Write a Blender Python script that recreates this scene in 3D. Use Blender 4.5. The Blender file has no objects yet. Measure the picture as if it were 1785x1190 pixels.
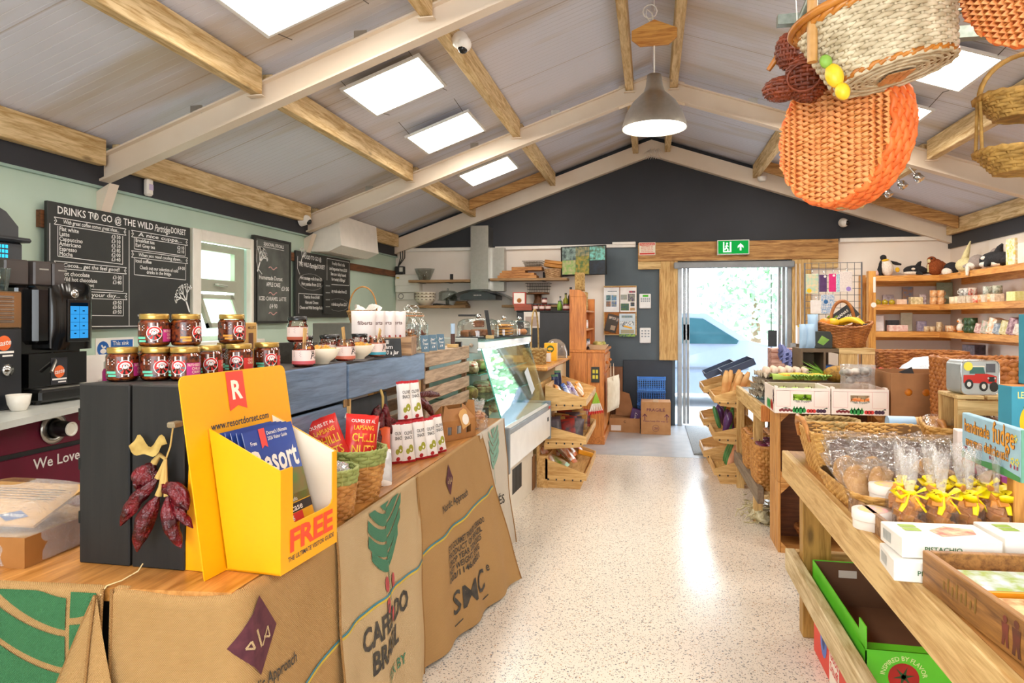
import bpy, bmesh, math, random
from math import sin, cos, pi, radians as rad, atan, sqrt
from mathutils import Matrix, Vector, noise as mnoise

# ------------------------------------------------------------------ camera, world, exposure
S = bpy.context.scene
COL = S.collection
cam_d = bpy.data.cameras.new('camera')
cam_d.sensor_width = 36.0
cam_d.lens = 1200 / 1785 * 36.0
cam_d.shift_y = -42 / 1785
cam_d.clip_start = 0.05
cam = bpy.data.objects.new('camera', cam_d)
cam.location = (0,0,1.39)
cam.rotation_euler = (rad(90),0, atan(243 / 1200))
COL.objects.link(cam)
S.camera = cam
w = bpy.data.worlds.new('sky')
S.world = w
w.use_nodes = True
w.node_tree.nodes['Background'].inputs[0].default_value = (0.86,0.94,1.0,1)
w.node_tree.nodes['Background'].inputs[1].default_value = 10.5
S.view_settings.view_transform = 'Standard'
S.view_settings.look = 'None'
S.view_settings.gamma = 1
S.view_settings.use_curve_mapping = False
S.view_settings.exposure = 0.14
LED = 21.0          # emission of the ceiling light panels
S.cycles.max_bounces = 10
S.cycles.diffuse_bounces = 6
S.cycles.transparent_max_bounces = 32
S.cycles.caustics_reflective = False
S.cycles.caustics_refractive = False
S.cycles.sample_clamp_indirect = 6.0

# ------------------------------------------------------------------ materials
def lin(h):
    if isinstance(h, str):
        h = h.lstrip('#')
        c = [int(h[i:i + 2],16) / 255 for i in (0,2,4)]
    else:
        c = [x / 255 for x in h]
    return tuple(x / 12.92 if x <= .04045 else ((x + .055) / 1.055) ** 2.4 for x in c) + (1,)

MATS = {}
def mk(name, col, rough=.6, kind='noise', col2=None, sc=9., bump=.0, metal=0., axis='x', emit=0., coat=0., amt=1., spec=.5):
    """procedural material; kind: noise | wood | weave | rib | terrazzo | glass | film | emit"""
    if name in MATS: return MATS[name]
    m = bpy.data.materials.new(name); MATS[name] = m
    m.use_nodes = True
    N = m.node_tree.nodes; L = m.node_tree.links
    b = N['Principled BSDF']
    b.inputs['Roughness'].default_value = rough
    b.inputs['Metallic'].default_value = metal
    b.inputs['Coat Weight'].default_value = coat
    b.inputs['Specular IOR Level'].default_value = spec
    c1 = lin(col); c2 = lin(col2) if col2 else tuple(x * .82 for x in c1[:3]) + (1,)
    tc = N.new('ShaderNodeTexCoord')
    out = N['Material Output']
    def node(t, **k):
        n = N.new('ShaderNode' + t)
        for a, v in k.items():
            if isinstance(a, str) and hasattr(n, a): setattr(n, a, v)
        return n
    def mixc(fac, A, B, bt='MIX'):
        n = node('Mix', data_type='RGBA', blend_type=bt)
        for i, x in ((0, fac),(6, A),(7, B)):
            if hasattr(x, 'is_output'): L.new(x, n.inputs[i])
            else: n.inputs[i].default_value = x
        return n.outputs[2]
    def math_(op, a, b_=0.):
        n = node('Math', operation=op)
        for i, x in ((0, a),(1, b_)):
            if hasattr(x, 'is_output'): L.new(x, n.inputs[i])
            else: n.inputs[i].default_value = x
        return n.outputs[0]
    def noise(vec, s, det=3, dist=0.):
        n = node('TexNoise'); L.new(vec, n.inputs['Vector'])
        n.inputs['Scale'].default_value = s; n.inputs['Detail'].default_value = det
        n.inputs['Distortion'].default_value = dist
        return n.outputs['Fac']
    def ramp(f, stops):
        n = node('ValToRGB'); L.new(f, n.inputs[0])
        e = n.color_ramp.elements
        while len(e) < len(stops): e.new(.5)
        for i, (p, c) in enumerate(stops): e[i].position = p; e[i].color = c
        return n.outputs[0]
    def mapped(scale):
        n = node('Mapping'); L.new(tc.outputs['Object'], n.inputs[0]); n.inputs['Scale'].default_value = scale
        return n.outputs[0]
    def setbump(h, st, dist=.01):
        n = node('Bump'); L.new(h, n.inputs['Height']); n.inputs['Strength'].default_value = st
        n.inputs['Distance'].default_value = dist
        L.new(n.outputs[0], b.inputs['Normal'])
    O = tc.outputs['Object']
    if kind == 'emit':
        e = node('Emission'); e.inputs[0].default_value = c1; e.inputs[1].default_value = emit
        L.new(e.outputs[0], out.inputs[0]); return m
    if kind in ('glass', 'film'):
        # thin clear sheet: see-through plus mirror reflection (film adds crinkles and a milky share)
        t = node('BsdfTransparent'); t.inputs[0].default_value = c1
        g = node('BsdfGlossy'); g.inputs['Roughness'].default_value = rough
        g.inputs[0].default_value = (1,1,1,1)
        fr = node('Fresnel'); fr.inputs[0].default_value = 1.45
        f = math_('ADD', math_('MULTIPLY', fr.outputs[0], amt),.03)
        mx = node('MixShader')
        L.new(f, mx.inputs[0]); L.new(t.outputs[0], mx.inputs[1]); L.new(g.outputs[0], mx.inputs[2])
        sh = mx.outputs[0]
        if kind == 'film':
            n = noise(O, sc, 2,1.5)
            bp = node('Bump'); L.new(n, bp.inputs['Height']); bp.inputs['Strength'].default_value = 1.; bp.inputs['Distance'].default_value = .02
            L.new(bp.outputs[0], g.inputs['Normal']); L.new(bp.outputs[0], fr.inputs['Normal'])
            d = node('BsdfDiffuse'); d.inputs[0].default_value = (1,1,1,1)
            m2 = node('MixShader'); m2.inputs[0].default_value = bump
            L.new(sh, m2.inputs[1]); L.new(d.outputs[0], m2.inputs[2]); sh = m2.outputs[0]
        elif bump:
            d = node('BsdfTranslucent'); d.inputs[0].default_value = c2
            m2 = node('MixShader'); m2.inputs[0].default_value = bump
            L.new(sh, m2.inputs[1]); L.new(d.outputs[0], m2.inputs[2]); sh = m2.outputs[0]
        L.new(sh, out.inputs[0]); return m
    if kind == 'wood':
        s = {'x': (1.1,13,13), 'y': (13,1.1,13), 'z': (13,13,1.1)}[axis]
        v = mapped(s)
        f1 = noise(v, sc * .35,5,.9); f2 = noise(v, sc * 1.9,2,.3)
        fac = math_('ADD', math_('MULTIPLY', f1,.75), math_('MULTIPLY', f2,.25))
        colr = ramp(fac, [(.36, c2),(.6, c1)])
        kv = node('TexVoronoi'); s2 = {'x': (.35,1,1), 'y': (1,.35,1), 'z': (1,1,.35)}[axis]
        L.new(mapped(s2), kv.inputs['Vector']); kv.inputs['Scale'].default_value = 4.5
        kf = ramp(kv.outputs['Distance'], [(.03,(1,1,1,1)),(.085,(0,0,0,1))])
        colr = mixc(math_('MULTIPLY', kf, .75), colr, tuple(x * .35 for x in c2[:3]) + (1,))
        L.new(colr, b.inputs['Base Color'])
        setbump(fac, bump or .12,.004)
        return m
    if kind == 'weave':
        sp = node('SeparateXYZ'); L.new(O, sp.inputs[0])
        u = math_('ADD', sp.outputs[0], sp.outputs[1])
        a_ = math_('SINE', math_('MULTIPLY', u, sc * 100)); c_ = math_('SINE', math_('MULTIPLY', sp.outputs[2], sc * 100))
        h = math_('MULTIPLY', a_, c_)
        n1 = noise(O, 7,4); n2 = noise(mapped((1,1,14)),40,2)
        f = math_('ADD', math_('MULTIPLY', n1,.5), math_('MULTIPLY', n2,.5))
        colr = mixc(f, c1, c2)
        colr = mixc(math_('MULTIPLY', math_('ADD', math_('MULTIPLY', h, .5),.5),.5), colr, tuple(x * .45 for x in c2[:3]) + (1,))
        L.new(colr, b.inputs['Base Color']); setbump(h, bump or .5,.003)
        return m
    if kind == 'rib':
        sp = node('SeparateXYZ'); L.new(O, sp.inputs[0])
        y = sp.outputs[1]
        fr = math_('FRACT', math_('MULTIPLY', y, 16.)); fj = math_('FRACT', math_('ADD', y, .35))
        ln = ramp(fr, [(.0,(1,1,1,1)),(.10,(0,0,0,1))]); lj = ramp(fj, [(.0,(1,1,1,1)),(.018,(0,0,0,1))])
        st = ramp(noise(mapped((.35,1.6,.35)),1.5,3), [(.52,(0,0,0,1)),(.72,(1,1,1,1))])
        colr = mixc(math_('MULTIPLY', st, .75), c1, lin('#b9a584'))
        colr = mixc(math_('MULTIPLY', ln, .6), colr, c2)
        colr = mixc(math_('MULTIPLY', lj, .75), colr, lin('#8f7350'))
        L.new(colr, b.inputs['Base Color'])
        setbump(math_('ADD', ln, math_('MULTIPLY', lj, 2.)),.35,-.01)
        return m
    if kind == 'terrazzo':
        base = mixc(noise(O, 1.3,4), c1, c2)
        for k, (s, cc, th) in enumerate([(120, '#6f6962', .20),(85, '#ad825c', .16),(75, '#4f5766', .16),(180, '#857d72', .22),(55, '#8f8d88', .16)]):
            v = node('TexVoronoi'); L.new(O, v.inputs['Vector']); v.inputs['Scale'].default_value = s
            sel = node('SeparateColor'); L.new(v.outputs['Color'], sel.inputs[0])
            on = math_('LESS_THAN', v.outputs['Distance'], math_('MULTIPLY', sel.outputs[1], th * 2.1))
            on = math_('MULTIPLY', on, math_('GREATER_THAN', sel.outputs[0],.45))
            base = mixc(math_('MULTIPLY', on, .85), base, lin(cc))
        L.new(base, b.inputs['Base Color'])
        rr = math_('ADD', math_('MULTIPLY', noise(O, 3,3),.12), rough - .06)
        L.new(rr, b.inputs['Roughness'])
        return m
    f = noise(O, sc, 4)
    f = ramp(f, [(.35,(0,0,0,1)),(.65,(1,1,1,1))])
    L.new(mixc(math_('MULTIPLY', f, amt), c1, c2), b.inputs['Base Color'])
    if bump: setbump(f, bump, .006)
    return m

def flat(col, rough=.55, **k):
    n = 'paint_' + (col if isinstance(col, str) else '%02x%02x%02x' % col).lstrip('#') + '_%d' % (rough * 100)
    c2 = tuple(int(x * .97) for x in ([int(col.lstrip('#')[i:i + 2],16) for i in (0,2,4)] if isinstance(col, str) else col))
    return mk(n, col, rough, col2=c2, **k)

# ------------------------------------------------------------------ mesh building
class MB:
    def __init__(s, mat=None, smooth=False):
        s.v = []; s.f = []; s.mi = []; s.sm = []; s.mats = []; s.cur = 0; s.smooth = smooth; s.xf = None
        if mat: s.use(mat)
    def use(s, mat):
        if mat not in s.mats: s.mats.append(mat)
        s.cur = s.mats.index(mat); return s
    def add(s, vs, fs, smooth=None):
        o = len(s.v)
        s.v += [tuple(s.xf @ Vector(v)) for v in vs] if s.xf else [tuple(v) for v in vs]
        for f in fs:
            s.f.append(tuple(i + o for i in f)); s.mi.append(s.cur); s.sm.append(s.smooth if smooth is None else smooth)
        return s
    def box(s, x0, x1, y0, y1, z0, z1, b=0.):
        if x0 > x1: x0, x1 = x1, x0
        if y0 > y1: y0, y1 = y1, y0
        if z0 > z1: z0, z1 = z1, z0
        if b <= 0:
            vs = [(x, y, z) for z in (z0, z1) for y in (y0, y1) for x in (x0, x1)]
            return s.add(vs, [(0,2,3,1),(4,5,7,6),(0,1,5,4),(2,6,7,3),(0,4,6,2),(1,3,7,5)], False)
        b = min(b, (x1 - x0) * .49,(y1 - y0) * .49,(z1 - z0) * .49)
        vs = []; ix = {}
        for i, X in enumerate(((x0, x1))):
            for j, Y in enumerate((y0, y1)):
                for k, Z in enumerate((z0, z1)):
                    sx, sy, sz = (1,-1)[i],(1,-1)[j],(1,-1)[k]
                    ix[i, j, k] = len(vs)
                    vs += [(X, Y + sy * b, Z + sz * b),(X + sx * b, Y, Z + sz * b),(X + sx * b, Y + sy * b, Z)]
        I = lambda i, j, k, a: ix[i, j, k] + a
        fs = []
        for a in range(3):
            for e in (0,1):
                q = []
                for p, r in ((0,0),(1,0),(1,1),(0,1)):
                    t = [p, r]; t.insert(a, e); q.append(I(*t, a))
                fs.append(q if e else q[::-1])
        for a in range(3):
            o = [x for x in range(3) if x != a]
            for p in (0,1):
                for r in (0,1):
                    t0 = [0,0,0]; t1 = [0,0,0]; t1[a] = 1
                    for t in (t0, t1): t[o[0]] = p; t[o[1]] = r
                    fs.append([I(*t0, o[0]), I(*t1, o[0]), I(*t1, o[1]), I(*t0, o[1])])
        for i in (0,1):
            for j in (0,1):
                for k in (0,1): fs.append([I(i, j, k, 0), I(i, j, k, 1), I(i, j, k, 2)])
        return s.add(vs, fs, False)
    def lathe(s, prof, c=(0,0,0), n=24, sx=1., sy=1., smooth=True, cap=True):
        vs = []; fs = []
        for r, z in prof:
            for i in range(n):
                a = 2 * pi * i / n
                vs.append((c[0] + r * cos(a) * sx, c[1] + r * sin(a) * sy, c[2] + z))
        for j in range(len(prof) - 1):
            for i in range(n):
                k = (i + 1) % n
                fs.append((j * n + i, j * n + k, (j + 1) * n + k, (j + 1) * n + i))
        s.add(vs, fs, smooth)
        if cap:
            if prof[0][0] > 1e-4: s.add(vs[:n], [tuple(range(n))[::-1]], False)
            if prof[-1][0] > 1e-4: s.add(vs[-n:], [tuple(range(n))], False)
        return s
    def tube(s, pts, r, n=6, closed=False, smooth=True, flatk=1., cap=True):
        pts = [Vector(p) for p in pts]; m = len(pts)
        rs = r if isinstance(r, (list, tuple)) else [r] * m
        vs = []; fs = []; up = None
        for i, p in enumerate(pts):
            a = pts[(i - 1) % m] if closed or i > 0 else p
            c = pts[(i + 1) % m] if closed or i < m - 1 else p
            d = (c - a)
            d = d.normalized() if d.length > 1e-9 else Vector((0,0,1))
            if up is None:
                up = Vector((0,0,1)) if abs(d.z) < .9 else Vector((1,0,0))
            up = (up - d * up.dot(d))
            up = up.normalized() if up.length > 1e-6 else d.orthogonal().normalized()
            sd = d.cross(up)
            for k in range(n):
                t = 2 * pi * k / n
                vs.append(p + (up * cos(t) * flatk + sd * sin(t)) * rs[i])
        for i in range(m if closed else m - 1):
            j = (i + 1) % m
            for k in range(n):
                l = (k + 1) % n
                fs.append((i * n + k, i * n + l, j * n + l, j * n + k))
        s.add(vs, fs, smooth)
        if cap and not closed:
            s.add(vs[:n], [tuple(range(n))[::-1]], False); s.add(vs[-n:], [tuple(range(n))], False)
        return s
    def cyl(s, p0, p1, r0, r1=None, n=16, smooth=True):
        return s.tube([p0, p1], [r0, r0 if r1 is None else r1], n, smooth=smooth)
    def prism(s, poly, o, ux, uy, d, smooth=False):
        """2-D outline in the frame (o, ux, uy), extruded along vector d"""
        o, ux, uy, d = Vector(o), Vector(ux), Vector(uy), Vector(d)
        n = len(poly)
        vs = [o + ux * a + uy * b for a, b in poly]; vs += [v + d for v in vs]
        fs = [tuple(range(n))[::-1], tuple(range(n, 2 * n))]
        s.add(vs, fs, False)
        return s.add(vs, [(i, (i + 1) % n, n + (i + 1) % n, n + i) for i in range(n)], smooth)
    def grid(s, fn, nu, nv, cu=False, cv=False, smooth=True):
        vs = [fn(i / (nu if cu else nu), j / (nv if cv else nv)) for j in range(nv if cv else nv + 1) for i in range(nu if cu else nu + 1)]
        W = nu if cu else nu + 1; Hh = nv if cv else nv + 1
        fs = []
        for j in range(nv):
            for i in range(nu):
                a, b_ = j % Hh, (j + 1) % Hh; c, d = i % W, (i + 1) % W
                fs.append((a * W + c, a * W + d, b_ * W + d, b_ * W + c))
        return s.add(vs, fs, smooth)
    def ell(s, c, r, nu=14, nv=9, rough=0., seed=0):
        if not isinstance(r, (tuple, list)): r = (r, r, r)
        def fn(u, v):
            a = 2 * pi * u; t = pi * (v - .5)
            d = Vector((cos(t) * cos(a), cos(t) * sin(a), sin(t)))
            k = 1 + (rough * mnoise.noise(d * 2.1 + Vector((seed * 3.7, seed, 0))) if rough else 0)
            return (c[0] + d.x * r[0] * k, c[1] + d.y * r[1] * k, c[2] + d.z * r[2] * k)
        return s.grid(fn, nu, nv, cu=True)
    def quad(s, a, b, c, d): return s.add([a, b, c, d], [(0,1,2,3)], False)
    def mesh(s, name):
        me = bpy.data.meshes.new(name)
        me.from_pydata(s.v, [], s.f)
        for m in s.mats: me.materials.append(m)
        me.polygons.foreach_set('material_index', s.mi)
        me.polygons.foreach_set('use_smooth', s.sm)
        me.update()
        return me
    def build(s, name, parent=None, label=None, cat=None, group=None, kind=None, loc=None, rot=None):
        o = bpy.data.objects.new(name, s.mesh(name)); COL.objects.link(o)
        if parent: o.parent = parent
        if loc is not None: o.location = loc
        if rot is not None: o.rotation_euler = rot if isinstance(rot, (tuple, list)) else (0,0, rot)
        tag(o, label, cat, group, kind)
        return o

def tag(o, label=None, cat=None, group=None, kind=None):
    for k, v in (('label', label),('category', cat),('group', group),('kind', kind)):
        if v: o[k] = v
    return o
def thing(name, label, cat, loc=(0,0,0), rot=0., group=None):
    o = bpy.data.objects.new(name, None); COL.objects.link(o)
    o.empty_display_size = .05
    o.location = loc; o.rotation_euler = rot if isinstance(rot, (tuple, list)) else (0,0, rot)
    return tag(o, label, cat, group)
def dup(o, loc=None, rot=None, label=None, group=None, parent=None, scale=None):
    c = o.copy(); COL.objects.link(c)
    if parent: c.parent = parent
    if loc is not None: c.location = loc
    if rot is not None: c.rotation_euler = rot if isinstance(rot, (tuple, list)) else (0,0, rot)
    if scale is not None: c.scale = scale if isinstance(scale, (tuple, list)) else (scale,) * 3
    if label: c['label'] = label
    if group: c['group'] = group
    for ch in list(o.children): dup(ch, parent=c)
    return c
def struct(mb, name, **k): return mb.build(name, kind='structure', **k)

# flat writing and printed marks: outlines are laid out in a 2-D frame and carried onto a surface by fn(x, y)
GLY = {}
def glyphs(txt, bold=0.):
    if (txt, bold) not in GLY:
        cu = bpy.data.curves.new('t', 'FONT'); cu.body = txt; cu.size = 1; cu.resolution_u = 2; cu.offset = bold
        ob = bpy.data.objects.new('t', cu)
        me = ob.to_mesh()
        vs = [(v.co.x, v.co.y) for v in me.vertices]; fs = [tuple(p.vertices) for p in me.polygons]
        ob.to_mesh_clear(); bpy.data.objects.remove(ob); bpy.data.curves.remove(cu)
        wd = max([x for x, y in vs] or [0])
        GLY[txt, bold] = (vs, fs, wd)
    return GLY[txt, bold]
def write(mb, fn, txt, x, y, size, align='l', width=None, shear=0., rot=0., arc=None, bold=.012):
    """add words to mb; fn maps (x,y) to a 3-D point; width squeezes the line to that length"""
    vs, fs, wd = glyphs(txt, bold)
    sx = size if width is None or wd == 0 else width / wd
    off = {'l': 0, 'c': -wd * sx / 2, 'r': -wd * sx}[align]
    out = []
    for a, b in vs:
        px_, py_ = a * sx + off + b * size * shear, b * size
        if arc:
            t = px_ / arc; px_, py_ = (arc + py_) * sin(t),(arc + py_) * cos(t) - arc
        if rot: px_, py_ = px_ * cos(rot) - py_ * sin(rot), px_ * sin(rot) + py_ * cos(rot)
        out.append(fn(x + px_, y + py_))
    return mb.add(out, fs, False)
def poly2(mb, fn, pts):
    return mb.add([fn(a, b) for a, b in pts], [tuple(range(len(pts)))], False)
def disc2(mb, fn, x, y, r, ry=None, n=16, a0=0., a1=2 * pi, r0=0.):
    ry = r if ry is None else ry
    k = n if a1 - a0 > 6.28 else n + 1
    A = [a0 + (a1 - a0) * i / n for i in range(k)]
    if r0 <= 0 and k == n: return poly2(mb, fn, [(x + r * cos(a), y + ry * sin(a)) for a in A])
    vs = [fn(x + r * cos(a), y + ry * sin(a)) for a in A] + [fn(x + r * r0 * cos(a), y + ry * r0 * sin(a)) for a in A]
    return mb.add(vs, [(i, (i + 1) % k, k + (i + 1) % k, k + i) for i in range(k if k == n else k - 1)], False)
def rect2(mb, fn, x0, y0, x1, y1): return poly2(mb, fn, [(x0, y0),(x1, y0),(x1, y1),(x0, y1)])
def line2(mb, fn, pts, w):
    for (a, b),(c, d) in zip(pts, pts[1:]):
        l = sqrt((c - a) ** 2 + (d - b) ** 2) or 1
        nx, ny = -(d - b) / l * w / 2,(c - a) / l * w / 2
        poly2(mb, fn, [(a - nx, b - ny),(c - nx, d - ny),(c + nx, d + ny),(a + nx, b + ny)])
def frame(o, ux, uy):
    o, ux, uy = Vector(o), Vector(ux), Vector(uy)
    return lambda x, y: o + ux * x + uy * y
R = random.Random(7)
Mx = Matrix
def TR(loc=(0,0,0), rz=0., rx=0., ry=0.):
    return Mx.Translation(loc) @ Mx.Rotation(rz, 4, 'Z') @ Mx.Rotation(ry, 4, 'Y') @ Mx.Rotation(rx, 4, 'X')
# ------------------------------------------------------------------ the building
PINE = mk('pine', '#d9a050', .45, 'wood', '#a8662a', axis='y')
PINEX = mk('pine_x', '#d9a050', .45, 'wood', '#a8662a', axis='x')
PINEZ = mk('pine_z', '#d9a050', .45, 'wood', '#a8662a', axis='z')
ROUGHY = mk('rough_timber', '#e0c696', .7, 'wood', '#b08c54', axis='y', bump=.3)
ROUGHX = mk('rough_timber_x', '#c89a5c', .65, 'wood', '#8a5a2b', axis='x', bump=.3)
PALEY = mk('pale_timber_y', '#ddbf86', .6, 'wood', '#b08a50', axis='y')
PALEX = mk('pale_timber_x', '#ddbf86', .6, 'wood', '#b08a50', axis='x')
PALEZ = mk('pale_timber_z', '#dcb878', .6, 'wood', '#ab7d3f', axis='z')
CREAM = mk('cream_paint', '#e6d8c6', .5, col2='#dccbb6', sc=2)
WHITE = flat('#f1ece4', .5)
DARK = mk('charcoal_paint', '#2a2c33', .6, col2='#25272d', sc=2)
SLATE = mk('slate_paint', '#56646c', .55, col2='#4d5a62', sc=2)
SAGE = mk('sage_paint', '#c4d8c8', .6, col2='#b8cfbd', sc=1.5)
WALLW = mk('white_wall', '#f0e7dc', .7, col2='#e8dccf', sc=1.5)
ROOF = mk('roof_panel', '#d6d7e2', .42, 'rib', '#a09a98')
TERR = mk('terrazzo', '#e8dfd1', .2, 'terrazzo', '#dfd3c3')
VINYL = mk('grey_vinyl', '#b9bcc0', .3, col2='#aab0b6', sc=6)
METAL = mk('brushed_steel', '#b9b6ae', .32, col2='#b2afa7', sc=30, metal=1.)
CHROME = mk('chrome', '#d8d8d8', .12, metal=1., sc=20)
ALU = mk('grey_aluminium', '#a3a6a8', .35, col2='#94989b', sc=10, metal=.5)
BLACK = mk('black_plastic', '#141414', .25, col2='#1b1b1c', sc=20)
BLACKM = mk('black_matt', '#2a2928', .6, col2='#232221', sc=14)
GLASS = mk('clear_glass', '#fafdfc', .02, 'glass', amt=.5)
YB, YF = -1.7,9.1
def roofz(x): return 3.74 - .35 * abs(x)

m = MB(TERR); m.box(-3.65,3.65, YB, 7.03,-.12,0); struct(m, 'floor')
m = MB(VINYL); m.box(-3.65,3.65,7.03, YF + .2,-.12,.002); struct(m, 'floor')
for sx in (-1,1):
    m = MB(ROOF)
    m.prism([(0,3.74),(3.75,3.74 - .35 * 3.75),(3.75,3.84 - .35 * 3.75),(0,3.84)],(0, YB, 0),(sx, 0,0),(0,0,1),(0, YF + .3 - YB, 0))
    struct(m, 'ceiling')
# left wall with its window opening
m = MB(SAGE)
wy0, wy1, wz0, wz1 = 4.78,5.50,1.24,2.03
m.box(-3.65,-3.5, YB, YF, -.12, wz0); m.box(-3.65,-3.5, YB, YF, wz1,2.5)
m.box(-3.65,-3.5, YB, wy0, wz0, wz1); m.box(-3.65,-3.5, wy1, YF, wz0, wz1)
struct(m, 'wall_left')
m = MB(DARK); m.box(-3.5,-3.475, YB, YF, 2.235,2.44); m.use(flat('#9fbbb0')); m.box(-3.5,-3.472, YB, YF, 2.22,2.236)
struct(m, 'trim_1')
# right wall
m = MB(WALLW); m.box(3.5,3.65, YB, YF, -.12,2.5); struct(m, 'wall_right')
m = MB(DARK); m.box(3.475,3.5, YB, YF, 2.21,2.44); struct(m, 'trim_2')
# back wall round the doorway
dx0, dx1, dz = .30,1.70,2.10
m = MB(WALLW)
m.box(-3.65,-.6, YF, YF + .16,-.12,2.33); m.box(dx1,3.65, YF, YF + .16,-.12,2.33)
m.use(SLATE); m.box(-.6, dx0, YF, YF + .16,-.12,2.33)
m.use(DARK); m.box(dx0, dx1, YF, YF + .16, dz, 2.33)
m.prism([(-3.6,2.33),(3.6,2.33),(3.6,2.47),(0,3.75),(-3.6,2.47)],(0, YF, 0),(1,0,0),(0,0,1),(0,.16,0))
struct(m, 'wall_back')
m = MB(WALLW)
m.box(-3.65,3.65, YB - .15, YB, -.12,.9); m.box(-3.65,-1.5, YB - .15, YB, .9,2.3); m.box(1.5,3.65, YB - .15, YB, .9,2.3)  # unseen opening behind the camera, added to let in sky light as fill
m.prism([(-3.65,2.3),(3.65,2.3),(3.65,2.47),(0,3.75),(-3.65,2.47)],(0, YB - .15,0),(1,0,0),(0,0,1),(0,.15,0))
struct(m, 'wall_front')
# conduit trims on the back wall, timber lintel and door posts
m = MB(WHITE)
m.box(-3.5,-2.37, YF - .04, YF, 2.30,2.345,.004); m.box(-2.07,-.2, YF - .04, YF, 2.30,2.345,.004)
m.box(-.5,-.2, YF - .06, YF, 2.335,2.37,.004)
struct(m, 'trim_3')
m = MB(WHITE); m.box(2.26,3.47, YF - .05, YF, 2.31,2.36,.005); struct(m, 'trim_4')
m = MB(ROUGHX); m.box(-.17,2.24, YF - .07, YF, 2.11,2.35,.004); struct(m, 'trim_5')
m = MB(PALEX); m.box(-.17,.12, YF - .06, YF, 2.01,2.11,.003); m.use(PALEZ); m.box(.10,.33, YF - .055, YF, .84,2.11,.003); struct(m, 'trim_6')
m = MB(PALEZ); m.box(1.71,1.93, YF - .06, YF, 0,2.11,.003); m.use(PALEX); m.box(1.93,2.24, YF - .05, YF, 2.0,2.11,.003); struct(m, 'trim_7')
# steel portal rafters with cleats, and the end frame against the gable
n_tr = 8
for yy in (3.85,6.55,9.04):
    for sx in (-1,1):
        m = MB(CREAM)
        a, h = .345,.17
        for (q0, q1, z0, z1) in ((-.045,.045,0,.014),(-.006,.006,.014, h - .012),(-.045,.045, h - .012, h)) if yy < 9 else ((-.05,.05,0,.2),):
            m.prism([(0,3.465 + z0),(3.5,3.465 - a * 3.5 + z0),(3.5,3.465 - a * 3.5 + z1),(0,3.465 + z1)],(0, yy + q0,0),(sx, 0,0),(0,0,1),(0, q1 - q0,0))
        if yy < 9:
            m.prism([(.0,3.44),(.0,3.66),(.3,3.555),(.3,3.34)],(0, yy - .02,0),(sx, 0,0),(0,0,1),(0,.012,0))
            m.prism([(3.4,2.25),(3.5,2.2),(3.5,2.05),(3.475,2.05)],(0, yy - .04,0),(sx, 0,0),(0,0,1),(0,.08,0))
            for xx in (.2,1.27,2.35): m.box(sx * (xx - .05), sx * (xx + .05), yy - .09, yy - .045,3.55 - .35 * xx, 3.556 - .35 * xx)
            m.use(METAL)
            for xx in (.9,1.7,2.8):
                z = 3.635 - a * xx; m.box(sx * (xx - .04), sx * (xx + .04), yy - .012, yy - .004, z, z + .05)
        struct(m, 'trim_%d' % n_tr); n_tr += 1
# timber purlins, one length per bay
for k, xx in enumerate((-3.44,-2.35,-1.27,-.2,.2,1.27,2.35,3.44)):
    for (y0, y1) in ((YB, 3.795),(3.905,6.495),(6.605,8.98)):
        m = MB(ROUGHY); t = roofz(xx); hw = .035 if abs(xx) < 3 else .03
        m.box(xx - hw, xx + hw, y0, y1, t - .178, t - .012,.004)
        struct(m, 'trim_%d' % n_tr); n_tr += 1
for sx in (-1,1):
    m = MB(ROUGHX)
    m.prism([(1.31, roofz(1.31) - .15),(2.31, roofz(2.31) - .15),(2.31, roofz(2.31) - .02),(1.31, roofz(1.31) - .02)],(0,8.62,0),(sx, 0,0),(0,0,1),(0,.05,0))
    m.prism([(2.39, roofz(2.39) - .15),(3.4, roofz(3.4) - .15),(3.4, roofz(3.4) - .02),(2.39, roofz(2.39) - .02)],(0,8.62,0),(sx, 0,0),(0,0,1),(0,.05,0)) if sx > 0 else None
    struct(m, 'trim_%d' % n_tr); n_tr += 1

# window in the left wall
fr = MB(flat('#e9e4d8', .45))
fr.box(-3.5,-3.45,4.70,4.80,1.16,2.08,.006); fr.box(-3.5,-3.45,5.48,5.58,1.16,2.08,.006)
fr.box(-3.5,-3.45,4.80,5.48,1.99,2.08,.006); fr.box(-3.5,-3.40,4.66,5.62,1.14,1.2,.006)
win = struct(fr, 'window_1')
g = MB(flat('#a9ab98', .45))
g.box(-3.6,-3.52,4.80,4.86,1.24,1.99); g.box(-3.6,-3.52,5.34,5.48,1.24,1.99); g.box(-3.6,-3.52,4.86,5.34,1.93,1.99)
g.box(-3.6,-3.50,4.86,5.34,1.60,1.70,.004)
g.build('casement_frame', win)
g = MB(flat('#a9ab98', .45))
A = Vector((-3.53,4.87,1.58)); dn = Vector((.10,0,-.27))
for (p, q, r_) in ((4.87,4.91,1),(5.29,5.33,1)): g.prism([(0,0),(q - p, 0),(q - p, 1),(0,1)],(-3.53, p, 1.58),(0,1,0), dn, (-.03,0,-.01))
g.prism([(0,0),(.46,0),(.46,.14),(0,.14)],(-3.53,4.87,1.58),(0,1,0), dn, (-.03,0,-.01)); g.prism([(0,.86),(.46,.86),(.46,1),(0,1)],(-3.53,4.87,1.58),(0,1,0), dn, (-.03,0,-.01))
g.build('opening_vent', win)
gl = mk('frosted_green_glass', '#dff2e2', .3, 'glass', '#e3f6e4', bump=.6)
p = MB(gl); p.box(-3.565,-3.56,4.86,5.34,1.70,1.93); p.prism([(0.04,.14),(.42,.14),(.42,.86),(.04,.86)],(-3.545,4.87,1.58),(0,1,0), dn, (-.004,0,0))
p.build('pane', win)
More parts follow.
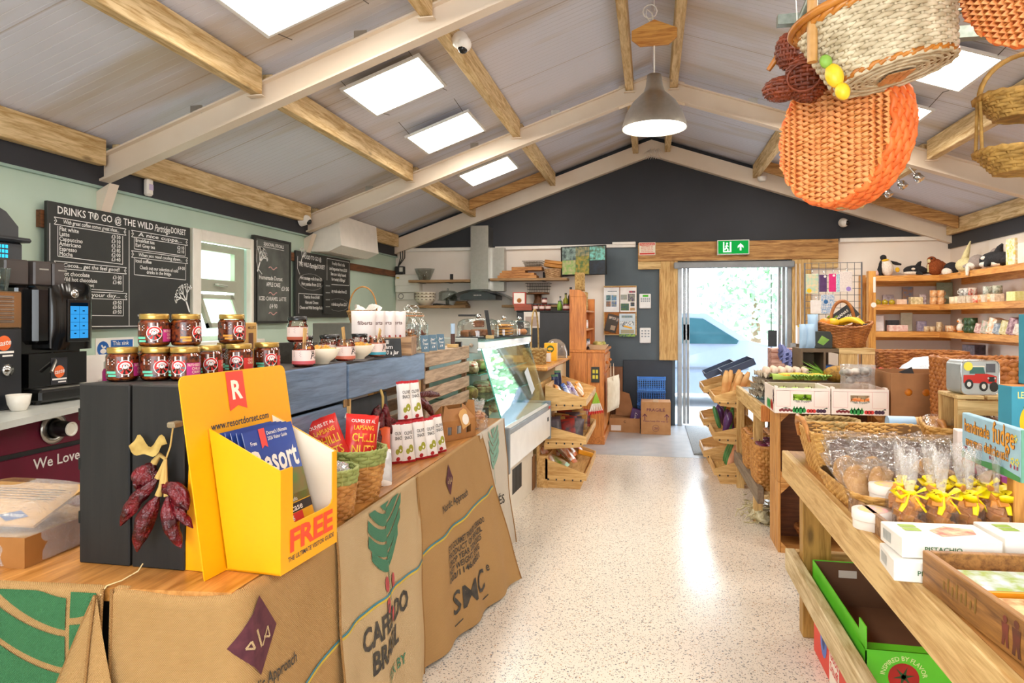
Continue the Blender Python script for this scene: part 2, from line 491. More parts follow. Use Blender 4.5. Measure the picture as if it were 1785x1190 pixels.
h = MB(METAL); h.tube([(-3.49,5.02,1.66),(-3.47,5.05,1.655),(-3.47,5.16,1.65)],.008); h.build('window_handle', win)

# doorway: aluminium frame, roller cassette, sliding leaves, pull cord
d = MB(ALU)
d.box(.33,.385, YF - .03, YF + .12,0,2.10,.004); d.box(1.655,1.71, YF - .03, YF + .12,0,2.10,.004); d.box(.385,1.655, YF + .02, YF + .12,2.05,2.10,.004)
door = struct(d, 'door_1')
d = MB(mk('cassette_grey', '#8f9396', .4, sc=8)); d.box(.28,1.73, YF - .12, YF - .07,2.01,2.09,.012); d.build('blind_cassette', door)
d = MB(ALU)
for x in (.40,.445): d.box(x, x + .035, YF + .03, YF + .07,.02,2.05,.004)
d.box(.40,.48, YF + .03, YF + .05,1.1,1.3); d.build('sliding_leaf_stile', door)
d = MB(ALU)
for x in (1.56,1.61): d.box(x, x + .035, YF + .03, YF + .07,.02,2.05,.004)
d.build('sliding_leaf_stile', door)
d = MB(mk('door_rubber', '#3b4147', .5)); d.box(1.475,1.485, YF + .05, YF + .06,1.0,1.93); d.box(1.44,1.55, YF + .045, YF + .065,1.02,1.23,.004); d.build('lock_plate', door)
d = MB(WHITE); d.tube([(1.745, YF - .1,2.05),(1.745, YF - .1,1.2),(1.76, YF - .1,1.1),(1.785, YF - .1,1.08),(1.80, YF - .1,1.12),(1.79, YF - .1,2.05)],.005,5); d.build('pull_cord', door)
m = MB(mk('mat_grey', '#8f959a', .9, col2='#7c8388', sc=60, bump=.4)); m.box(.42,1.75,7.18,9.05,.002,.012,.003)
m.build('doormat', label='grey entrance doormat lying inside the open doorway', cat='doormat')

# outside: paving, parked car, trees
m = MB(mk('pale_paving', '#d8dce0', .8, col2='#c8ced4', sc=2)); m.box(-14,18, YF + .2,34,-.14,-.02); struct(m, 'ground')
CARP = mk('silver_car_paint', '#76859a', .3, col2='#6f7e94', sc=3, coat=.4)
CARG = mk('car_glass', '#22424c', .08, sc=3, col2='#2a4c56')
RUB = mk('tyre_rubber', '#26282b', .8)
car = thing('car', 'silver hatchback parked outside across the open doorway', 'car', (.85,12.0,-.02))
prof = [(-2.05,.35),(-2.08,.75),(-1.95,.98),(-1.55,1.42),(-.9,1.50),(.0,1.47),(.65,1.05),(.95,.97),(1.75,.86),(2.02,.66),(2.08,.42),(1.9,.22),(-1.9,.22)]
def cb(u, v):
    i = int(round(u * len(prof))) % len(prof); x, z = prof[i]
    y = (v - .5) * 2
    k = 1 - .16 * max(0,(z - .9) / .6)
    return (x * (1 - .03 * abs(y)), y * .86 * k, z)
b = MB(CARP); b.grid(cb, len(prof),6, cu=True)
n = len(prof)
for s_ in (0,1):
    vs = [cb(i / n, s_) for i in range(n)]; b.add(vs, [tuple(range(n)) if s_ else tuple(range(n))[::-1]], False)
b.build('body', car)
for s_ in (-1,1):
    g = MB(CARG)
    for pts in ([(-1.45,1.0),(-1.2,1.36),(-.55,1.42),(-.55,1.0)], [(-.48,1.0),(-.48,1.42),(-.05,1.39),(.48,1.05),(.45,1.0)]):
        g.add([(x, s_ * (.875 - .14 * max(0,(z - .9) / .6)), z) for x, z in pts], [(0,1,2,3)] if len(pts) == 4 else [(0,1,2,3,4)], False)
    g.build('side_window', car)
    t = MB(mk('car_trim', '#5b6572', .5)); t.box(-.75,.62, s_ * .868, s_ * .88,.60,.63); t.box(-.5,-.38, s_ * .868, s_ * .89,.84,.87); t.build('trim_strip', car)
for wx in (-1.3,1.32):
    for s_ in (-1,1):
        wh = MB(RUB); wh.cyl((wx, s_ * .66,.31),(wx, s_ * .885,.31),.31, n=24); wo = wh.build('wheel', car)
        hb = MB(CHROME); hb.cyl((wx, s_ * .885,.31),(wx, s_ * .895,.31),.2, n=18); hb.build('hub_cap', wo)
lt = MB(flat('#e8eef2', .2)); lt.box(1.8,1.98,-.88,-.6,.62,.76,.03); lt.build('headlight', car)
LEAF = mk('pale_leaf', '#8fb08c', .7, col2='#6d9470', sc=3)
for k, (x, y, z, r) in enumerate([(2.55,18,1.95,1.45),(-.9,24,2.4,1.5),(-5.5,22,2.2,1.6),(7.5,20,2.3,1.6)]):
    t = thing('tree', ['leafy tree showing over the car bonnet through the doorway', 'leafy tree straight behind the parked car', 'leafy tree beyond the parking, left of the doorway', 'leafy tree beyond the parking, right of the doorway'][k], 'tree', (x, y, -.02),0, 'trees beyond the car park')
    m = MB(mk('bark', '#6d5a46', .9)); m.cyl((0,0,0),(0,0, z),.16,.08,8); m.build('trunk', t)
    m = MB(LEAF)
    for i in range(700):
        d = Vector((R.gauss(0,1), R.gauss(0,1), R.gauss(0,1))).normalized() * r * (R.random() ** .4)
        a = Vector((R.gauss(0,1), R.gauss(0,1), R.gauss(0,1))).normalized() * .13; c = a.cross(Vector((R.gauss(0,1), R.gauss(0,1), R.gauss(0,1)))).normalized() * .08
        p = Vector((0,0, z)) + Vector((d.x, d.y, d.z * .8)); m.quad(p - a, p + c, p + a, p - c)
    m.build('foliage', t)

# ------------------------------------------------------------------ ceiling lights
PANW = mk('led_diffuser', '#fff6ea', kind='emit', emit=LED)
def led_panel(sx, yc, label):
    x = 1.785; z = 3.655 - .35 * x
    t = thing('ceiling_light', label, 'ceiling light', (sx * x, yc, z),(0, sx * atan(.35),0), 'square LED panels under the roof')
    f = MB(flat('#dcdcda', .4))
    for q in ((-.3,-.28,-.31,.31),(.28,.3,-.31,.31),(-.28,.28,-.31,-.29),(-.28,.28,.29,.31)): f.box(*q, -.012,.006)
    f.box(-.29,.29,-.3,.3,.0,.006)
    f.build('panel_frame', t)
    e = MB(PANW); e.quad((-.28,-.29,-.006),(-.28,.29,-.006),(.28,.29,-.006),(.28,-.29,-.006)); e.build('diffuser', t)
    for a in (-.25,.25):
        for b_ in (-.3,.3): wv = MB(mk('wire', '#55504a', .5, metal=.6)); wv.cyl((a, b_, 0),(a, b_ + (.22 if b_ > 0 else -.22),.05),.0025, n=5); wv.build('hanging_wire', t)
    return t
for i, y in enumerate((3.13,4.64,5.89,7.52)):
    led_panel(-1, y, ['square LED panel cut off by the top edge of the photo', 'largest whole LED panel on the left slope', 'middle LED panel on the left slope just before the far rafter', 'smallest LED panel on the left slope beyond the far rafter'][i])
for i, y in enumerate((4.9,5.94,7.52)):
    led_panel(1, y, ['LED panel on right slope behind the big wicker basket', 'LED panel on right slope behind the orange basket', 'farthest LED panel on the right slope near the gable'][i])
for i, (sx, y) in enumerate(((-1,1.6),(-1,.2),(1,3.2),(1,1.6),(1,.2))):  # panels out of view, added to light the near bay
    led_panel(sx, y, 'LED panel on the near part of the roof above the viewer')
# ------------------------------------------------------------------ left wall: boards, air unit, small fittings
CHALK = mk('chalk_white', '#f2f2ee', .8)
BOARD = mk('blackboard', '#232422', .6, col2='#2e302c', sc=3)
BROWNB = mk('brown_batten', '#7a4a26', .6, 'wood', '#4d2c14', axis='y')
m = MB(BROWNB); m.box(-3.5,-3.47,5.58,9.05,1.95,2.03,.003); struct(m, 'trim_60')
def tree_doodle(mb, fn, x, y, s, fl=1, seed=1):
    r = random.Random(seed)
    def br(x, y, a, l, w_, d):
        x2, y2 = x + l * cos(a) * fl, y + l * sin(a)
        line2(mb, fn, [(x, y),(x2, y2)], w_)
        if d == 0: disc2(mb, fn, x2, y2, s * .035, n=7)
        else:
            for q in (-.5,.15,.6): br(x2, y2, a + q + r.uniform(-.15,.15), l * .68, w_ * .7, d - 1)
    br(x, y, rad(115), s * .34, s * .06,3)
# menu board
t = thing('chalkboard', 'wide black drinks menu board beside the window on the green wall', 'chalkboard', (-3.44,3.385,1.315))
b = MB(BOARD); b.box(-.025,0,0,1.265,0,.755,.003); b.build('board', t)
b = MB(BROWNB); b.box(-.058,-.026,-.02,1.26,.6,.7); b.build('batten', t)
F = lambda x, y: (.0012, x - 3.385, y - 1.315)
c = MB(CHALK)
write(c, F, 'DRINKS TO GO @ THE WILD', 3.45,2.005,.064, width=.80); disc2(c, F, 3.727,2.03,.017, n=12)
write(c, F, 'Partridge', 4.262,2.0,.07, width=.16, shear=.25)
write(c, F, 'DORSET', 4.432,2.007,.06, width=.165)
def banner(x0, x1, y, h, txt, sz, arr=1):
    d = h * .45
    line2(c, F, [(x0, y),(x1, y),(x1 - d, y - h / 2),(x1, y - h),(x0, y - h),(x0 + d, y - h / 2),(x0, y)],.004)
    disc2(c, F, x0 + d * .25, y - h / 2,.004, n=8); disc2(c, F, x1 - d * .25, y - h / 2,.004, n=8)
    write(c, F, txt, (x0 + x1) / 2, y - h * .72, sz, 'c', width=(x1 - x0) * .78, shear=.15)
banner(3.43,3.995,1.98,.042, 'With great coffee comes great ideas...', .034)
rows = [('Flat white', '£3·30'),('Latte', '£3·30'),('Cappuccino', '£3·30'),('Americano', '£2·85'),('Espresso', '£2·00'),('Mocha', '£3·40')]
for i, (a, p) in enumerate(rows):
    write(c, F, a, 3.465,1.905 - i * .0295,.036); write(c, F, p, 3.945,1.905 - i * .0295,.034, 'r')
line2(c, F, [(3.455,1.93),(3.455,1.752),(3.965,1.742),(3.965,1.93)],.004)
line2(c, F, [(3.40,1.94),(3.40,1.72)],.005)
banner(3.43,3.998,1.722,.042, 'Cocoa... get the feel good!', .034)
write(c, F, 'Hot chocolate', 3.475,1.64,.037); write(c, F, '£3·30', 3.955,1.64,.034, 'r')
write(c, F, 'Wild hot chocolate', 3.475,1.608,.035); write(c, F, '£3·80', 3.955,1.608,.034, 'r')
write(c, F, '(with marshmallows and cream)', 3.475,1.582,.026, width=.25)
line2(c, F, [(3.455,1.67),(3.455,1.57),(3.968,1.562),(3.968,1.67)],.004)
banner(3.43,4.004,1.55,.042, 'Sweeten your day...', .036)
for i in range(3): write(c, F, '£0·50', 3.955,1.475 - i * .03,.034, 'r')
line2(c, F, [(3.455,1.505),(3.455,1.405),(3.97,1.40),(3.97,1.505)],.004)
line2(c, F, [(4.022,1.975),(4.022,1.335)],.005); line2(c, F, [(3.40,1.335),(4.63,1.328)],.004)
banner(4.044,4.618,1.978,.044, 'A nice cuppa...', .036)
for i, (a, p) in enumerate([('Breakfast tea', '£2·10'),('Earl Grey tea', '£2·10')]):
    write(c, F, a, 4.08,1.905 - i * .033,.035); write(c, F, p, 4.578,1.897 - i * .028,.034, 'r')
line2(c, F, [(4.07,1.932),(4.07,1.855),(4.59,1.85),(4.59,1.932)],.004)
banner(4.044,4.618,1.84,.044, 'When you need cooling down...', .034)
write(c, F, 'Iced coffee', 4.08,1.765,.035); write(c, F, '£4·00', 4.585,1.745,.034, 'r')
write(c, F, 'Check out our selection of cold', 4.315,1.722,.035, 'c', width=.39); write(c, F, 'drinks in the fridge', 4.31,1.694,.033, 'c', width=.25)
line2(c, F, [(4.07,1.795),(4.07,1.68),(4.595,1.672),(4.595,1.795)],.004)
tree_doodle(c, F, 4.64,1.43,.26,1,3)
write(c, F, '*Plant based milk', 4.10,1.385,.036); write(c, F, 'www', 4.14,1.345,.042, width=.12)
c.build('chalk_writing', t)
# specials board
t = thing('chalkboard', 'tall narrow smudged chalkboard headed seasonal specials on the green wall', 'chalkboard', (-3.45,5.52,1.335))
b = MB(mk('smudged_board', '#4a4d49', .75, col2='#60645f', sc=5)); b.box(-.02,0,.03,.605,.02,.765); b.build('board', t)
b = MB(BOARD)
for q in ((0,.03,0,.787),(.605,.635,0,.787),(.03,.605,0,.022),(.03,.605,.763,.787)): b.box(-.025,.006, *q)
b.build('frame', t)
F = lambda x, y: (.0015, x - 5.52, y - 1.335)
c = MB(CHALK)
write(c, F, 'SEASONAL SPECIALS', 5.85,2.045,.045, 'c', width=.35); line2(c, F, [(5.675,2.032),(6.03,2.028)],.004)
write(c, F, 'Homemade Dorset', 5.60,1.735,.055, width=.40); write(c, F, 'APPLE CAKE', 5.72,1.675,.055, width=.24); write(c, F, '£3·50', 5.98,1.645,.055, width=.14)
write(c, F, 'ICED CARAMEL LATTE', 5.60,1.545,.052, width=.47); write(c, F, '£4·90', 5.77,1.475,.058, width=.14)
tree_doodle(c, F, 5.575,1.80,.28,-1,5); line2(c, F, [(5.57,2.08),(5.56,1.9),(5.58,1.83),(5.65,1.78)],.006)
c.build('chalk_writing', t)
c = MB(mk('chalk_pink', '#d9a5a0', .8))
for y in (1.845,1.61,1.425): line2(c, F, [(5.76 + .018 * i, y + .012 * sin(i * 1.05)) for i in range(9)],.008)
c.build('chalk_squiggle', t)
# food board
t = thing('chalkboard', 'large black food menu board under the white air unit', 'chalkboard', (-3.45,6.26,1.39))
b = MB(BOARD); b.box(-.025,0,0,1.25,0,.665,.003); b.build('board', t)
F = lambda x, y: (.0012, x - 6.26, y - 1.39)
c = MB(CHALK)
write(c, F, 'FOOD TO GO @', 6.41,1.985,.058, width=.38); write(c, F, 'THE WILD', 6.31,1.905,.062, width=.21); write(c, F, 'Partridge', 6.53,1.90,.07, width=.16, shear=.25); write(c, F, 'DORSET', 6.70,1.905,.062, width=.17)
disc2(c, F, 6.57,1.755,.26,.085,28, r0=.985)
write(c, F, 'Hot sausage rolls from £3', 6.565,1.775,.05, 'c', width=.46); write(c, F, 'Hot pasties from £3.75', 6.575,1.715,.05, 'c', width=.42)
line2(c, F, [(6.31,1.43),(6.31,1.63),(6.83,1.63)],.005)
for i, (s, w_) in enumerate([('Toasties from £4.60', .34),('Ham and Cheese', .28),('Cheese and Wild Partridge Relish', .5)]): write(c, F, s, 6.58,1.585 - i * .055,.046, 'c', width=w_)
line2(c, F, [(6.92,1.75),(6.92,2.03),(7.48,2.03),(7.48,1.76),(6.92,1.75)],.005)
for i, (s, w_) in enumerate([('Freshly filled rolls', .32),('and baguettes from £3.50', .44),('See our daily board', .38),("for today's fillings!", .34)]): write(c, F, s, 7.2,1.97 - i * .058,.05, 'c', width=w_)
write(c, F, 'Tasty made cakes from £2', 7.2,1.665,.05, 'c', width=.42); disc2(c, F, 7.2,1.53,.26,.07,24, r0=.985); write(c, F, 'Hot drinks to go from £2.50', 7.2,1.52,.05, 'c', width=.42)
tree_doodle(c, F, 6.35,1.93,.2,-1,8); line2(c, F, [(6.29,2.0),(6.285,1.88),(6.33,1.82)],.006)
c.build('chalk_writing', t)
m = MB(BOARD); m.box(-.02,0,0,.17,0,.36,.002)
F = lambda x, y: (.001, x, y)
m.use(flat('#8a8d88'))
for i in range(4): line2(m, F, [(.03,.3 - i * .075),(.13,.302 - i * .075)],.012)
m.build('small_chalkboard', label='small narrow blackboard hung over the food menu board', cat='chalkboard', loc=(-3.425,6.81,1.43))
# air conditioner
AC = flat('#eee8dd', .35)
t = thing('air_conditioner', 'white wall mounted air conditioner high beside the far rafter foot', 'air conditioner', (-3.5,6.66,2.08))
b = MB(AC); b.prism([(0.0,0.0),(.2,.0),(.34,.06),(.31,.38),(.0,.40)],(0,0,0),(1,0,0),(0,0,1),(0,1.0,0)); b.build('casing', t)
b = MB(flat('#d8d1c4', .4)); b.prism([(.05,-.004),(.2,-.004),(.2,.002),(.05,.002)],(0,.06,0),(1,0,0),(0,0,1),(0,.88,0)); b.build('louvre', t)
b = MB(flat('#9a958c')); b.box(.309,.311,.56,.62,.10,.106); b.build('badge', t)
# dome cameras
def dome(label, loc, rot):
    t = thing('security_camera', label, 'security camera', loc, rot, 'dome cameras on the roof frame')
    b = MB(WHITE, True); b.lathe([(.055,0),(.055,.02),(.05,.05),(.045,.06)], n=20); b.ell((0,0,.065),(.05,.05,.05)); b.build('housing', t)
    b = MB(BLACK, True); b.ell((.022,0,.088),(.033,.033,.03),12,8); b.build('lens', t); return t
dome('white dome camera on the dark band left of the air conditioner', (-3.47,6.38,2.36),(0, rad(80),0))
dome('white dome camera on the timber purlin beside the large left LED panel', (-1.2,4.22,3.16),(rad(20), rad(140),0))
dome('white dome camera on gable wall at the right of the dark paint', (2.3,9.07,2.55),(rad(100),0,0))
t = thing('motion_sensor', 'small white sensor on the dark band beside near rafter foot', 'sensor', (-3.475,4.22,2.24))
b = MB(WHITE); b.box(0,.045,-.03,.03,0,.12,.012); b.build('housing', t); b = MB(flat('#c9b8d8')); b.box(.045,.047,-.02,.02,.04,.08); b.build('sensor_window', t)
# notices and sink things on the wall
t = thing('notice', 'blue and white hand wash notice behind the bottom row of jars', 'sign', (-3.5,3.80,1.12))
b = MB(WHITE); b.box(0,.005,0,.33,0,.135); b.build('plate', t)
F = lambda x, y: (.006, x, y)
b = MB(flat('#1d5fae')); disc2(b, F, .06,.065,.05, n=20); rect2(b, F, .125,.02,.32,.12); b.build('blue_field', t)
b = MB(WHITE); F2 = lambda x, y: (.0068, x, y); write(b, F2, 'This sink', .14,.085,.04); disc2(b, F2,.06,.05,.026,.016); line2(b, F2, [(.045,.09),(.06,.07),(.08,.08)],.012); b.build('lettering', t)
# ------------------------------------------------------------------ coffee corner
t = thing('back_worktop', 'pale grey worktop carrying the coffee machines along the green wall', 'worktop', (0,0,.95))
b = MB(mk('pale_laminate', '#c9cbc4', .35, col2='#b9bbb4', sc=5)); b.prism([(-3.49,.6),(-2.62,.6),(-2.62,2.3),(-2.66,2.4),(-2.8,2.95),(-2.86,3.4),(-2.86,4.6),(-3.49,4.6)],(0,0,-.03),(1,0,0),(0,1,0),(0,0,.03)); b.build('top', t)
MAROON = mk('maroon_panel', '#6e1330', .35, col2='#63102a', sc=4)
t = thing('cabinet', 'maroon base cabinet with white lettering under the coffee machines', 'cabinet', (-2.98,1.6,0))
b = MB(BLACKM); b.box(-.5,-.012,0,2.9,0,.92); b.build('carcass', t)
b = MB(MAROON); b.box(-.012,0,1.02,2.2,.74,.90,.003); b.build('top_panel', t)
b = MB(MAROON); b.box(-.012,0,1.03,2.2,.12,.715,.003); d_ = b.build('door', t)
b = MB(WHITE); write(b, lambda x, y: (.002, x, y), 'We Love Coffee', 1.25,.64,.075); b.build('lettering', d_)
b = MB(CHROME, True); b.cyl((.0,1.24,.585),(.008,1.24,.585),.016, n=14); b.build('lock', d_)
b = MB(METAL, True); b.lathe([(.045,0),(.075,0),(.08,.012),(.05,.02),(.045,.0)], n=26, cap=False); o = b.build('dispenser_ring', t, loc=(.001,1.36,.828), rot=(0, pi / 2,0))
b = MB(BLACK, True); b.lathe([(.043,-.02),(.045,0),(.036,.11)], n=22); b.build('cup_sleeve', o)
b = MB(flat('#e9e2d2'), True); b.lathe([(.034,.108),(.036,.118),(.03,.122),(.026,.112)], n=22); b.build('paper_cup', o)
# bean-to-cup machine
GLOSSB = mk('gloss_black', '#0c0c0d', .12, col2='#101012', sc=10)
t = thing('coffee_machine', 'gloss black coffee machine with lit blue touchscreen', 'coffee machine', (-3.4,2.87,.95))
b = MB(GLOSSB); b.box(0,.3,0,.40,.06,.60,.012); b.box(.0,.35,.06,.40,.30,.60,.02); b.build('body', t)
b = MB(BLACK); b.box(0,.42,.02,.42,.012,.075,.012); b.build('drip_tray', t)
b = MB(METAL); b.box(.05,.41,.04,.40,.075,.08); b.build('drip_grille', t)
b = MB(GLOSSB)
for q in ((.03,.05),(.03,.37),(.37,.05),(.37,.37)): b.cyl((q[0], q[1],0),(q[0], q[1],.014),.018, n=10)
b.build('feet', t)
b = MB(GLOSSB)
def pan(u, v):
    y = .145 + .26 * u; z = .27 + .36 * v
    return (.36 + .045 * (1 - (2 * u - 1) ** 4) * (1 - .3 * (2 * v - 1) ** 4), y, z - .03 * (2 * u - 1) ** 2 * (v > .5))
b.grid(pan, 12,10); b.box(.29,.36,.145,.405,.27,.60,.01); fp = b.build('front_panel', t)
b = MB(mk('screen_black', '#101114', .1)); b.box(.40,.408,.20,.345,.31,.535,.003); b.build('screen_bezel', fp)
b = MB(mk('screen_blue', '#3aa0e8', kind='emit', emit=1.0)); b.box(.408,.409,.215,.33,.33,.50)
b.use(mk('screen_dark', '#0b2033', kind='emit', emit=.6)); b.box(.408,.409,.215,.33,.501,.518)
for i in range(4):
    for j in range(2): b.box(.409,.4095,.238 + j * .055,.252 + j * .055,.352 + i * .04,.358 + i * .04)
b.use(mk('screen_line', '#1c4b78', kind='emit', emit=.7))
for i in range(3): b.box(.409,.4093,.215,.33,.372 + i * .042,.3735 + i * .042)
b.box(.409,.4093,.272,.2735,.33,.50); b.build('screen', fp)
b = MB(CHROME, True); b.lathe([(.026,0),(.026,.012),(.02,.018),(0,.018)], n=20); b.build('dial', fp, loc=(.39,.25,.565), rot=(0, pi / 2,0))
b = MB(METAL, True); b.tube([(.31,.20,.25),(.36,.17,.21),(.385,.12,.16)],.009); b.build('steam_wand', t)
b = MB(flat('#23232a')); b.box(.352,.354,.15,.25,.09,.23); fl = b.build('sticker', t)
def taste(parent, x, y0, z0, s):
    F = lambda a, b: (x, y0 + a * s, z0 + b * s)
    b = MB(flat('#ee6a2c')); disc2(b, F, .5,.68,.36, n=22); b.build('logo_disc', parent)
    F = lambda a, b: (x + .001, y0 + a * s, z0 + b * s)
    b = MB(WHITE); write(b, F, 'taste', .5,.58,.36, 'c', shear=.25, rot=.12); rect2(b, F, 0,.2,1,.3); rect2(b, F, .4,.04,.95,.12); b.build('lettering', parent)
b = MB(GLOSSB); b.box(.30,.352,.02,.38,.085,.255); b.build('lower_front', t)
taste(t, .3548,.155,.095,.09)
hop = mk('smoked_plastic', '#4a423f', .3, col2='#3e3735', sc=5)
for i, (y0, y1, x1) in enumerate(((-.06,.075,.30),(.083,.19,.32),(.197,.275,.32))):
    b = MB(hop); b.box(.02, x1, y0, y1,.602,.73,.008); o = b.build('bean_hopper', t)
    if i: g = MB(METAL); g.box(x1, x1 + .001, y0 + .03, y0 + .085,.685,.692); g.build('badge', o)
# brewer at the frame edge
t = thing('filter_brewer', 'brewer with chrome button panel at the left edge of the photo', 'coffee machine', (-3.4,2.36,.95))
b = MB(mk('black_panel', '#23252a', .35, col2='#1c1e22', sc=5)); b.box(0,.40,0,.45,0,.385,.006); b.build('lower_body', t)
b = MB(mk('copper_chrome', '#c9a882', .16, metal=1., col2='#8d6a4a', sc=4)); b.box(0,.40,0,.45,.387,.565,.006); pb = b.build('button_panel', t)
b = MB(CHROME)
for i in range(7): b.box(.40,.412,.315,.40,.415 + i * .019,.428 + i * .019,.004)
b.build('push_buttons', pb)
b = MB(mk('green_led', '#49ff7a', kind='emit', emit=1.5), True); b.ell((.402,.29,.54),.008,8,6); b.build('indicator', pb)
b = MB(CHROME, True); b.lathe([(.028,0),(.028,.008),(.0,.012)], n=20); b.build('dial', t, loc=(.40,.37,.19), rot=(0, pi / 2,0))
b = MB(flat('#23232a')); b.box(.401,.402,.30,.40,.245,.36); b.build('sticker', t); taste(t, .4025,.302,.25,.10)
# grinder on top, cups
t = thing('coffee_grinder', 'dark grinder with blue glow behind the bean hoppers', 'grinder', (-3.42,2.93,1.682))
b = MB(mk('dark_grey_plastic', '#3a3c3f', .4)); b.box(0,.16,-.05,.13,.0,.10,.01); b.box(-.0,.2,-.07,.15,.10,.125,.01); b.build('body', t)
b = MB(mk('dark_grey_plastic', '#3a3c3f', .4)); b.prism([(-.05,0),(.11,0),(.11,.06),(.04,.13),(-.05,.17)],(.03,0,.125),(0,1,0),(0,0,1),(.12,0,0)); b.build('lid', t)
b = MB(mk('blue_glow', '#3fd0ff', kind='emit', emit=1.3))
for i in range(3):
    for j in range(4): b.box(.161,.163,-.035 + j * .02,-.022 + j * .02,.015 + i * .025,.032 + i * .025)
b.build('display', t)
m = MB(mk('clear_cup', '#eef6f6', .05, 'glass', amt=1., bump=.1), True); m.lathe([(.032,0),(.045,.105),(.048,.11),(.044,.105),(.031,.004)], n=20)
m.build('plastic_cup', label='clear plastic cup on top of chrome button panel', cat='cup', loc=(-3.06,2.745,1.516))
t = thing('coffee_cup', 'ribbed cream coffee cup standing on the pale worktop', 'cup', (-2.93,2.725,.951), rad(-20))
b = MB(mk('cream_china', '#e6dfd2', .3), True); b.lathe([(.03,0),(.033,.004),(.045,.03),(.052,.075),(.05,.075),(.043,.03),(.028,.01),(0,.008)], n=28); b.build('bowl', t)
b = MB(mk('cream_china', '#e6dfd2', .3), True); b.tube([(-.048,0,.062),(-.072,0,.06),(-.08,0,.04),(-.066,0,.022),(-.042,0,.024)],.006,8); b.build('handle', t)
t = thing('soap_bottle', 'magenta and white pump bottle beside the sink notice', 'bottle', (-3.33,3.72,.951))
b = MB(flat('#c81e8a', .3), True); b.lathe([(.032,0),(.034,.01),(.034,.1),(.025,.12)], n=16); b.build('bottle', t); b = MB(WHITE, True); b.lathe([(.026,.12),(.026,.16),(.02,.165)], n=14); b.build('pump_cap', t)
t = thing('sink', 'white hand sink with chrome tap under the blue notice', 'sink', (-3.3,3.95,.951))
b = MB(WHITE); b.box(-.18,-.16,-.32,.2,0,.2,.005); b.box(-.16,.1,-.17,.2,0,.05,.01); b.build('basin', t)
b = MB(CHROME, True); b.tube([(-.12,.0,.05),(-.12,0,.2),(-.08,0,.23),(-.02,0,.22),(-.01,0,.17)],.012,8); b.build('tap', t)
# steel unit with a bread basket behind the tasting crates
t = thing('steel_cabinet', 'low stainless steel cabinet behind the jam jars', 'cabinet', (-2.62,5.0,0)); b = MB(METAL); b.box(0,.72,0,.5,0,1.345,.006); b.build('body', t); b = MB(flat('#b98a3a')); b.box(.4,.7,-.004,0,1.2,1.25); b.build('label_strip', t)
# ------------------------------------------------------------------ shared makers: woven baskets, packets, jars, bags
def ring_shape(r0, r1, h, sx=1., sy=1., ex=2., belly=0.):
    """basket wall: angle, height share -> point; ex>2 squares the corners"""
    def f(a, t):
        r = r0 + (r1 - r0) * t + belly * sin(pi * t)
        c, s_ = cos(a), sin(a)
        k = (abs(c) ** ex + abs(s_) ** ex) ** (-1 / ex)
        return Vector((r * sx * c * k, r * sy * s_ * k, h(a, t) if callable(h) else h * t))
    return f
def woven(mb, f, rows, stakes, r=.004, amp=.004, seg=4, t0=.0, t1=1., n=5, fl=1.6, stake_r=None):
    for k in range(rows):
        t = t0 + (t1 - t0) * (k + .5) / rows; pts = []
        for i in range(stakes * seg):
            a = 2 * pi * i / (stakes * seg)
            p = f(a, t); o = Vector((p.x, p.y, 0))
            o = o.normalized() if o.length > 1e-6 else o
            pts.append(p + o * amp * sin(stakes * a / 2 * (1 if stakes % 2 == 0 else 1) + pi * (k % 2)))
        mb.tube(pts, r, n, closed=True, flatk=fl)
    for i in range(stakes):
        a = 2 * pi * (i + .5) / stakes * 1.0
        mb.tube([f(a, t0 + (t1 - t0) * j / 5) for j in range(6)], stake_r or r * 1.1,5)
    return mb
def rim(mb, f, t, r, n=60, tw=14, rr=None):
    for ph in (0, pi):
        pts = []
        for i in range(n):
            a = 2 * pi * i / n; p = f(a, t); o = Vector((p.x, p.y, 0)).normalized()
            pts.append(p + o * r * .7 * cos(tw * a + ph) + Vector((0,0, r * .7 * sin(tw * a + ph))))
        mb.tube(pts, rr or r, 6, closed=True)
    return mb
def wbase(mb, f, r=.004, rings=6):
    for k in range(1, rings + 1):
        pts = []
        for i in range(40):
            a = 2 * pi * i / 40; p = f(a, 0); pts.append(Vector((p.x * k / rings, p.y * k / rings, p.z + r * (.6 if k % 2 else 1.))))
        mb.tube(pts, r, 5, closed=True)
    for i in range(8):
        a = pi * i / 8; p, q = f(a, 0), f(a + pi, 0); mb.cyl(p + Vector((0,0, r)), q + Vector((0,0, r)), r, n=5)
    return mb
def liner(mb, f, n=32, t1=.98, k=.985):
    mb.grid(lambda u, v: (lambda p: (p.x * k, p.y * k, p.z + .003))(f(2 * pi * u, v * t1)), n, 6, cu=True)
    p = [f(2 * pi * i / n, 0) for i in range(n)]
    return mb.add([(q.x * k, q.y * k, q.z + .003) for q in p], [tuple(range(n))], False)
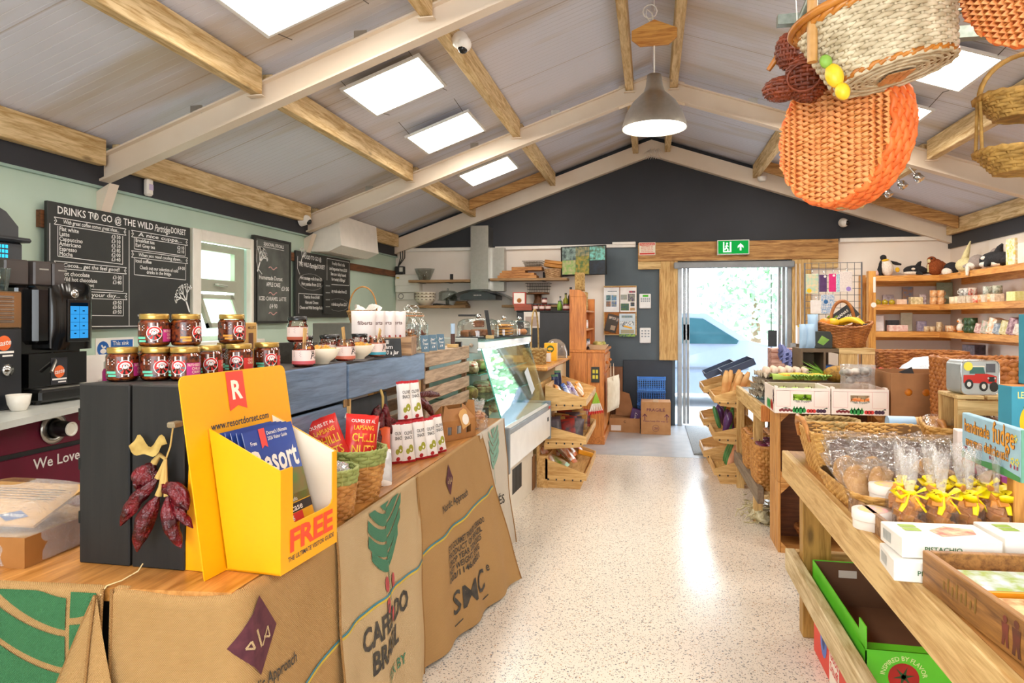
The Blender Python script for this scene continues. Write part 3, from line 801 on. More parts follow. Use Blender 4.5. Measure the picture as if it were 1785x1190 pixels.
def packet(mats, w, h, d, seed=0, bands=(.08,.92), nu=12, nv=16, crinkle=.004):
    """a pillow packet standing on its bottom seal, front towards -y; returns mesh and its front-surface function"""
    def y_of(u, v):
        e = max(0.,1 - abs(2 * u - 1) ** 2.6) ** .6 * max(0.,1 - abs(2 * v - 1) ** 3.2) ** .6
        return d / 2 * e
    def pt(u, v, s_):
        c = crinkle * mnoise.noise(Vector((u * 5 + seed * 7, v * 7, s_))) * min(1,4 * u, 4 * (1 - u))
        return (w * (u - .5) * (1 - .05 * sin(pi * v)), s_ * (y_of(u, v) + .0006) + c, h * v + .003 * mnoise.noise(Vector((u * 6, seed, v))) * (v > .9))
    m = MB()
    for s_ in (-1,1):
        vs = [pt(i / nu, j / nv, s_) for j in range(nv + 1) for i in range(nu + 1)]
        for part, mat in ((0, mats[0]),(1, mats[1])):
            fs = []
            for j in range(nv):
                inb = 1 if ((j + .5) / nv < bands[0] or (j + .5) / nv > bands[1]) else 0
                if inb != part: continue
                for i in range(nu):
                    a = j * (nu + 1) + i; q = (a, a + 1, a + nu + 2, a + nu + 1)
                    fs.append(q if s_ < 0 else q[::-1])
            if fs: m.use(mat); m.add(vs, fs, True)
    def F(x, y, off=.0015):
        u = min(1, max(0, x / w + .5)); v = min(1, max(0, y / h))
        p = pt(u, v, -1); return (p[0], p[1] - off, p[2])
    return m, F
def curved(r, z0, a0=-pi / 2, off=.0008):
    return lambda x, y: ((r + off) * cos(a0 + x / r),(r + off) * sin(a0 + x / r), z0 + y)
def cavity(mb, x0, x1, y0, y1, z0, z1, t):
    """open-topped box of wall thickness t"""
    mb.box(x0, x1, y0, y1, z0, z0 + t); mb.box(x0, x0 + t, y0, y1, z0 + t, z1); mb.box(x1 - t, x1, y0, y1, z0 + t, z1)
    mb.box(x0 + t, x1 - t, y0, y0 + t, z0 + t, z1); mb.box(x0 + t, x1 - t, y1 - t, y1, z0 + t, z1); return mb
FILM = mk('cellophane', '#ffffff', .12, 'film', sc=45, bump=.035, amt=.45)
def bag(parent, w, d, h, seed=0, top=.35, neck=.45, name='cellophane_bag', mat=None):
    """clear bag: full below, gathered at neck, flaring above"""
    m = MB(mat or FILM, True)
    def f(u, v):
        a = 2 * pi * u; z = h * v; vn = 1 - top
        if v < vn: k = 1 - (1 - neck) * max(0,(v / vn - .55) / .45) ** 2
        else: k = neck + (.75 - neck) * ((v - vn) / top) ** .8
        n_ = 1 + .16 * mnoise.noise(Vector((cos(a) * 2 + seed * 5, sin(a) * 2, v * 5)))
        c, s_ = cos(a), sin(a); q = (abs(c) ** 3 + abs(s_) ** 3) ** (-1 / 3) if v < vn else 1
        fl = .5 if v > vn else 1
        return (w / 2 * c * q * k * n_, d / 2 * s_ * q * k * n_ * fl, z + (.015 * sin(a * 5 + seed) * (v > .95)))
    vn = 1 - top; m.grid(lambda u, v: f(u, v * vn),28,9, cu=True); m.use(mk('film_top', '#ffffff', .1, 'film', sc=40, bump=.16, amt=.6)); m.grid(lambda u, v: f(u, vn + v * top),28,8, cu=True)
    return m.build(name, parent)

BURLAP = mk('burlap', '#c79f69', .95, 'weave', col2='#ab8149', sc=11)
BURLAPL = mk('burlap_pale', '#d6bd95', .95, 'weave', col2='#c2a374', sc=11)
BURLAPW = mk('burlap_white', '#e2dacb', .95, 'weave', col2='#cfc4b2', sc=11)
INKG = mk('green_ink', '#3f7a5c', .95, 'weave', col2='#4f8a6a', sc=11)
INKGD = mk('deep_green_ink', '#2f6a3e', .95, 'weave', col2='#3d7a4c', sc=11)
INKK = mk('black_ink', '#33302c', .95, sc=40, col2='#4a433a')
INKM = mk('maroon_ink', '#4a1f2a', .95, sc=40, col2='#5a2c34')
INKR = mk('red_ink', '#b2484a', .95, sc=40)
# ------------------------------------------------------------------ the front counter
HC = .77
TOPM = mk('counter_ply', '#c98d4a', .35, 'wood', '#9d6527', axis='y', coat=.2)
t = thing('display_counter', 'long plywood counter skirted with printed coffee sacks', 'counter', (0,0,0))
b = MB(TOPM); b.prism([(-2.4,1.25),(-1.484,1.334),(-.927,1.394),(-.897,4.13),(-1.62,4.13),(-1.62,1.85),(-2.4,1.85)],(0,0, HC - .03),(1,0,0),(0,1,0),(0,0,.03)); b.build('worktop', t)
b = MB(BLACKM); b.box(-2.3,-.95,1.45,1.46,0, HC - .03); b.box(-.96,-.95,1.46,4.1,0, HC - .03); b.build('under_panel', t)
for x, y in ((-1.02,1.52),(-1.55,1.52),(-2.2,1.6),(-1.02,2.8),(-1.55,2.8),(-1.02,4.0),(-1.55,4.0)):
    b = MB(PALEZ); b.box(x - .04, x + .04, y - .04, y + .04,0, HC - .03); b.build('leg', t)
def sack(name, label, fn, w, h, mat, nu=60, nv=60, edge=None):
    m = MB(mat, True); m.grid(lambda u, v: fn(u * w, -.02 + v * (h + .02)), nu, nv)
    o = m.build('coffee_sack', label=label, cat='sack', group='coffee sacks hung round the counter')
    ed = MB(mk('sack_hem', '#b88d52', .95, 'weave', col2='#94693a', sc=11), True)
    for a in ((0, w) if edge is None else edge):
        ed.tube([fn(a, i * h / 30) for i in range(31)],.004,6)
    ed.build('hem', o)
    return o
def aisle(y0, y1, fl0, fl1, ph, amp=.008, x0=-.888):
    """cloth hanging down the aisle side from y0; fl0/fl1 flare (m per m) at its two ends"""
    W = y1 - y0
    def f(a, b):
        s_ = a / W
        if b < 0: return Vector((x0 + b + .004, y0 + a, HC + .002 - b * .02))
        fl = fl0 + (fl1 - fl0) * s_
        return Vector((x0 + fl * b + amp * b * 3 * sin(a * 21 + ph + b * 2.5) + .003 * sin(b * 16 + a * 6), y0 + a, HC + .002 - b + .0 * a))
    return f
def onto(fn, off=.0035):
    def g(x, y):
        p = fn(x, y); e = .004
        n = (fn(x + e, y) - fn(x - e, y)).cross(fn(x, max(0.0001, y + e)) - fn(x, max(0., y - e)))
        n = n.normalized() if n.length > 1e-9 else Vector((1,0,0))
        if n.x - n.y < 0: n = -n
        return p + n * off
    return g
def leafprint(o, g, x, y, s, mat, rows=5, stem=True, tilt=0., lim=9.):
    """printed leaf sprig: lobes sweep up and out from a stem; y grows downward on the cloth"""
    m = MB(mat, False)
    ct, st = cos(tilt), sin(tilt)
    G = lambda a, b: g(min(lim, x + (a * ct - b * st) * s), max(.008, y + (a * st + b * ct) * s))
    for sd in (-1,1):
        for i in range(rows):
            yb = 1.0 - i * .19 - (.06 if sd > 0 else 0); ht = .157
            vs = []; N_, K_ = 12,3
            for p in range(N_ + 1):
                q = p / N_
                out = (.42,.52,.54,.5,.3)[i]
                xx = sd * (.012 + out * q); yy = yb - .27 * q ** 1.2 + .03 * sin(pi * q)
                hh = ht * (1 - .1 * q) if i < rows - 1 else ht * 1.5 * (1 - .9 * q)
                for k in range(K_ + 1): vs.append(G(xx, yy - hh * k / K_))
            m.add(vs, [(p * (K_ + 1) + k, (p + 1) * (K_ + 1) + k, (p + 1) * (K_ + 1) + k + 1, p * (K_ + 1) + k + 1) for p in range(N_) for k in range(K_)], False)
    if stem:
        for i in range(14): poly2(m, G, [(-.01,.1 + i * .09),(.01,.1 + i * .09),(.01,.19 + i * .09),(-.01,.19 + i * .09)])
    m.build('leaf_print', o)
def stripe(o, g, w, y, sl=0.):
    for k, mt in enumerate((mk('blue_yarn', '#3f7f8f', .9), mk('yellow_yarn', '#cdb03a', .9))):
        m = MB(mt)
        line2(m, g, [(w * i / 30, y + sl * i / 30 + k * .008 + .002 * sin(i)) for i in range(31)],.007); m.build('woven_stripe', o)
def logo(o, g, x, y, s):
    m = MB(INKM); P = [(0,-1),(.75,0),(0,1),(-.75,0)]; N_ = 6
    vs = []; 
    for i in range(N_ + 1):
        for j in range(N_ + 1):
            a, b_ = i / N_, j / N_; vs.append(g(x + s * .75 * (a - b_), y + s * (a + b_ - 1)))
    m.add(vs, [(i * (N_ + 1) + j, (i + 1) * (N_ + 1) + j, (i + 1) * (N_ + 1) + j + 1, i * (N_ + 1) + j + 1) for i in range(N_) for j in range(N_)], False)
    m.build('diamond_logo', o)
    m = MB(BURLAPL); G = lambda a, b: g(x + a * s, y + b * s) + Vector((.0012,-.0012,0))
    line2(m, G, [(-.42,.12),(-.3,.0),(-.22,.22),(-.42,.12)],.05); line2(m, G, [(-.12,-.2),(.05,.3)],.07); line2(m, G, [(.1,.3),(.34,-.1),(.42,.2),(.16,.1)],.05)
    m.build('logo_mark', o)
flip = lambda g: (lambda x, y: g(x, -y))
# sack at the near left: leaf print and folded corner
def nearf(x0, y0, x1, y1, ph, fl, amp=.006):
    W = sqrt((x1 - x0) ** 2 + (y1 - y0) ** 2); dx, dy = (x1 - x0) / W, (y1 - y0) / W
    def f(a, b):
        if b < 0: return Vector((x0 + dx * a, y0 + dy * a - b - .004, HC + .002))
        o = .008 + fl * b + amp * 2 * b * sin(a * 17 + ph) + .002 * sin(b * 20)
        return Vector((x0 + dx * a + dy * o, y0 + dy * a - dx * o, HC + .002 - b))
    return f
f1 = nearf(-2.3,1.258,-1.225,1.358,1.,.05)
sk = sack('s', 'near left coffee sack with big deep green leaf print and folded corner', f1,1.08,.74, BURLAP, 80,50)
leafprint(sk, onto(f1),1.0,-.10,.45, INKGD, 5, False, 0.,1.068)
fold = MB(BURLAP, True)
def ff(u, v):
    b = .01 + v * .72; w_ = .006 + .50 * v
    p = f1(1.075, b)
    a = (u - .68) * w_
    return Vector((p.x + a + .015 * v, p.y - .012 - .075 * v * sin(pi * min(1, u * 1.02)) ** .8 - .012 * sin(u * 9) * v, p.z))
fold.grid(ff, 24,40); fo = fold.build('folded_corner', sk)
h_ = MB(mk('sack_hem', '#b88d52'), True); h_.tube([ff(.62, i / 30) + Vector((0,-.004,0)) for i in range(31)],.0035,6); h_.tube([ff(0, i / 30) for i in range(31)],.003,6); h_.build('hem', fo)
h_ = MB(mk('string', '#d9c08e', .9), True); h_.tube([(-1.225,1.345, HC - .01),(-1.222,1.36, HC + .006),(-1.21,1.39, HC + .007),(-1.19,1.42, HC + .02),(-1.185,1.43, HC + .035)],.0018,5); h_.build('loose_thread', sk)
# sack wrapping the corner
A0 = Vector((-1.205,1.365)); A1 = Vector((-.915,1.392)); L1 = (A1 - A0).length
def f2(a, b):
    o = .010 + .03 * max(0, b) + .010 * max(0, b) * sin(a * 15 + 1)
    rc = .03
    if a < L1 - rc:
        p = A0 + (A1 - A0) * (a / L1); n = Vector((.09,-1)).normalized()
    elif a < L1 + rc:
        q = (a - L1 + rc) / (2 * rc); p0 = A0 + (A1 - A0) * ((L1 - rc) / L1); p2 = Vector((-.903, A1.y + rc))
        p = p0 * (1 - q) ** 2 + A1 * 2 * q * (1 - q) + p2 * q * q; n = Vector((.09 + q, -1 + q)).normalized()
    else: p = Vector((-.903, A1.y + a - L1)); n = Vector((1,0))
    if b < 0: o = .004 + b; b = 0.
    return Vector((p.x + n.x * o, p.y + n.y * o, HC + .001 - b - .012 * sin(a * 9) ** 2))
sk = sack('s', 'plain coffee sack folded round the counter corner with maroon diamond logo', f2, L1 + .50,.76, BURLAP, 90,50)
g2 = onto(f2); logo(sk, g2, L1 + .052,.115,.092)
m = MB(INKK); write(m, flip(g2), 'Nordic Approach', L1 - .03,-.245,.042, width=.24, rot=.02); m.build('printed_name', sk)
stripe(sk, g2, L1 + .48,.34,-.03)
# cafes do brasil
f3 = aisle(1.84,2.545,.035,.06,.5)
sk = sack('s', 'coffee sack with green leaf, red berries and two bold black words', f3,.705,.76, BURLAPL, 70,60)
g3 = onto(f3); leafprint(sk, g3,.36,-.03,.27, INKG, 5); stripe(sk, g3,.70,.30,.02)
m = MB(INKR)
for a, b_ in ((.335,.275),(.40,.285),(.335,.345),(.385,.395)): disc2(m, g3, a, b_, .016,.026,12)
m.build('berry_print', sk)
m = MB(INKK); write(m, flip(g3), 'CAFÉS DO', .16,-.43,.10, width=.37, bold=.03); write(m, flip(g3), 'BRASIL', .21,-.52,.10, width=.25, bold=.03); m.build('printed_words', sk)
m = MB(INKG); write(m, flip(g3), 'TEX BY', .33,-.61,.05); m.build('maker_words', sk)
# nordic approach
f4 = aisle(2.53,3.56,.03,.28,2.2,.006)
sk = sack('s', 'coffee sack with small diamond logo, black shipping text and flared hem', f4,1.03,.755, BURLAP, 80,60)
g4 = onto(f4); logo(sk, g4,.40,.10,.068)
m = MB(INKK); write(m, flip(g4), 'Nordic Approach', .27,-.215,.045, width=.33)
for i, s_ in enumerate(['5710 GOURMET FINISHED CERRADO', 'PRODUCT OF BRAZIL', 'CROP YEAR 2024/2025', 'NET WEIGHT: 59KG', '002/1146/0821']): write(m, flip(g4), s_, .28,-.385 - i * .033,.036, width=(.48,.44,.42,.38,.36)[i], bold=.02)
write(m, flip(g4), 'SMC', .30,-.66,.13, width=.34, shear=.15); write(m, flip(g4), 'e', .68,-.60,.06); line2(m, g4, [(.30,.70),(.66,.70)],.006)
m.build('printed_words', sk); stripe(sk, g4,1.0,.31,-.04)
f5 = aisle(3.50,4.12,.06,.10,4.,.012,-.884)
sk = sack('s', 'whitest coffee sack with pale green leaf, last before the glass fridge', f5,.62,.75, BURLAPW, 50,50)
leafprint(sk, onto(f5),.30,.0,.24, mk('pale_green_ink', '#7fb09a', .95, 'weave', col2='#8fbca8', sc=11),5)
m = MB(INKK); write(m, flip(onto(f5)), 'CAFÉS', .2,-.45,.07); m.build('printed_words', sk)

# ------------------------------------------------------------------ crates standing on the counter
DKW = mk('black_crate', '#1d1a18', .65, 'wood', '#131110', axis='z')
SHEENW = mk('blue_black_crate', '#67809f', .38, 'wood', '#4a6079', axis='y', coat=.25)  # black boards; the blue sheen of daylight is put into their base colour
DKY = mk('black_crate_y', '#302c29', .5, 'wood', '#1f1c1a', axis='y')
t = thing('wooden_crate', 'black painted crate standing on end under the stacked chilli jars', 'crate', (-1.42,1.49, HC))
b = MB(DKW)
b.box(0,.146,0,.014,0,.452,.003); b.box(.153,.30,0,.014,0,.452,.003)
b.build('end_boards', t)
b = MB(DKY)
for z in (0,.438): b.box(0,.3,.014,.42, z, z + .014,.002)
b.box(.286,.3,.014,.42,.014,.438); b.box(0,.014,.014,.42,.014,.438); b.build('side_boards', t)
b = MB(BLACK)
for z in (.10,.235,.36): b.box(-.001,.004,-.0008,.01, z, z + .03)
b.build('slots', t)
t = thing('wooden_crate', 'blue black crate with metal corner clip right behind the yellow dispenser', 'crate', (-1.42,1.92, HC))
b = MB(SHEENW)
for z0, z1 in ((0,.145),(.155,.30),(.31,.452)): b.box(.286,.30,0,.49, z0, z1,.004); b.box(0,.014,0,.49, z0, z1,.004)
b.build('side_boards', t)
b = MB(DKY); b.box(.014,.286,0,.49,.438,.452); b.box(.014,.286,0,.012,0,.438); b.box(.014,.286,.478,.49,0,.438); b.build('top_board', t)
b = MB(mk('old_brass', '#a98a5e', .4, metal=.8)); b.box(.298,.306,.455,.485,.285,.315,.003); b.box(.3,.312,.487,.492,.288,.312,.002); b.build('corner_clip', t)
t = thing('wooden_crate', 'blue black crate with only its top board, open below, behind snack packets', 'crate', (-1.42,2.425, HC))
b = MB(SHEENW); b.box(.286,.30,0,.89,.31,.442,.004); b.box(0,.014,0,.89,.31,.442,.004); b.build('side_boards', t)
b = MB(DKY); b.box(.0,.286,0,.89,.428,.442); b.build('top_board', t)
b = MB(PALEZ)
for y in (.02,.84): b.box(.25,.284, y, y + .035,0,.428); b.box(.016,.05, y, y + .035,0,.428)
b.build('corner_posts', t)
GREYW = mk('weathered_slat', '#c3ab8f', .7, 'wood', '#8f7a63', axis='y', bump=.25)
t = thing('wooden_crate', 'bare weathered slatted crate beside the glass display fridge', 'crate', (-1.42,3.33, HC))
b = MB(GREYW)
for z in (.01,.10,.19,.28,.365): b.box(.286,.30,0,.85, z, z + .066,.003); b.box(0,.014,0,.85, z, z + .066,.003)
b.build('slats', t)
b = MB(mk('weathered_post', '#9a7450', .7, 'wood', '#6d4c30', axis='z'))
for y in (.006,.81): b.box(.26,.285, y, y + .034,0,.431); b.box(.015,.04, y, y + .034,0,.431)
b.build('corner_posts', t)
b = MB(GREYW)
for x in (.0,.155): b.box(x, x + .145,0,.85,.431,.443,.002)
b.build('top_slats', t)

# ------------------------------------------------------------------ chilli jars
JG = mk('jar_glass', '#f3ece6', .03, 'glass', amt=1.)
GOLD = mk('gold_lid', '#c9a75c', .3, metal=.75, col2='#b5924a', sc=40)
CHILI = mk('chilli_oil', '#7a240c', .25, col2='#e0701c', sc=70, bump=.3)
def band(mb, C, x0, x1, y0, y1): mb.grid(lambda u, v: C(x0 + (x1 - x0) * u, y0 + (y1 - y0) * v),10,1, smooth=False)
def chilli_jar(v):
    t = thing('chilli_jar', 'x', 'jar', (0,0,-5))
    b = MB(CHILI, True); b.lathe([(.0,.003),(.034,.003),(.036,.008),(.036,.066),(.031,.071),(0,.071)], n=28); b.build('contents', t)
    b = MB(JG, True); b.lathe([(.030,0),(.036,.002),(.0385,.008),(.0385,.068),(.0335,.074),(.0335,.078)], n=28); b.build('glass_body', t)
    b = MB(GOLD, True); b.lathe([(.0365,.0735),(.037,.075),(.037,.085),(.0355,.088),(.0,.0875)], n=28); b.build('lid', t)
    C = curved(.0387,0)
    b = MB(mk('jar_label_dark', '#1d0a08', .25, col2='#7d3614', sc=110)); b.grid(lambda u, w_: C((u - .62) * .17,.01 + .055 * w_),26,1); lb = b.build('label', t)
    C1 = curved(.0393,0); C2 = curved(.0397,0); C3 = curved(.0401,0)
    b = MB(flat('#efe9e4')); rect2(b, C1,-.009,.012,.009,.064); disc2(b, C1,0,.036,.0195, n=24)
    for i in range(4): rect2(b, C1,-.046,.056 - i * .004,-.025 - .004 * (i % 2),.058 - i * .004)
    b.build('white_print', lb)
    red = flat('#d4261e'); b = MB(red); disc2(b, C2,0,.036,.0175, n=20, a0=0, a1=pi, r0=.0); poly2(b, C2, [(-.018,.047),(-.011,.05),(-.017,.056)]); poly2(b, C2, [(.018,.047),(.011,.05),(.017,.056)])
    for i in range(4): disc2(b, C2,0,.036,.0175, n=4, a0=pi + i * .8, a1=pi + i * .8 + .42, r0=.45)
    b.build('red_print', lb)
    b = MB(BLACK)
    for i in range(4): disc2(b, C3,0,.036,.0175, n=4, a0=pi + .42 + i * .8, a1=pi + .42 + i * .8 + .38, r0=.45)
    b.build('black_print', lb)
    b = MB(flat('#efe9e4')); C4 = curved(.0404,0); disc2(b, C4,0,.0385,.006, n=12); disc2(b, C4,0,.036,.0135, n=16, a0=.35, a1=pi - .35, r0=.7); b.use(BLACK); disc2(b, curved(.0407,0),0,.041,.0018, n=8); b.build('muzzle_print', lb)
    pc = flat('#67c8a8') if v != 2 else flat('#e8a13a')
    b = MB(pc); band(b, C1,-.05,-.022,.0205,.0265); band(b, C1,-.044,-.021,.0125,.018); b.build('peg_print', lb)
    b = MB(flat('#c02a7c') if v == 0 else flat('#cf2f2a')); band(b, C1,.021,.062,.013,.047); b.build('colour_flash', lb)
    b = MB(flat('#f4e3c4'))
    for i, s_ in enumerate((['NUTS+SEEDS', 'CHILLI', 'CRISP'] if v == 0 else ['CHILLI', 'CRISP'])): write(b, C2, s_, .058,.038 - i * .0095,.0095, 'r', width=.034 if i == 0 and v == 0 else .024)
    b.build('lettering', lb)
    return t
JV = [chilli_jar(0), chilli_jar(1), chilli_jar(2)]
ZT = HC + .452
jl = [  # x, y, level, kind, turn, label
    (-1.375,1.585,0,0,.15, 'leftmost chilli jar of the bottom row on the black crate'),
    (-1.385,1.71,0,0,.5, 'chilli jar half hidden behind the leftmost bottom jar'),
    (-1.30,1.62,0,0,.3, 'second chilli jar of the bottom row with green pegs printed'),
    (-1.225,1.635,0,0,-.45, 'bottom row chilli jar with magenta nuts and seeds flash'),
    (-1.235,1.745,0,1,.2, 'chilli jar squeezed behind the magenta flash jar'),
    (-1.215,1.865,0,1,-.2, 'bottom row chilli jar with red chilli crisp flash'),
    (-1.29,1.93,0,1,.3, 'chilli jar behind the right end of the bottom row'),
    (-1.195,1.985,0,1,.35, 'rightmost chilli jar of the bottom row'),
    (-1.33,1.648,1,0,.0, 'leftmost chilli jar standing on the top row'),
    (-1.275,1.705,1,2,.9, 'middle chilli jar of the top row with orange pegs'),
    (-1.262,1.90,1,2,.6, 'rightmost top row chilli jar standing apart from the other two')]
for i, (x, y, lv, k, a, lab) in enumerate(jl):
    face = math.atan2(-y, -x) + pi / 2 + a
    o = dup(JV[k],(x, y, ZT + .001 + lv * .0885), face, lab, 'chilli crisp jars stacked on the black crate')
def kill(o):
    for c in list(o.children): kill(c)
    bpy.data.objects.remove(o)
for o in JV: kill(o)
# ------------------------------------------------------------------ tasting jars, bowls, boxes on the black crates coloured with a blue sheen
t = thing('chocolate_box', 'tan gift box with brown window behind the tasting jars', 'box', (-1.345,2.12, ZT))
CARD = mk('tan_card', '#d9ad62', .6, col2='#cf9f52', sc=14)
b = MB(CARD); b.box(-.06,.0,-.07,.05,0,.15,.002); b.build('carton', t)
F = lambda x, y: (.0006, x, y)
b = MB(mk('choc_brown', '#6d4632', .6)); rect2(b, F, .0,.06,.028,.115); disc2(b, F, .012,.022,.012, n=12); b.build('printed_window', t)
b = MB(flat('#6b4a2a')); write(b, F, "MILLER'S", -.004,.128,.014, width=.046); b.build('lettering', t)
b = MB(flat('#3a2c1e')); F = lambda x, y: (-.06 + x, -.0706, y); line2(b, F, [(.03,.02),(.033,.06),(.03,.13)],.004); b.build('printed_grass', t)
PINKL = flat('#ead3cc')
HON = mk('red_jam', '#8a1f14', .2, col2='#b5401a', sc=30)
def tjar(label, x, y, col, band, stick, lid=False, z=ZT):
    t = thing('tasting_jar', label, 'jar', (x, y, z + .001), math.atan2(-y, -x) + pi / 2 + .25, 'jam jars along the blue crates')
    b = MB(col, True); b.lathe([(0,.003),(.033,.003),(.034,.01),(.034,.058),(0,.06)], n=24); b.build('jam', t)
    b = MB(JG, True); b.lathe([(.03,0),(.036,.004),(.037,.012),(.037,.062),(.0325,.07),(.033,.082),(.031,.083)], n=24); b.build('glass_body', t)
    C = curved(.0372,0); b = MB(PINKL); b.grid(lambda u, v: C((u - .5) * .15,.013 + .043 * v),24,1); l_ = b.build('label', t)
    b = MB(band); C2 = curved(.0378,0); b.grid(lambda u, v: C2((u - .5) * .15,.009 + .011 * v),24,1); b.build('colour_band', l_)
    b = MB(BLACKM); write(b, C2, 'P', .012,.026,.03, shear=.3); line2(b, C2, [(.028 + i * .004,.03 + .004 * sin(i * 2.1)) for i in range(8)],.0022); write(b, C2, 'THE', .014,.047,.009)
    b.use(flat('#8a6a70')); 
    for i in range(5): rect2(b, C2,-.045,.05 - i * .004,-.018 - .003 * (i % 2),.052 - i * .004)
    b.build('lettering', l_)
    if lid:
        b = MB(BLACK, True); b.lathe([(.035,.08),(.0355,.082),(.0355,.093),(.033,.095),(0,.095)], n=24); b.build('lid', t)
    if stick:
        b = MB(PALEZ); d = Vector(stick); u_ = d.orthogonal().normalized() * .009; w_ = d.cross(u_).normalized() * .0022
        p0 = Vector((0,0,.03)); vs = []
        for q in (0,1):
            for sa, sb in ((-1,-1),(1,-1),(1,1),(-1,1)): vs.append(p0 + d * q + u_ * sa * (1 if q else .7) + w_ * sb)
        b.add(vs, [(3,2,1,0),(4,5,6,7),(0,1,5,4),(1,2,6,5),(2,3,7,6),(3,0,4,7)], False); b.build('wooden_stick', t)
    return t
tjar('open jam jar with rosy band and stick, nearest the chilli jars', -1.165,2.165, HON, flat('#c9545c'),(.01,.02,.10))
tjar('open jam jar with coral band and upright stick between the two bowls', -1.155,2.47, HON, flat('#c96a52'),(-.012,-.01,.10))
tjar('open jam jar with teal band and leaning stick beside the slate sign', -1.15,2.77, mk('orange_jam', '#c4571a', .2, sc=30), flat('#3f9fb4'),(.03,.06,.085))
tj = tjar('closed jam jar raised behind the front tasting jar', -1.30,2.37, HON, flat('#b8563a'), None, True, ZT + .075)
t = thing('riser_block', 'small riser hidden behind the tasting jars', 'stand', (-1.30,2.37, ZT)); b = MB(DKY); b.box(-.05,.05,-.06,.06,0,.074); b.build('block', t)
for k, (x, y) in enumerate(((-1.345,2.50),(-1.30,2.62),(-1.35,2.75),(-1.27,2.86))):
    tjar('black lidded jam jar in the row behind the bowls', x, y, HON, flat('#b8563a'), None, True)
CRM = mk('cream_bowl', '#e8dfcb', .3, col2='#e0d5be', sc=5)
CRISP = mk('crisp_yellow', '#e2b455', .6, col2='#c98d33', sc=30)
def bowl(label, x, y):
    t = thing('bowl', label, 'bowl', (x, y, ZT),0, 'cream tasting bowls on the blue crates')
    b = MB(CRM, True); b.lathe([(.026,0),(.028,.006),(.05,.022),(.068,.055),(.066,.056),(.048,.026),(.0,.012)], n=30); b.build('dish', t)
    b = MB(CRISP)
    for i in range(60):
        a, r_ = R.uniform(0,2 * pi),.055 * sqrt(R.random()); p = Vector((r_ * cos(a), r_ * sin(a),.045 + .012 * R.random() + (.055 - r_) * .15)); u_ = Vector((R.gauss(0,1), R.gauss(0,1),.5)).normalized() * .011; v_ = u_.orthogonal().normalized() * .009
        b.add([p - u_, p + v_, p + u_, p - v_], [(0,1,2,3)], False)
    tag(b.build('crackers', t), kind='stuff')
bowl('cream bowl of crackers between first and second open jam jars', -1.175,2.315)
bowl('cream bowl of crackers between second and third open jam jars', -1.17,2.62)
SLT = mk('slate_black', '#34373a', .7, col2='#2b2e31', sc=20)
def slate(label, loc, rot, w_, h_, lines, tilt=.18, mat=None, cat='sign'):
    t = thing('price_sign', label, cat, loc, (-tilt, 0, rot))
    b = MB(mat or SLT); b.box(-w_ / 2, w_ / 2,0,.004,0, h_, .001); b.build('slate', t)
    b = MB(CHALK); F = lambda x, y: (x, -.0008, y)
    for s_, x, y, sz, wd in lines: write(b, F, s_, x, y, sz, 'c', width=wd, shear=.15)
    b.build('chalk_writing', t); return t
slate('black slate sign reading Chilli Jam £5.50 a jar', (-1.15,2.90, ZT - .01), rad(38),.125,.085, [('Chilli', -.02,.06,.026,.05),('Jam', -.0,.038,.026,.042),('£5·50 a Jar', -.0,.013,.026,.095)])
# crate of biscuit pouches
KNOT = mk('knotty_box', '#b08a62', .6, 'wood', '#6f4d30', axis='x', bump=.3)
t = thing('small_wooden_box', 'small knotty wooden box filled with white pouches', 'box', (-1.245,3.12, ZT - .01), rad(12))
b = MB(KNOT); cavity(b, -.13,.13,-.09,.09,0,.085,.01); b.build('box', t)
POU = mk('pouch_white', '#ece3df', .45, col2='#e2d6d2', sc=8)
pm, PF = packet((POU, POU),.105,.17,.035,3,(0,1))
po = pm.build('biscuit_pouch', label='x', cat='pouch')
b = MB(flat('#6b4a44')); write(b, PF, 'filberts', 0,.115,.022, 'c', width=.07); b.build('lettering', po)
b = MB(flat('#b5352c'))
for x in (-.02,.0,.025): poly2(b, PF, [(x - .008,.03),(x + .008,.03),(x + .004,.06),(x - .004,.06)]); disc2(b, PF, x, .066,.006, n=8)
b.use(flat('#e88a5a')); disc2(b, PF, .032,.045,.014, n=10); b.build('printed_figures', po)
pl = [(-1.30,2.985,.3),(-1.335,3.04,.1),(-1.27,3.03,.5),(-1.32,3.11,.35),(-1.245,3.09,.2),(-1.215,3.15,.25)]
pn = ['leftmost white biscuit pouch in the knotty box', 'second white pouch of the box, behind the leftmost', 'white pouch in the middle front of the knotty box', 'white pouch at the back centre of the knotty box', 'white pouch before the right end of the knotty box', 'rightmost white pouch, nearest the glass biscuit jars']
for k, (x, y, a) in enumerate(pl):
    dup(po, (x, y, ZT + .002), math.atan2(-y, -x) + pi / 2 + a - .2, pn[k], 'white biscuit pouches in the knotty box').scale = (1,1,1.15)
kill(po)
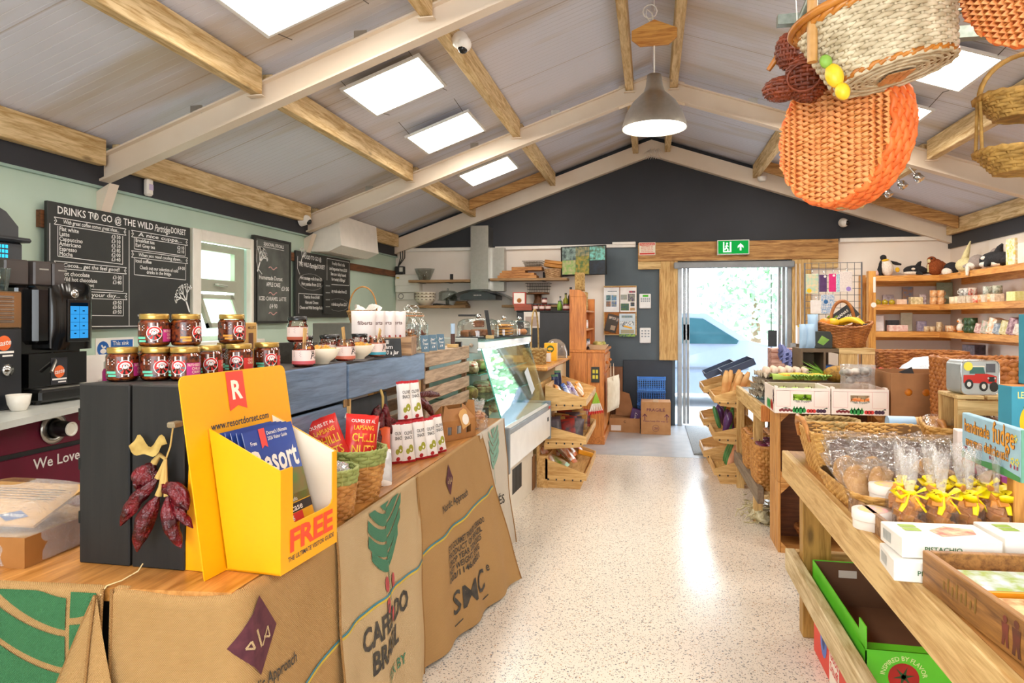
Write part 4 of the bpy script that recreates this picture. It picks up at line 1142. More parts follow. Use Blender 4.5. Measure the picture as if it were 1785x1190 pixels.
def clipjar(label, x, y, col):
    t = thing('glass_jar', label, 'jar', (x, y, ZT - .01),0, 'ribbed glass biscuit jars')
    b = MB(GLASS, True); b.lathe([(.05,0),(.065,.01),(.068,.03),(.068,.14),(.045,.17),(.045,.185)], n=30); b.build('glass_body', t)
    b = MB(mk('pale_glass', '#f3f8f7', .05, 'glass', bump=.12, amt=.5)); 
    for i in range(15): a = 2 * pi * i / 15; b.cyl((.069 * cos(a),.069 * sin(a),.02),(.069 * cos(a),.069 * sin(a),.14),.003, n=5)
    b.build('ribs', t)
    b = MB(GLASS, True); b.lathe([(.048,.186),(.05,.195),(.035,.205),(.0,.21)], n=24); b.ell((0,0,.226),(.022,.022,.018)); b.build('lid', t)
    b = MB(flat('#c77a3a'), True); b.tube([(.047 * cos(i * pi / 12),.047 * sin(i * pi / 12),.186) for i in range(24)],.003,6, closed=True); b.build('seal_ring', t)
    b = MB(col, True)
    for i in range(26): a, r_ = R.uniform(0,6.28),.048 * sqrt(R.random()); b.ell((r_ * cos(a), r_ * sin(a),.02 + .09 * R.random()),(.018,.018,.009),8,5,.3, i)
    tag(b.build('biscuits', t), kind='stuff')
clipjar('ribbed glass jar of ginger biscuits right of the white pouches', -1.25,3.42, mk('biscuit', '#b5702f', .7, col2='#8f5420', sc=20))
clipjar('ribbed glass jar of darker biscuits, second from the pouches', -1.27,3.60, mk('biscuit_dark', '#6d3f26', .7, col2='#8a3f2f', sc=20))
BLS = mk('blue_slate_card', '#5f7f94', .6, col2='#54738a', sc=10)
for k, y in enumerate((3.36,3.49,3.63)):
    slate(['blue price card nearest the small wooden box', 'middle of three blue price cards on the slatted crate', 'blue price card furthest from the small wooden box'][k],(-1.13, y, ZT - .008), rad(55),.05,.085, [('Jar', 0,.055,.018,.03),('Treat', 0,.035,.018,.034),('£4', 0,.015,.018,.02)],.12, BLS)
t = thing('spray_tube', 'slim blue and brown tube standing on a little wooden block', 'tube', (-1.145,3.90, ZT - .008))
b = MB(PALEX); b.box(-.03,.03,-.02,.02,0,.02,.002); b.build('block', t)
b = MB(flat('#4a2f28'), True); b.cyl((0,0,.02),(0,0,.08),.013); b.use(flat('#a9c3dc')); b.cyl((0,0,.08),(0,0,.14),.0128); b.build('tube_body', t)
m = MB(BLACK); m.box(-.02,.02,-.014,.014,0,.03,.003); m.build('card_holder', label='little black card holder beside the slim tube', cat='holder', loc=(-1.135,3.99, ZT - .008))

# ------------------------------------------------------------------ yellow leaflet dispenser
YEL = mk('yellow_card', '#f6aa00', .45, col2='#f3a600', sc=3)
INN = mk('cream_inner', '#efe4d0', .5, col2='#e9dcc6', sc=3)
REDP = flat('#ef4a3a')
NAVY = mk('navy_ink', '#2b3148', .5)
t = thing('leaflet_dispenser', 'tall yellow cardboard dispenser marked FREE with visitor guides', 'leaflet dispenser', (-1.027,1.44, HC + .001), rad(-4.))
# local: x away from the counter back towards the aisle, y along the aisle, z up
lean = -.075 / .478
b = MB(YEL)
Wd = .43; Ht = .478; r_ = .02
out = [(0,0),(Wd, 0),(Wd, Ht - r_)] + [(Wd - r_ + r_ * cos(a), Ht - r_ + r_ * sin(a)) for a in (rad(30), rad(60), rad(90))] + [(r_ + r_ * cos(a), Ht - r_ + r_ * sin(a)) for a in (rad(90), rad(120), rad(150))] + [(0, Ht - r_)]
b.prism(out, (0,0,0),(0,1,0),(lean, 0,1),(-.003,0,0)); bb = b.build('back_board', t)
B = lambda x, y: (lean * y + .0012, x, y)
B2 = lambda x, y: (lean * y + .002, x, y)
b = MB(REDP); poly2(b, B, [(.165,.476),(.165,.375),(.2,.387),(.235,.375),(.235,.476)]); b.build('ribbon_print', bb)
b = MB(flat('#fff2dc')); write(b, B2, 'R', .2,.405,.068, 'c', bold=.03); b.build('ribbon_letter', bb)
b = MB(NAVY); write(b, B, 'www.resortdorset.com', .205,.337,.026, 'c', width=.235); b.build('web_address', bb)
b = MB(YEL)
for y in (.05,.33): b.prism([(0,0),(-.10,0),(-.08,.42),(-.066,.42)],(0, y, 0),(1,0,0),(0,0,1),(0,.003,0))
b.build('rear_strut', t)
x0, x1, ya, yb = -.02,.150,.075,.335
for y in (ya, yb):
    b = MB(YEL); b.prism([(0.005,0),(x1,0),(x1,.252),(-.05,.345)],(0, y, 0),(1,0,0),(0,0,1),(0,.003,0))
    if y == ya: b.build('pocket_side', t)
b.use(INN); b.prism([(0.005,0.004),(x1,0.004),(x1,.25),(-.05,.343)],(0, yb - .0012,0),(1,0,0),(0,0,1),(0,.001,0))
b.build('pocket_side', t)
b = MB(YEL)
W2 = yb - ya + .003
fo_ = [(0,0),(W2,0),(W2,.252),(W2 - .022,.252),(W2 - .022,.15)] + [(W2 - .042 + .02 * cos(a),.13 - .02 * sin(a) + .0) for a in (rad(10), rad(45), rad(90))] + [(.07,.11)] + [(.066 - .014 * sin(a),.124 - .014 * cos(a)) for a in (rad(0), rad(45), rad(90))] + [(.05,.252),(0,.252)]
b.prism(fo_, (x1, ya, 0),(0,1,0),(0,0,1),(.003,0,0)); fp = b.build('front_panel', t)
FP = lambda x, y: (x1 + .0042, ya + x, y)
b = MB(flat('#f04a2a')); write(b, FP, 'FREE', W2 / 2 + .005,.045,.075, 'c', width=.205, bold=.035)
b.build('free_lettering', fp)
b = MB(NAVY); write(b, FP, 'THE ULTIMATE VISITOR GUIDE', W2 / 2 + .005,.022,.017, 'c', width=.215); b.build('guide_lettering', fp)
b = MB(YEL); b.box(0, x1, ya, yb, .0,.004); b.build('pocket_floor', t)
BLUM = mk('cover_blue', '#27408f', .3, col2='#3556a8', sc=4)
for i in range(5):
    # guides lean back in the pocket: bottom forward, top against the board
    xb, xt = .125 - i * .017,.03 - i * .013
    g = thing('visitor_guide', ['front visitor guide in the dispenser, blue cover with white title', 'second visitor guide behind the front one', 'third visitor guide in the dispenser pocket', 'fourth visitor guide in the dispenser pocket', 'rearmost visitor guide against the yellow board'][i], 'magazine', (-1.027,1.44, HC + .006), rad(-4.), 'visitor guides in the yellow dispenser')
    up = Vector((xt - xb, 0,.328)); o_ = Vector((xb, .095 - i * .004,0)); nn = Vector((up.z, 0,-up.x)).normalized()
    b = MB(flat('#7f8db5')); b.prism([(0,0),(.21,0),(.21,1),(0,1)], o_, (0,1,0), up, -nn * .002); b.build('pages', g)
    Fm = lambda x, y, e=.0006, o_=o_, up=up, nn=nn: o_ + Vector((0, x, 0)) + up * (y / .335) + nn * e
    b = MB(BLUM); rect2(b, Fm, 0,0,.21,.335); cv = b.build('cover', g)
    if i == 0:
        b = MB(mk('cover_land', '#5c7a3a', .4, col2='#7a6a3c', sc=30)); F1 = lambda x, y: Fm(x, y, .0012); poly2(b, F1, [(0,.13),(0,.185),(.04,.20),(.07,.185),(.12,.20),(.17,.215),(.21,.21),(.21,.13)]); b.build('cover_photo', cv)
        b = MB(mk('cover_yellow', '#f0b21c', .4)); rect2(b, F1,0,0,.21,.15); b.build('cover_panel', cv)
        F2 = lambda x, y: Fm(x, y, .002)
        b = MB(flat('#2a2426')); rect2(b, F2,.06,.105,.21,.128); rect2(b, F2,.06,.04,.21,.062); rect2(b, F2,.06,.003,.21,.02); b.use(flat('#d8302a')); rect2(b, F2,.06,.083,.16,.104); rect2(b, F2,.06,.022,.21,.039); b.build('cover_boxes', cv)
        b = MB(WHITE); write(b, F2, 'Resort', .012,.222,.088, width=.188, bold=.025); F3 = lambda x, y: Fm(x, y, .0028); write(b, F3, 'Showcase', .045,.109,.024, width=.12); write(b, F3, '2026', .08,.086,.02); write(b, F3, 'Art, Craft & Photography', .065,.047,.014, width=.13); write(b, F3, 'Arts & Crafts', .07,.133,.014, width=.08)
        write(b, F2, "Dorset's Ultimate", .09,.316,.013, width=.09); write(b, F2, '2026 Visitor Guide', .09,.302,.013, width=.085); write(b, F2, 'Free', .018,.298,.014); b.build('cover_words', cv)
        b = MB(flat('#e2453c')); poly2(b, F2, [(.06,.335),(.06,.285),(.0725,.292),(.085,.285),(.085,.335)]); b.build('cover_ribbon', cv)
# ------------------------------------------------------------------ dried chillies
CHR = mk('dried_chilli', '#72101b', .28, col2='#34060d', sc=38, bump=1.)
STRAW = mk('dry_stalk', '#c2a05a', .8)
def chilli_pod(m, p0, d, r, seed, bend=.02):
    """one wrinkled pod running from p0 along d"""
    p0, d, r = Vector(p0), Vector(d) * 1.22, r * .8; L_ = d.length; u_ = d.normalized(); a_ = u_.orthogonal().normalized(); c_ = u_.cross(a_)
    def fn(u, v):
        t_ = v; rr = r * (sin(pi * min(1, t_ * .55 + .18)) ** .8) * (1 - t_ ** 5 * .9) * (.35 + .65 * min(1, t_ * 6))
        an = 2 * pi * u; w_ = 1 + .5 * mnoise.noise(Vector((cos(an) * 2.2, sin(an) * 2.2, t_ * 4 + seed * 4)))
        return p0 + d * t_ + (a_ * cos(an) + c_ * sin(an) * .75) * rr * w_ + a_ * bend * sin(pi * t_)
    m.grid(fn, 20,22, cu=True)
t = thing('dried_chillies', 'bunch of dark red dried chillies hung on the black crate', 'dried chillies', (-1.13,1.465,1.13))
for k, (p, d, r_) in enumerate([((-.045,-.01,-.09),(-.03,-.01,-.055),.026),((-.03,-.015,-.125),(-.075,-.012,-.095),.021),((-.012,-.02,-.135),(.055,0,-.05),.026),((-.0,-.02,-.165),(.03,0,-.10),.024),((-.025,-.02,-.165),(-.04,-.01,-.11),.025),((-.035,-.01,-.11),(-.05,0,-.03),.02),((.0,-.01,-.15),(.05,.0,-.075),.018)]):
    b = MB(CHR, True); chilli_pod(b, p, d, r_, k + 1,.008); b.build('chilli_pod', t)
b = MB(STRAW, True)
b.tube([(0,0,0),(-.002,-.008,-.05),(-.02,-.01,-.1),(-.015,-.012,-.17)],.0022,5)
for p in ((-.045,-.01,-.09),(-.03,-.015,-.125),(-.012,-.02,-.135),(0,-.02,-.165),(-.025,-.02,-.165)): b.tube([(-.012,-.012,-.08),((p[0] - .012) / 2, p[1], p[2] + .02), p], [.004,.006,.009],6)
b.build('stalks', t)
b = MB(mk('dry_leaf', '#b79b55', .9, col2='#9a7c3c', sc=30))
b.grid(lambda u, v: (-.015 - .09 * u, -.012 + .02 * (v - .5),-.045 + .022 * sin(u * 9) * (v - .3) - .012 * sin(u * 3) + (v - .5) * .035 * sin(pi * u) ** .5),12,5); b.build('dry_leaf', t)
b = MB(flat('#8a7a5e')); b.box(-.012,.01,-.01,.026,-.006,.008,.003); b.build('peg', t)
t = thing('dried_chillies', 'dried chilli string hanging before the open blue crate', 'dried chillies', (-1.095,2.70,1.06))
for k in range(6):
    b = MB(CHR, True); chilli_pod(b, (.01 * (k % 2),(k - 3) * .012,-.03 - .03 * (k % 3)),((.01,.05 * (k - 2.2),-.11)),.024, k + 9,.01); b.build('chilli_pod', t)
b = MB(STRAW, True); b.tube([(-.01,0,.03),(.0,.0,0),(.0,0,-.06)],.006,6); b.build('stalks', t)
t = thing('dried_chillies', 'long dried chilli poking out right of the upper snack packets', 'dried chillies', (-1.07,3.02,1.03))
for k in range(3):
    b = MB(CHR, True); chilli_pod(b, (0,0,-.01 * k),(.02,.26 - .08 * k, -.03 - .07 * k),.022, k + 19,.012); b.build('chilli_pod', t)
m = MB(SLT); m.box(-.006,.006,-.27,.27,0,.28,.003); m.build('slate_board', label='blank dark slate leaning under the open blue crate', cat='slate board', loc=(-1.17,2.74, HC + .001), rot=(0, rad(-8),0))
# ------------------------------------------------------------------ things along the front of the counter
WICK = mk('golden_wicker', '#c08a48', .6, col2='#9a6428', sc=25)
GRN = mk('green_wicker', '#97a05c', .65, col2='#7f8a48', sc=25)
def duobasket(label, loc, r0, r1, h, n):
    t = thing('woven_basket', label, 'basket', loc)
    f = ring_shape(r0, r1, h)
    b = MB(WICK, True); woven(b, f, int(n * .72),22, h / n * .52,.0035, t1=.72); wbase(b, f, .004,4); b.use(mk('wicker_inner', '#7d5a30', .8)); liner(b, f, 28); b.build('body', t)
    b = MB(GRN, True); woven(b, f, int(n * .28),22, h / n * .52,.0035, t0=.72, t1=1.); rim(b, f, 1.0,.005,44,18); b.build('green_rim', t)
    return t
duobasket('small green rimmed basket beside the yellow dispenser', (-.975,1.99, HC),.058,.078,.15,14)
m = MB(mk('clear_wrap', '#ffffff', .1, 'film', sc=40, bump=.25), True); m.ell((0,0,.0),(.06,.055,.035),16,10,.5,4)
m.build('wrapped_snack', label='clear wrapped yellow snacks inside the small basket', cat='snack packet', loc=(-.975,1.99, HC + .135))
duobasket('larger green rimmed basket holding red chilli packets', (-1.0,2.215, HC),.075,.105,.17,16)
REDK = mk('packet_red', '#d92a22', .3, col2='#c4231d', sc=6)
def redpack(label, loc, rot, words, seed):
    pm, PF = packet((REDK, REDK),.12,.17,.045, seed, (0,1), crinkle=.008)
    o = pm.build('snack_packet', label=label, cat='snack packet', loc=loc, rot=rot)
    b = MB(flat('#f7c331')); write(b, PF, words[1],0,.075,.04, 'c', width=.085); write(b, PF, words[2],0,.035,.04, 'c', width=.085); write(b, PF, 'LAPSANG', 0,.115,.022, 'c', width=.075); b.build('yellow_words', o)
    b = MB(WHITE); write(b, PF, words[0],0,.14,.016, 'c', width=.09); b.build('white_words', o)
redpack('left red chilli packet in the larger basket', (-1.04,2.155, HC + .12),(rad(-15), rad(-18), rad(40)),('OLIVES ET AL', 'CHILLI', 'NUTS'),1)
redpack('right red chilli packet in the larger basket', (-.985,2.22, HC + .115),(rad(-12), rad(8), rad(42)),('OLIVES ET AL', 'CHILLI', 'NUTS'),2)
pm, PF = packet((mk('packet_grey', '#d3cdc8', .35, sc=6), REDK),.12,.19,.04,5,(.12,1.))
o = pm.build('snack_packet', label='white and red packet hanging behind the red packets', cat='snack packet', loc=(-1.04,2.335, HC + .06), rot=(rad(-10), rad(14), rad(50)))
b = MB(flat('#3a3a3a')); rect2(b, PF, -.01,.11,.02,.13); b.build('printed_panel', o)
m = MB(WHITE, True); m.tube([(0,0,.20),(0,.015,.215),(0,.03,.20),(0,.03,.1),(0,.02,.0)],.003,6); m.build('wire_hook', label='white wire hook behind the red packets', cat='hook', loc=(-1.105,2.36, HC + .05))
pm, PF = packet((mk('packet_silver', '#d9d9da', .25, col2='#bcbcc0', sc=20), WHITE),.09,.15,.04,8,(.1,.9)); pm.build('snack_packet', label='silvery packet slumped right of the larger basket', cat='snack packet', loc=(-.965,2.38, HC + .001), rot=(rad(-25), rad(20), rad(60)))
OLW = mk('olive_packet', '#ece6e0', .35, col2='#e2dbd4', sc=8); OLR = mk('olive_red', '#b3202a', .35)
pm, PF = packet((OLW, OLR),.065,.175,.035,11,(.05,.95))
po = pm.build('olive_packet', label='x', cat='snack packet')
b = MB(flat('#2e2a28')); write(b, PF, 'OLIVE', .006,.12,.02, 'c', width=.038); write(b, PF, 'SNACK', .006,.10,.02, 'c', width=.038); b.build('lettering', po)
b = MB(flat('#9a9a2a')); disc2(b, PF, .012,.06,.012,.017,10); disc2(b, PF, -.004,.05,.009,.012,10); b.use(OLR); disc2(b, PF, .0,.02,.009, n=10); b.build('olive_print', po)
for k, (x, y, z, a, tl, rl) in enumerate([(-1.055,2.76,0,.75,-.1,.0),(-1.015,2.79,0,.7,-.1,-.07),(-.985,2.86,0,.72,-.1,-.06),(-.952,2.915,0,.75,-.12,-.1),(-.945,3.02,0,.8,-.1,-.12),(-1.045,2.83,.168,.7,-.1,-.02),(-1.01,2.88,.168,.7,-.12,-.1)]):
    dup(po, (x, y, HC + .001 + z),(tl, rl, a), ['leftmost white olive packet of the lower row', 'second white olive packet of the lower row', 'third white olive packet of the lower row', 'fourth white olive packet, foremost of the lower row', 'rightmost white olive packet of the lower row', 'left white olive packet of the upper pair', 'right white olive packet of the upper pair'][k], 'white olive snack packets on the counter')
kill(po)
m = MB(mk('orange_tube', '#e2571e', .4)); m.lathe([(.03,0),(.03,.17),(.0,.175)], n=16); m.build('orange_bag', label='orange packet standing left of the olive packets', cat='snack packet', loc=(-1.075,2.65, HC))
KRAFT = mk('kraft_card', '#a9743f', .65, col2='#9c6835', sc=12)
t = thing('gable_box', 'brown kraft carry box with three windows and tag', 'box', (-1.0,3.40, HC), rad(62))
b = MB(KRAFT); L_, D_, H_ = .24,.10,.10
b.box(-L_ / 2, L_ / 2, D_ / 2 - .003, D_ / 2,0, H_); b.box(-L_ / 2,-L_ / 2 + .003,-D_ / 2, D_ / 2,0, H_); b.box(L_ / 2 - .003, L_ / 2,-D_ / 2, D_ / 2,0, H_); b.box(-L_ / 2, L_ / 2,-D_ / 2, D_ / 2,0,.003)
b.box(-L_ / 2, L_ / 2,-D_ / 2,-D_ / 2 + .003,0,.03); b.box(-L_ / 2, L_ / 2,-D_ / 2,-D_ / 2 + .003,.07, H_)
for x in (-.12,-.055,.015,.085): b.box(x, x + .035,-D_ / 2,-D_ / 2 + .003,.03,.07)
b.build('carton', t)
b = MB(KRAFT); b.prism([(-L_ / 2,0),(L_ / 2,0),(L_ / 2 - .05,.07),(.06,.075),(.05,.055),(-.05,.055),(-.06,.075),(-L_ / 2 + .05,.07)],(0,-D_ / 2 + .002, H_),(1,0,0),(0,.5,1),(0,.003,0)); b.prism([(-L_ / 2,0),(L_ / 2,0),(L_ / 2 - .05,.07),(-L_ / 2 + .05,.07)],(0, D_ / 2 - .004, H_),(1,0,0),(0,-.5,1),(0,.003,0))
b.prism([(-D_ / 2,0),(D_ / 2,0),(.02,.085),(-.02,.085)],(L_ / 2 - .003,0, H_),(0,1,0),(.25,0,1),(.003,0,0)); b.prism([(-D_ / 2,0),(D_ / 2,0),(.0,.075)],(-L_ / 2,0, H_),(0,1,0),(.55,0,1),(.003,0,0)); b.build('folded_lid', t)
b = MB(WHITE)
for x in (-.07,0,.068): b.cyl((x, 0,.004),(x, 0,.085),.026, n=14)
b.build('jars_inside', t)
b = MB(mk('tag_card', '#d9a868', .6)); b.prism([(-.03,0),(.03,0),(.03,.085),(.015,.1),(-.015,.1),(-.03,.085)],(.045,-D_ / 2 - .006,.06),(.9,0,.35),(-.35,.02,.9),(0,-.002,0)); tg = b.build('tag', t)
b = MB(flat('#f2ece2')); disc2(b, frame((.035,-D_ / 2 - .0095,.10),(.9,0,.35),(-.35,.02,.9)),0,0,.024,.03); b.build('tag_sticker', tg)
t = thing('sweet_bag', 'clear bag of candied pieces at the far end of the counter', 'bag', (-.945,3.70, HC))
b = MB(mk('candied', '#d8a25a', .5, col2='#a0522a', sc=30))
for i in range(22): x, y, z = R.uniform(-.035,.035), R.uniform(-.03,.03), R.uniform(.015,.09); b.xf = TR((x, y, z), R.random() * 6, R.random() * 3); b.box(-.012,.012,-.01,.01,-.008,.008)
b.xf = None; b.build('sweets', t); bag(t, .11,.10,.16,3)
# biscuit tray in film at the far left
t = thing('biscuit_tray', 'cellophane wrapped tray of straw packed biscuits at the left edge', 'biscuit box', (-1.515,1.425, HC), rad(3))
b = MB(mk('tray_card', '#a8713a', .5, col2='#9a6530', sc=10)); cavity(b, -.36,0,0,.30,0,.075,.004); b.build('tray', t)
b = MB(mk('straw_fill', '#cfa767', .7, col2='#b58a48', sc=60, bump=.5)); b.grid(lambda u, v: (-.355 + .35 * u, .005 + .29 * v, .07 + .012 * mnoise.noise(Vector((u * 9, v * 9,0)))),20,16); b.build('straw', t)
b = MB(mk('label_card', '#d3a25e', .55)); b.prism([(-.30,0),(-.02,0),(-.02,.20),(-.30,.20)],(0,.05,.085),(1,0,0),(0,.93,.30),(0,-.003,.006)); lc = b.build('label_card', t)
G = frame((0,.048,.0925),(1,0,0),(0,.93,.30))
b = MB(mk('blue_print', '#2c4a86')); poly2(b, lambda x, y: G(x, y) + Vector((0,0,.001)), [(-.155,.035),(-.11,.06),(-.065,.035),(-.11,.01)]); b.build('blue_diamond', lc)
b = MB(flat('#4a3a2a')); 
for i in range(5): rect2(b, lambda x, y: G(x, y) + Vector((0,0,.001)),-.27,.16 - i * .012,-.06,.163 - i * .012)
b.use(WHITE); write(b, lambda x, y: G(x, y) + Vector((0,0,.002)), 'MOORES', -.11,.029,.018, 'c', width=.06); b.build('lettering', lc)
b = MB(FILM, True)
def fl_(u, v):
    a = 2 * pi * u; q = (abs(cos(a)) ** 6 + abs(sin(a)) ** 6) ** (-1 / 6); z = .004 + .2 * v
    k = 1.01 if v < .4 else 1.01 - .75 * ((v - .4) / .6) ** 2
    n_ = 1 + .02 * mnoise.noise(Vector((cos(a) * 6, sin(a) * 6, v * 8)))
    return (-.18 + .181 * cos(a) * q * k * n_, .15 + .151 * sin(a) * q * k * n_, min(z, .075 + .1 * v))
b.use(mk('film_top', '#fff')); b.cur = b.mats.index(MATS['film_top']); b.grid(fl_, 36,10, cu=True); b.build('cellophane_wrap', t)
# ------------------------------------------------------------------ glass display fridge
FW = flat('#e6e6e2', .35)
FG = mk('fridge_grey', '#aab2ad', .4, sc=6)
t = thing('display_fridge', 'glass fronted cake fridge at the end of the counter', 'display fridge', (-.87,4.2,0), rad(-3.2))
b = MB(flat('#e2ddd0', .4)); b.box(-.62,-.14,.02,1.28,.0,.42); b.build('base', t)
b = MB(mk('vent_dark', '#3b3d3e', .5))
for i in range(14): b.box(-.14,-.137,.62 + i * .02,.63 + i * .02,.12,.30)
b.build('vent_grille', t)
b = MB(FW); b.prism([(-.62,.42),(-.1,.42),(0,.44),(0,.68),(-.03,.70),(-.62,.70)],(0,0,0),(1,0,0),(0,0,1),(0,1.3,0)); b.build('front_panel', t)
b = MB(mk('fridge_edge', '#8d9599', .4, sc=6))
b.box(-.62,.006,-.006,.02,.41,.70,.006); b.box(-.62,.006,1.285,1.306,.41,.72,.006); b.box(-.012,.006,.02,1.285,.655,.69,.004); b.build('panel_trim', t)
b = MB(flat('#3a3a3a')); b.box(.0,.004,1.18,1.215,.57,.60); b.use(flat('#c93a32')); b.box(.006,.008,1.2,1.26,.665,.685); b.build('fridge_badges', t)
b = MB(FW); b.box(-.62,-.58,.02,1.28,.70,1.23); b.build('back_panel', t)
b = MB(mk('fridge_glass_top', '#cfe6e2', .05, 'glass', bump=.2, amt=.5)); b.box(-.60,-.16,.0,1.3,1.236,1.246); b.build('top_shelf', t)
b = MB(flat('#eef4f6', .3)); b.box(-.22,-.16,.0,1.3,1.19,1.236,.004); lb_ = b.build('light_housing', t)
b = MB(mk('fridge_led', '#e8f4ff', kind='emit', emit=14.)); b.box(-.212,-.172,.02,1.28,1.183,1.189); b.build('light_strip', lb_)
b = MB(FG); b.box(-.44,-.20,-.012,-.004,1.165,1.26,.003); b.build('end_bracket', t)
for x in (-.40,-.24):
    k_ = MB(CHROME, True); k_.cyl((x, -.012,1.215),(x, -.022,1.215),.013, n=12); k_.build('screw_knob', t)
GLG = mk('fridge_glass', '#f2fbf9', .02, 'glass', amt=.5)
b = MB(GLG); b.prism([(0,0),(1.27,0),(1.27,1),(0,1)],(-.035,.015,.70),(0,1,0),(-.145,0,.485),(.006,0,.002)); b.build('front_glass', t)
b = MB(GLG); b.prism([(-.58,.70),(-.035,.70),(-.18,1.19),(-.58,1.19)],(0,0.0,0),(1,0,0),(0,0,1),(0,.006,0)); b.build('side_glass', t)
b = MB(GLG); b.prism([(-.58,.70),(-.035,.70),(-.18,1.19),(-.58,1.19)],(0,1.29,0),(1,0,0),(0,0,1),(0,.006,0)); b.build('side_glass', t)
b = MB(mk('glass_edge', '#3f9f8c', .2, col2='#58b5a2', sc=5)); b.prism([(-.03,.70),(-.175,1.19),(-.183,1.19),(-.038,.70)],(0,-.002,0),(1,0,0),(0,0,1),(0,.005,0)); b.build('glass_edge', t)
for z in (.86,1.02):
    b = MB(mk('shelf_glass', '#bfe3da', .05, 'glass', bump=.15)); b.box(-.57,-.15 - (z - .86) * .3,.02,1.28, z, z + .008); b.use(mk('glass_edge', '#3f9f8c')); b.box(-.15 - (z - .86) * .3,-.147 - (z - .86) * .3,.02,1.28, z, z + .008); b.build('glass_shelf', t)
def inw(x, y): c_, s_ = cos(rad(-3.2)), sin(rad(-3.2)); return (-.87 + c_ * x - s_ * y, 4.2 + s_ * x + c_ * y)
foods = ['#d9b25a', '#c98a3e', '#e2c98a', '#b5522f', '#8fae4c', '#e8e0c8', '#d4c23a', '#a8703a']
sn = {.70: 'bottom deck', .87: 'middle glass shelf', 1.03: 'top glass shelf'}
for z in (.70,.87,1.03):
    for i in range(8):
        x, y = inw(-.30 - .05 * (i % 2),.10 + i * .155)
        k = (i + int(z * 10)) % 8
        m = MB(mk('food_' + str(k), foods[k],.6, col2='#f0e2b8' if k % 2 else '#7a4a24', sc=30, bump=.3), True)
        if k % 3 == 0: m.lathe([(.06,0),(.065,.01),(.065,.05),(.05,.065),(0,.07)], n=18)
        elif k % 3 == 1:
            for q in range(3): m.ell((.0,-.045 + q * .045,.03),(.05,.024,.03),12,7,.2, q)
        else: m.box(-.06,.06,-.05,.05,0,.045,.01); m.use(mk('food_top', '#e6d9b5', .6, col2='#c8462f', sc=40)); m.box(-.055,.055,-.045,.045,.045,.06,.008)
        m.build('cake' if k % 2 else 'savoury', label='%s fresh food, number %d from the counter end, on the fridge %s' % (['round', 'rolled', 'square cut'][k % 3], i + 1, sn[z]), cat='food', group='food on the fridge ' + sn[z], loc=(x, y, z + .002 if z < .8 else z), rot=i * .3)
x, y = inw(-.22,.13); slate('small black price sign reading Large pasty at the fridge side', (x, y, .702), rad(30),.11,.10, [('LARGE', 0,.072,.02,.06),('PASTY', 0,.045,.02,.06),('£5·50', 0,.016,.024,.065)])
m = MB(mk('paper_note', '#c9d3d8', .6, sc=8)); m.box(-.0008,.0008,-.07,.07,-.09,.09); m.build('paper_note', label='tilted paper note stuck on the sloping fridge glass', cat='notice', loc=inw(-.085,.93) + (.91,), rot=(rad(12), rad(-16), rad(-3)))
def cake_dome(label, x, y, r, h, fill):
    z = 1.248
    t = thing('cake_dome', label, 'cake dome', (x, y, z),0, 'cake domes on the fridge')
    b = MB(SLT, True); b.lathe([(r * 1.04,0),(r * 1.06,.005),(r * 1.04,.009),(0,.009)], n=32); b.build('plate', t)
    b = MB(GLASS, True); b.lathe([(r, .010),(r, h * .6),(r * .93, h * .85),(r * .7, h * .97),(0, h)], n=36); b.build('glass_dome', t)
    b = MB(CHROME, True); b.ell((0,0, h + .014),(.018,.018,.016),12,8); b.build('knob', t)
    fill(t, r)
CK = mk('brownie', '#6d3d22', .7, col2='#9a6238', sc=40, bump=.5); COO = mk('cookie', '#d29a4a', .7, col2='#b87a30', sc=30); BUN = mk('bun', '#c98a4a', .6, col2='#a9622c', sc=20)
def f_a(t, r):
    for k, (x, y, h) in enumerate(((-.075,.01,.055),(-.075,-.05,.05),(.0,.02,.06),(.0,.02,.12),(.06,-.03,.06),(.065,.05,.055),(.0,-.06,.06))):
        b = MB(CK); b.box(x - .034, x + .034, y - .03, y + .03, h - .045, h, .006); b.build('brownie_slice', t)
def f_b(t, r):
    for k in range(4): b = MB(COO, True); b.ell((0,0,.02 + k * .021),(r * .7, r * .7,.011),18,6,.08, k); b.build('biscuit', t)
def f_c(t, r):
    for k, (x, y) in enumerate(((-.03,0),(.03,.01),(0,-.03))): b = MB(BUN, True); b.ell((x, y, .032),(.03,.03,.024),12,8,.1, k); b.build('bun', t)
cake_dome('largest cake dome holding stacked brownies on the fridge', -1.175,4.62,.145,.135, f_a)
cake_dome('middle cake dome of round biscuits on the fridge', -1.06,4.93,.105,.125, f_b)
cake_dome('smallest cake dome of buns at the far end of the fridge', -.99,5.17,.09,.12, f_c)
t = thing('tongs', 'long black tongs in a wooden block in front of the largest dome', 'tongs', (-1.06,4.49,1.248)); b = MB(PALEX); b.box(-.025,.025,-.02,.02,0,.022,.002); b.build('block', t); b = MB(BLACKM); b.prism([(-.012,0),(.012,0),(.012,.17),(-.012,.17)],(0,0,.02),(1,0,0),(-.16,0,1),(0,.012,0)); b.build('blades', t)
m = MB(BLACKM); m.xf = TR((0,0,.149),.3); m.box(-.10,.06,-.01,.01,0,.014,.003); m.xf = None; m.build('cake_slice', label='black handled cake slice lying over the largest dome', cat='cake slice', loc=(-1.225,4.66,1.248))
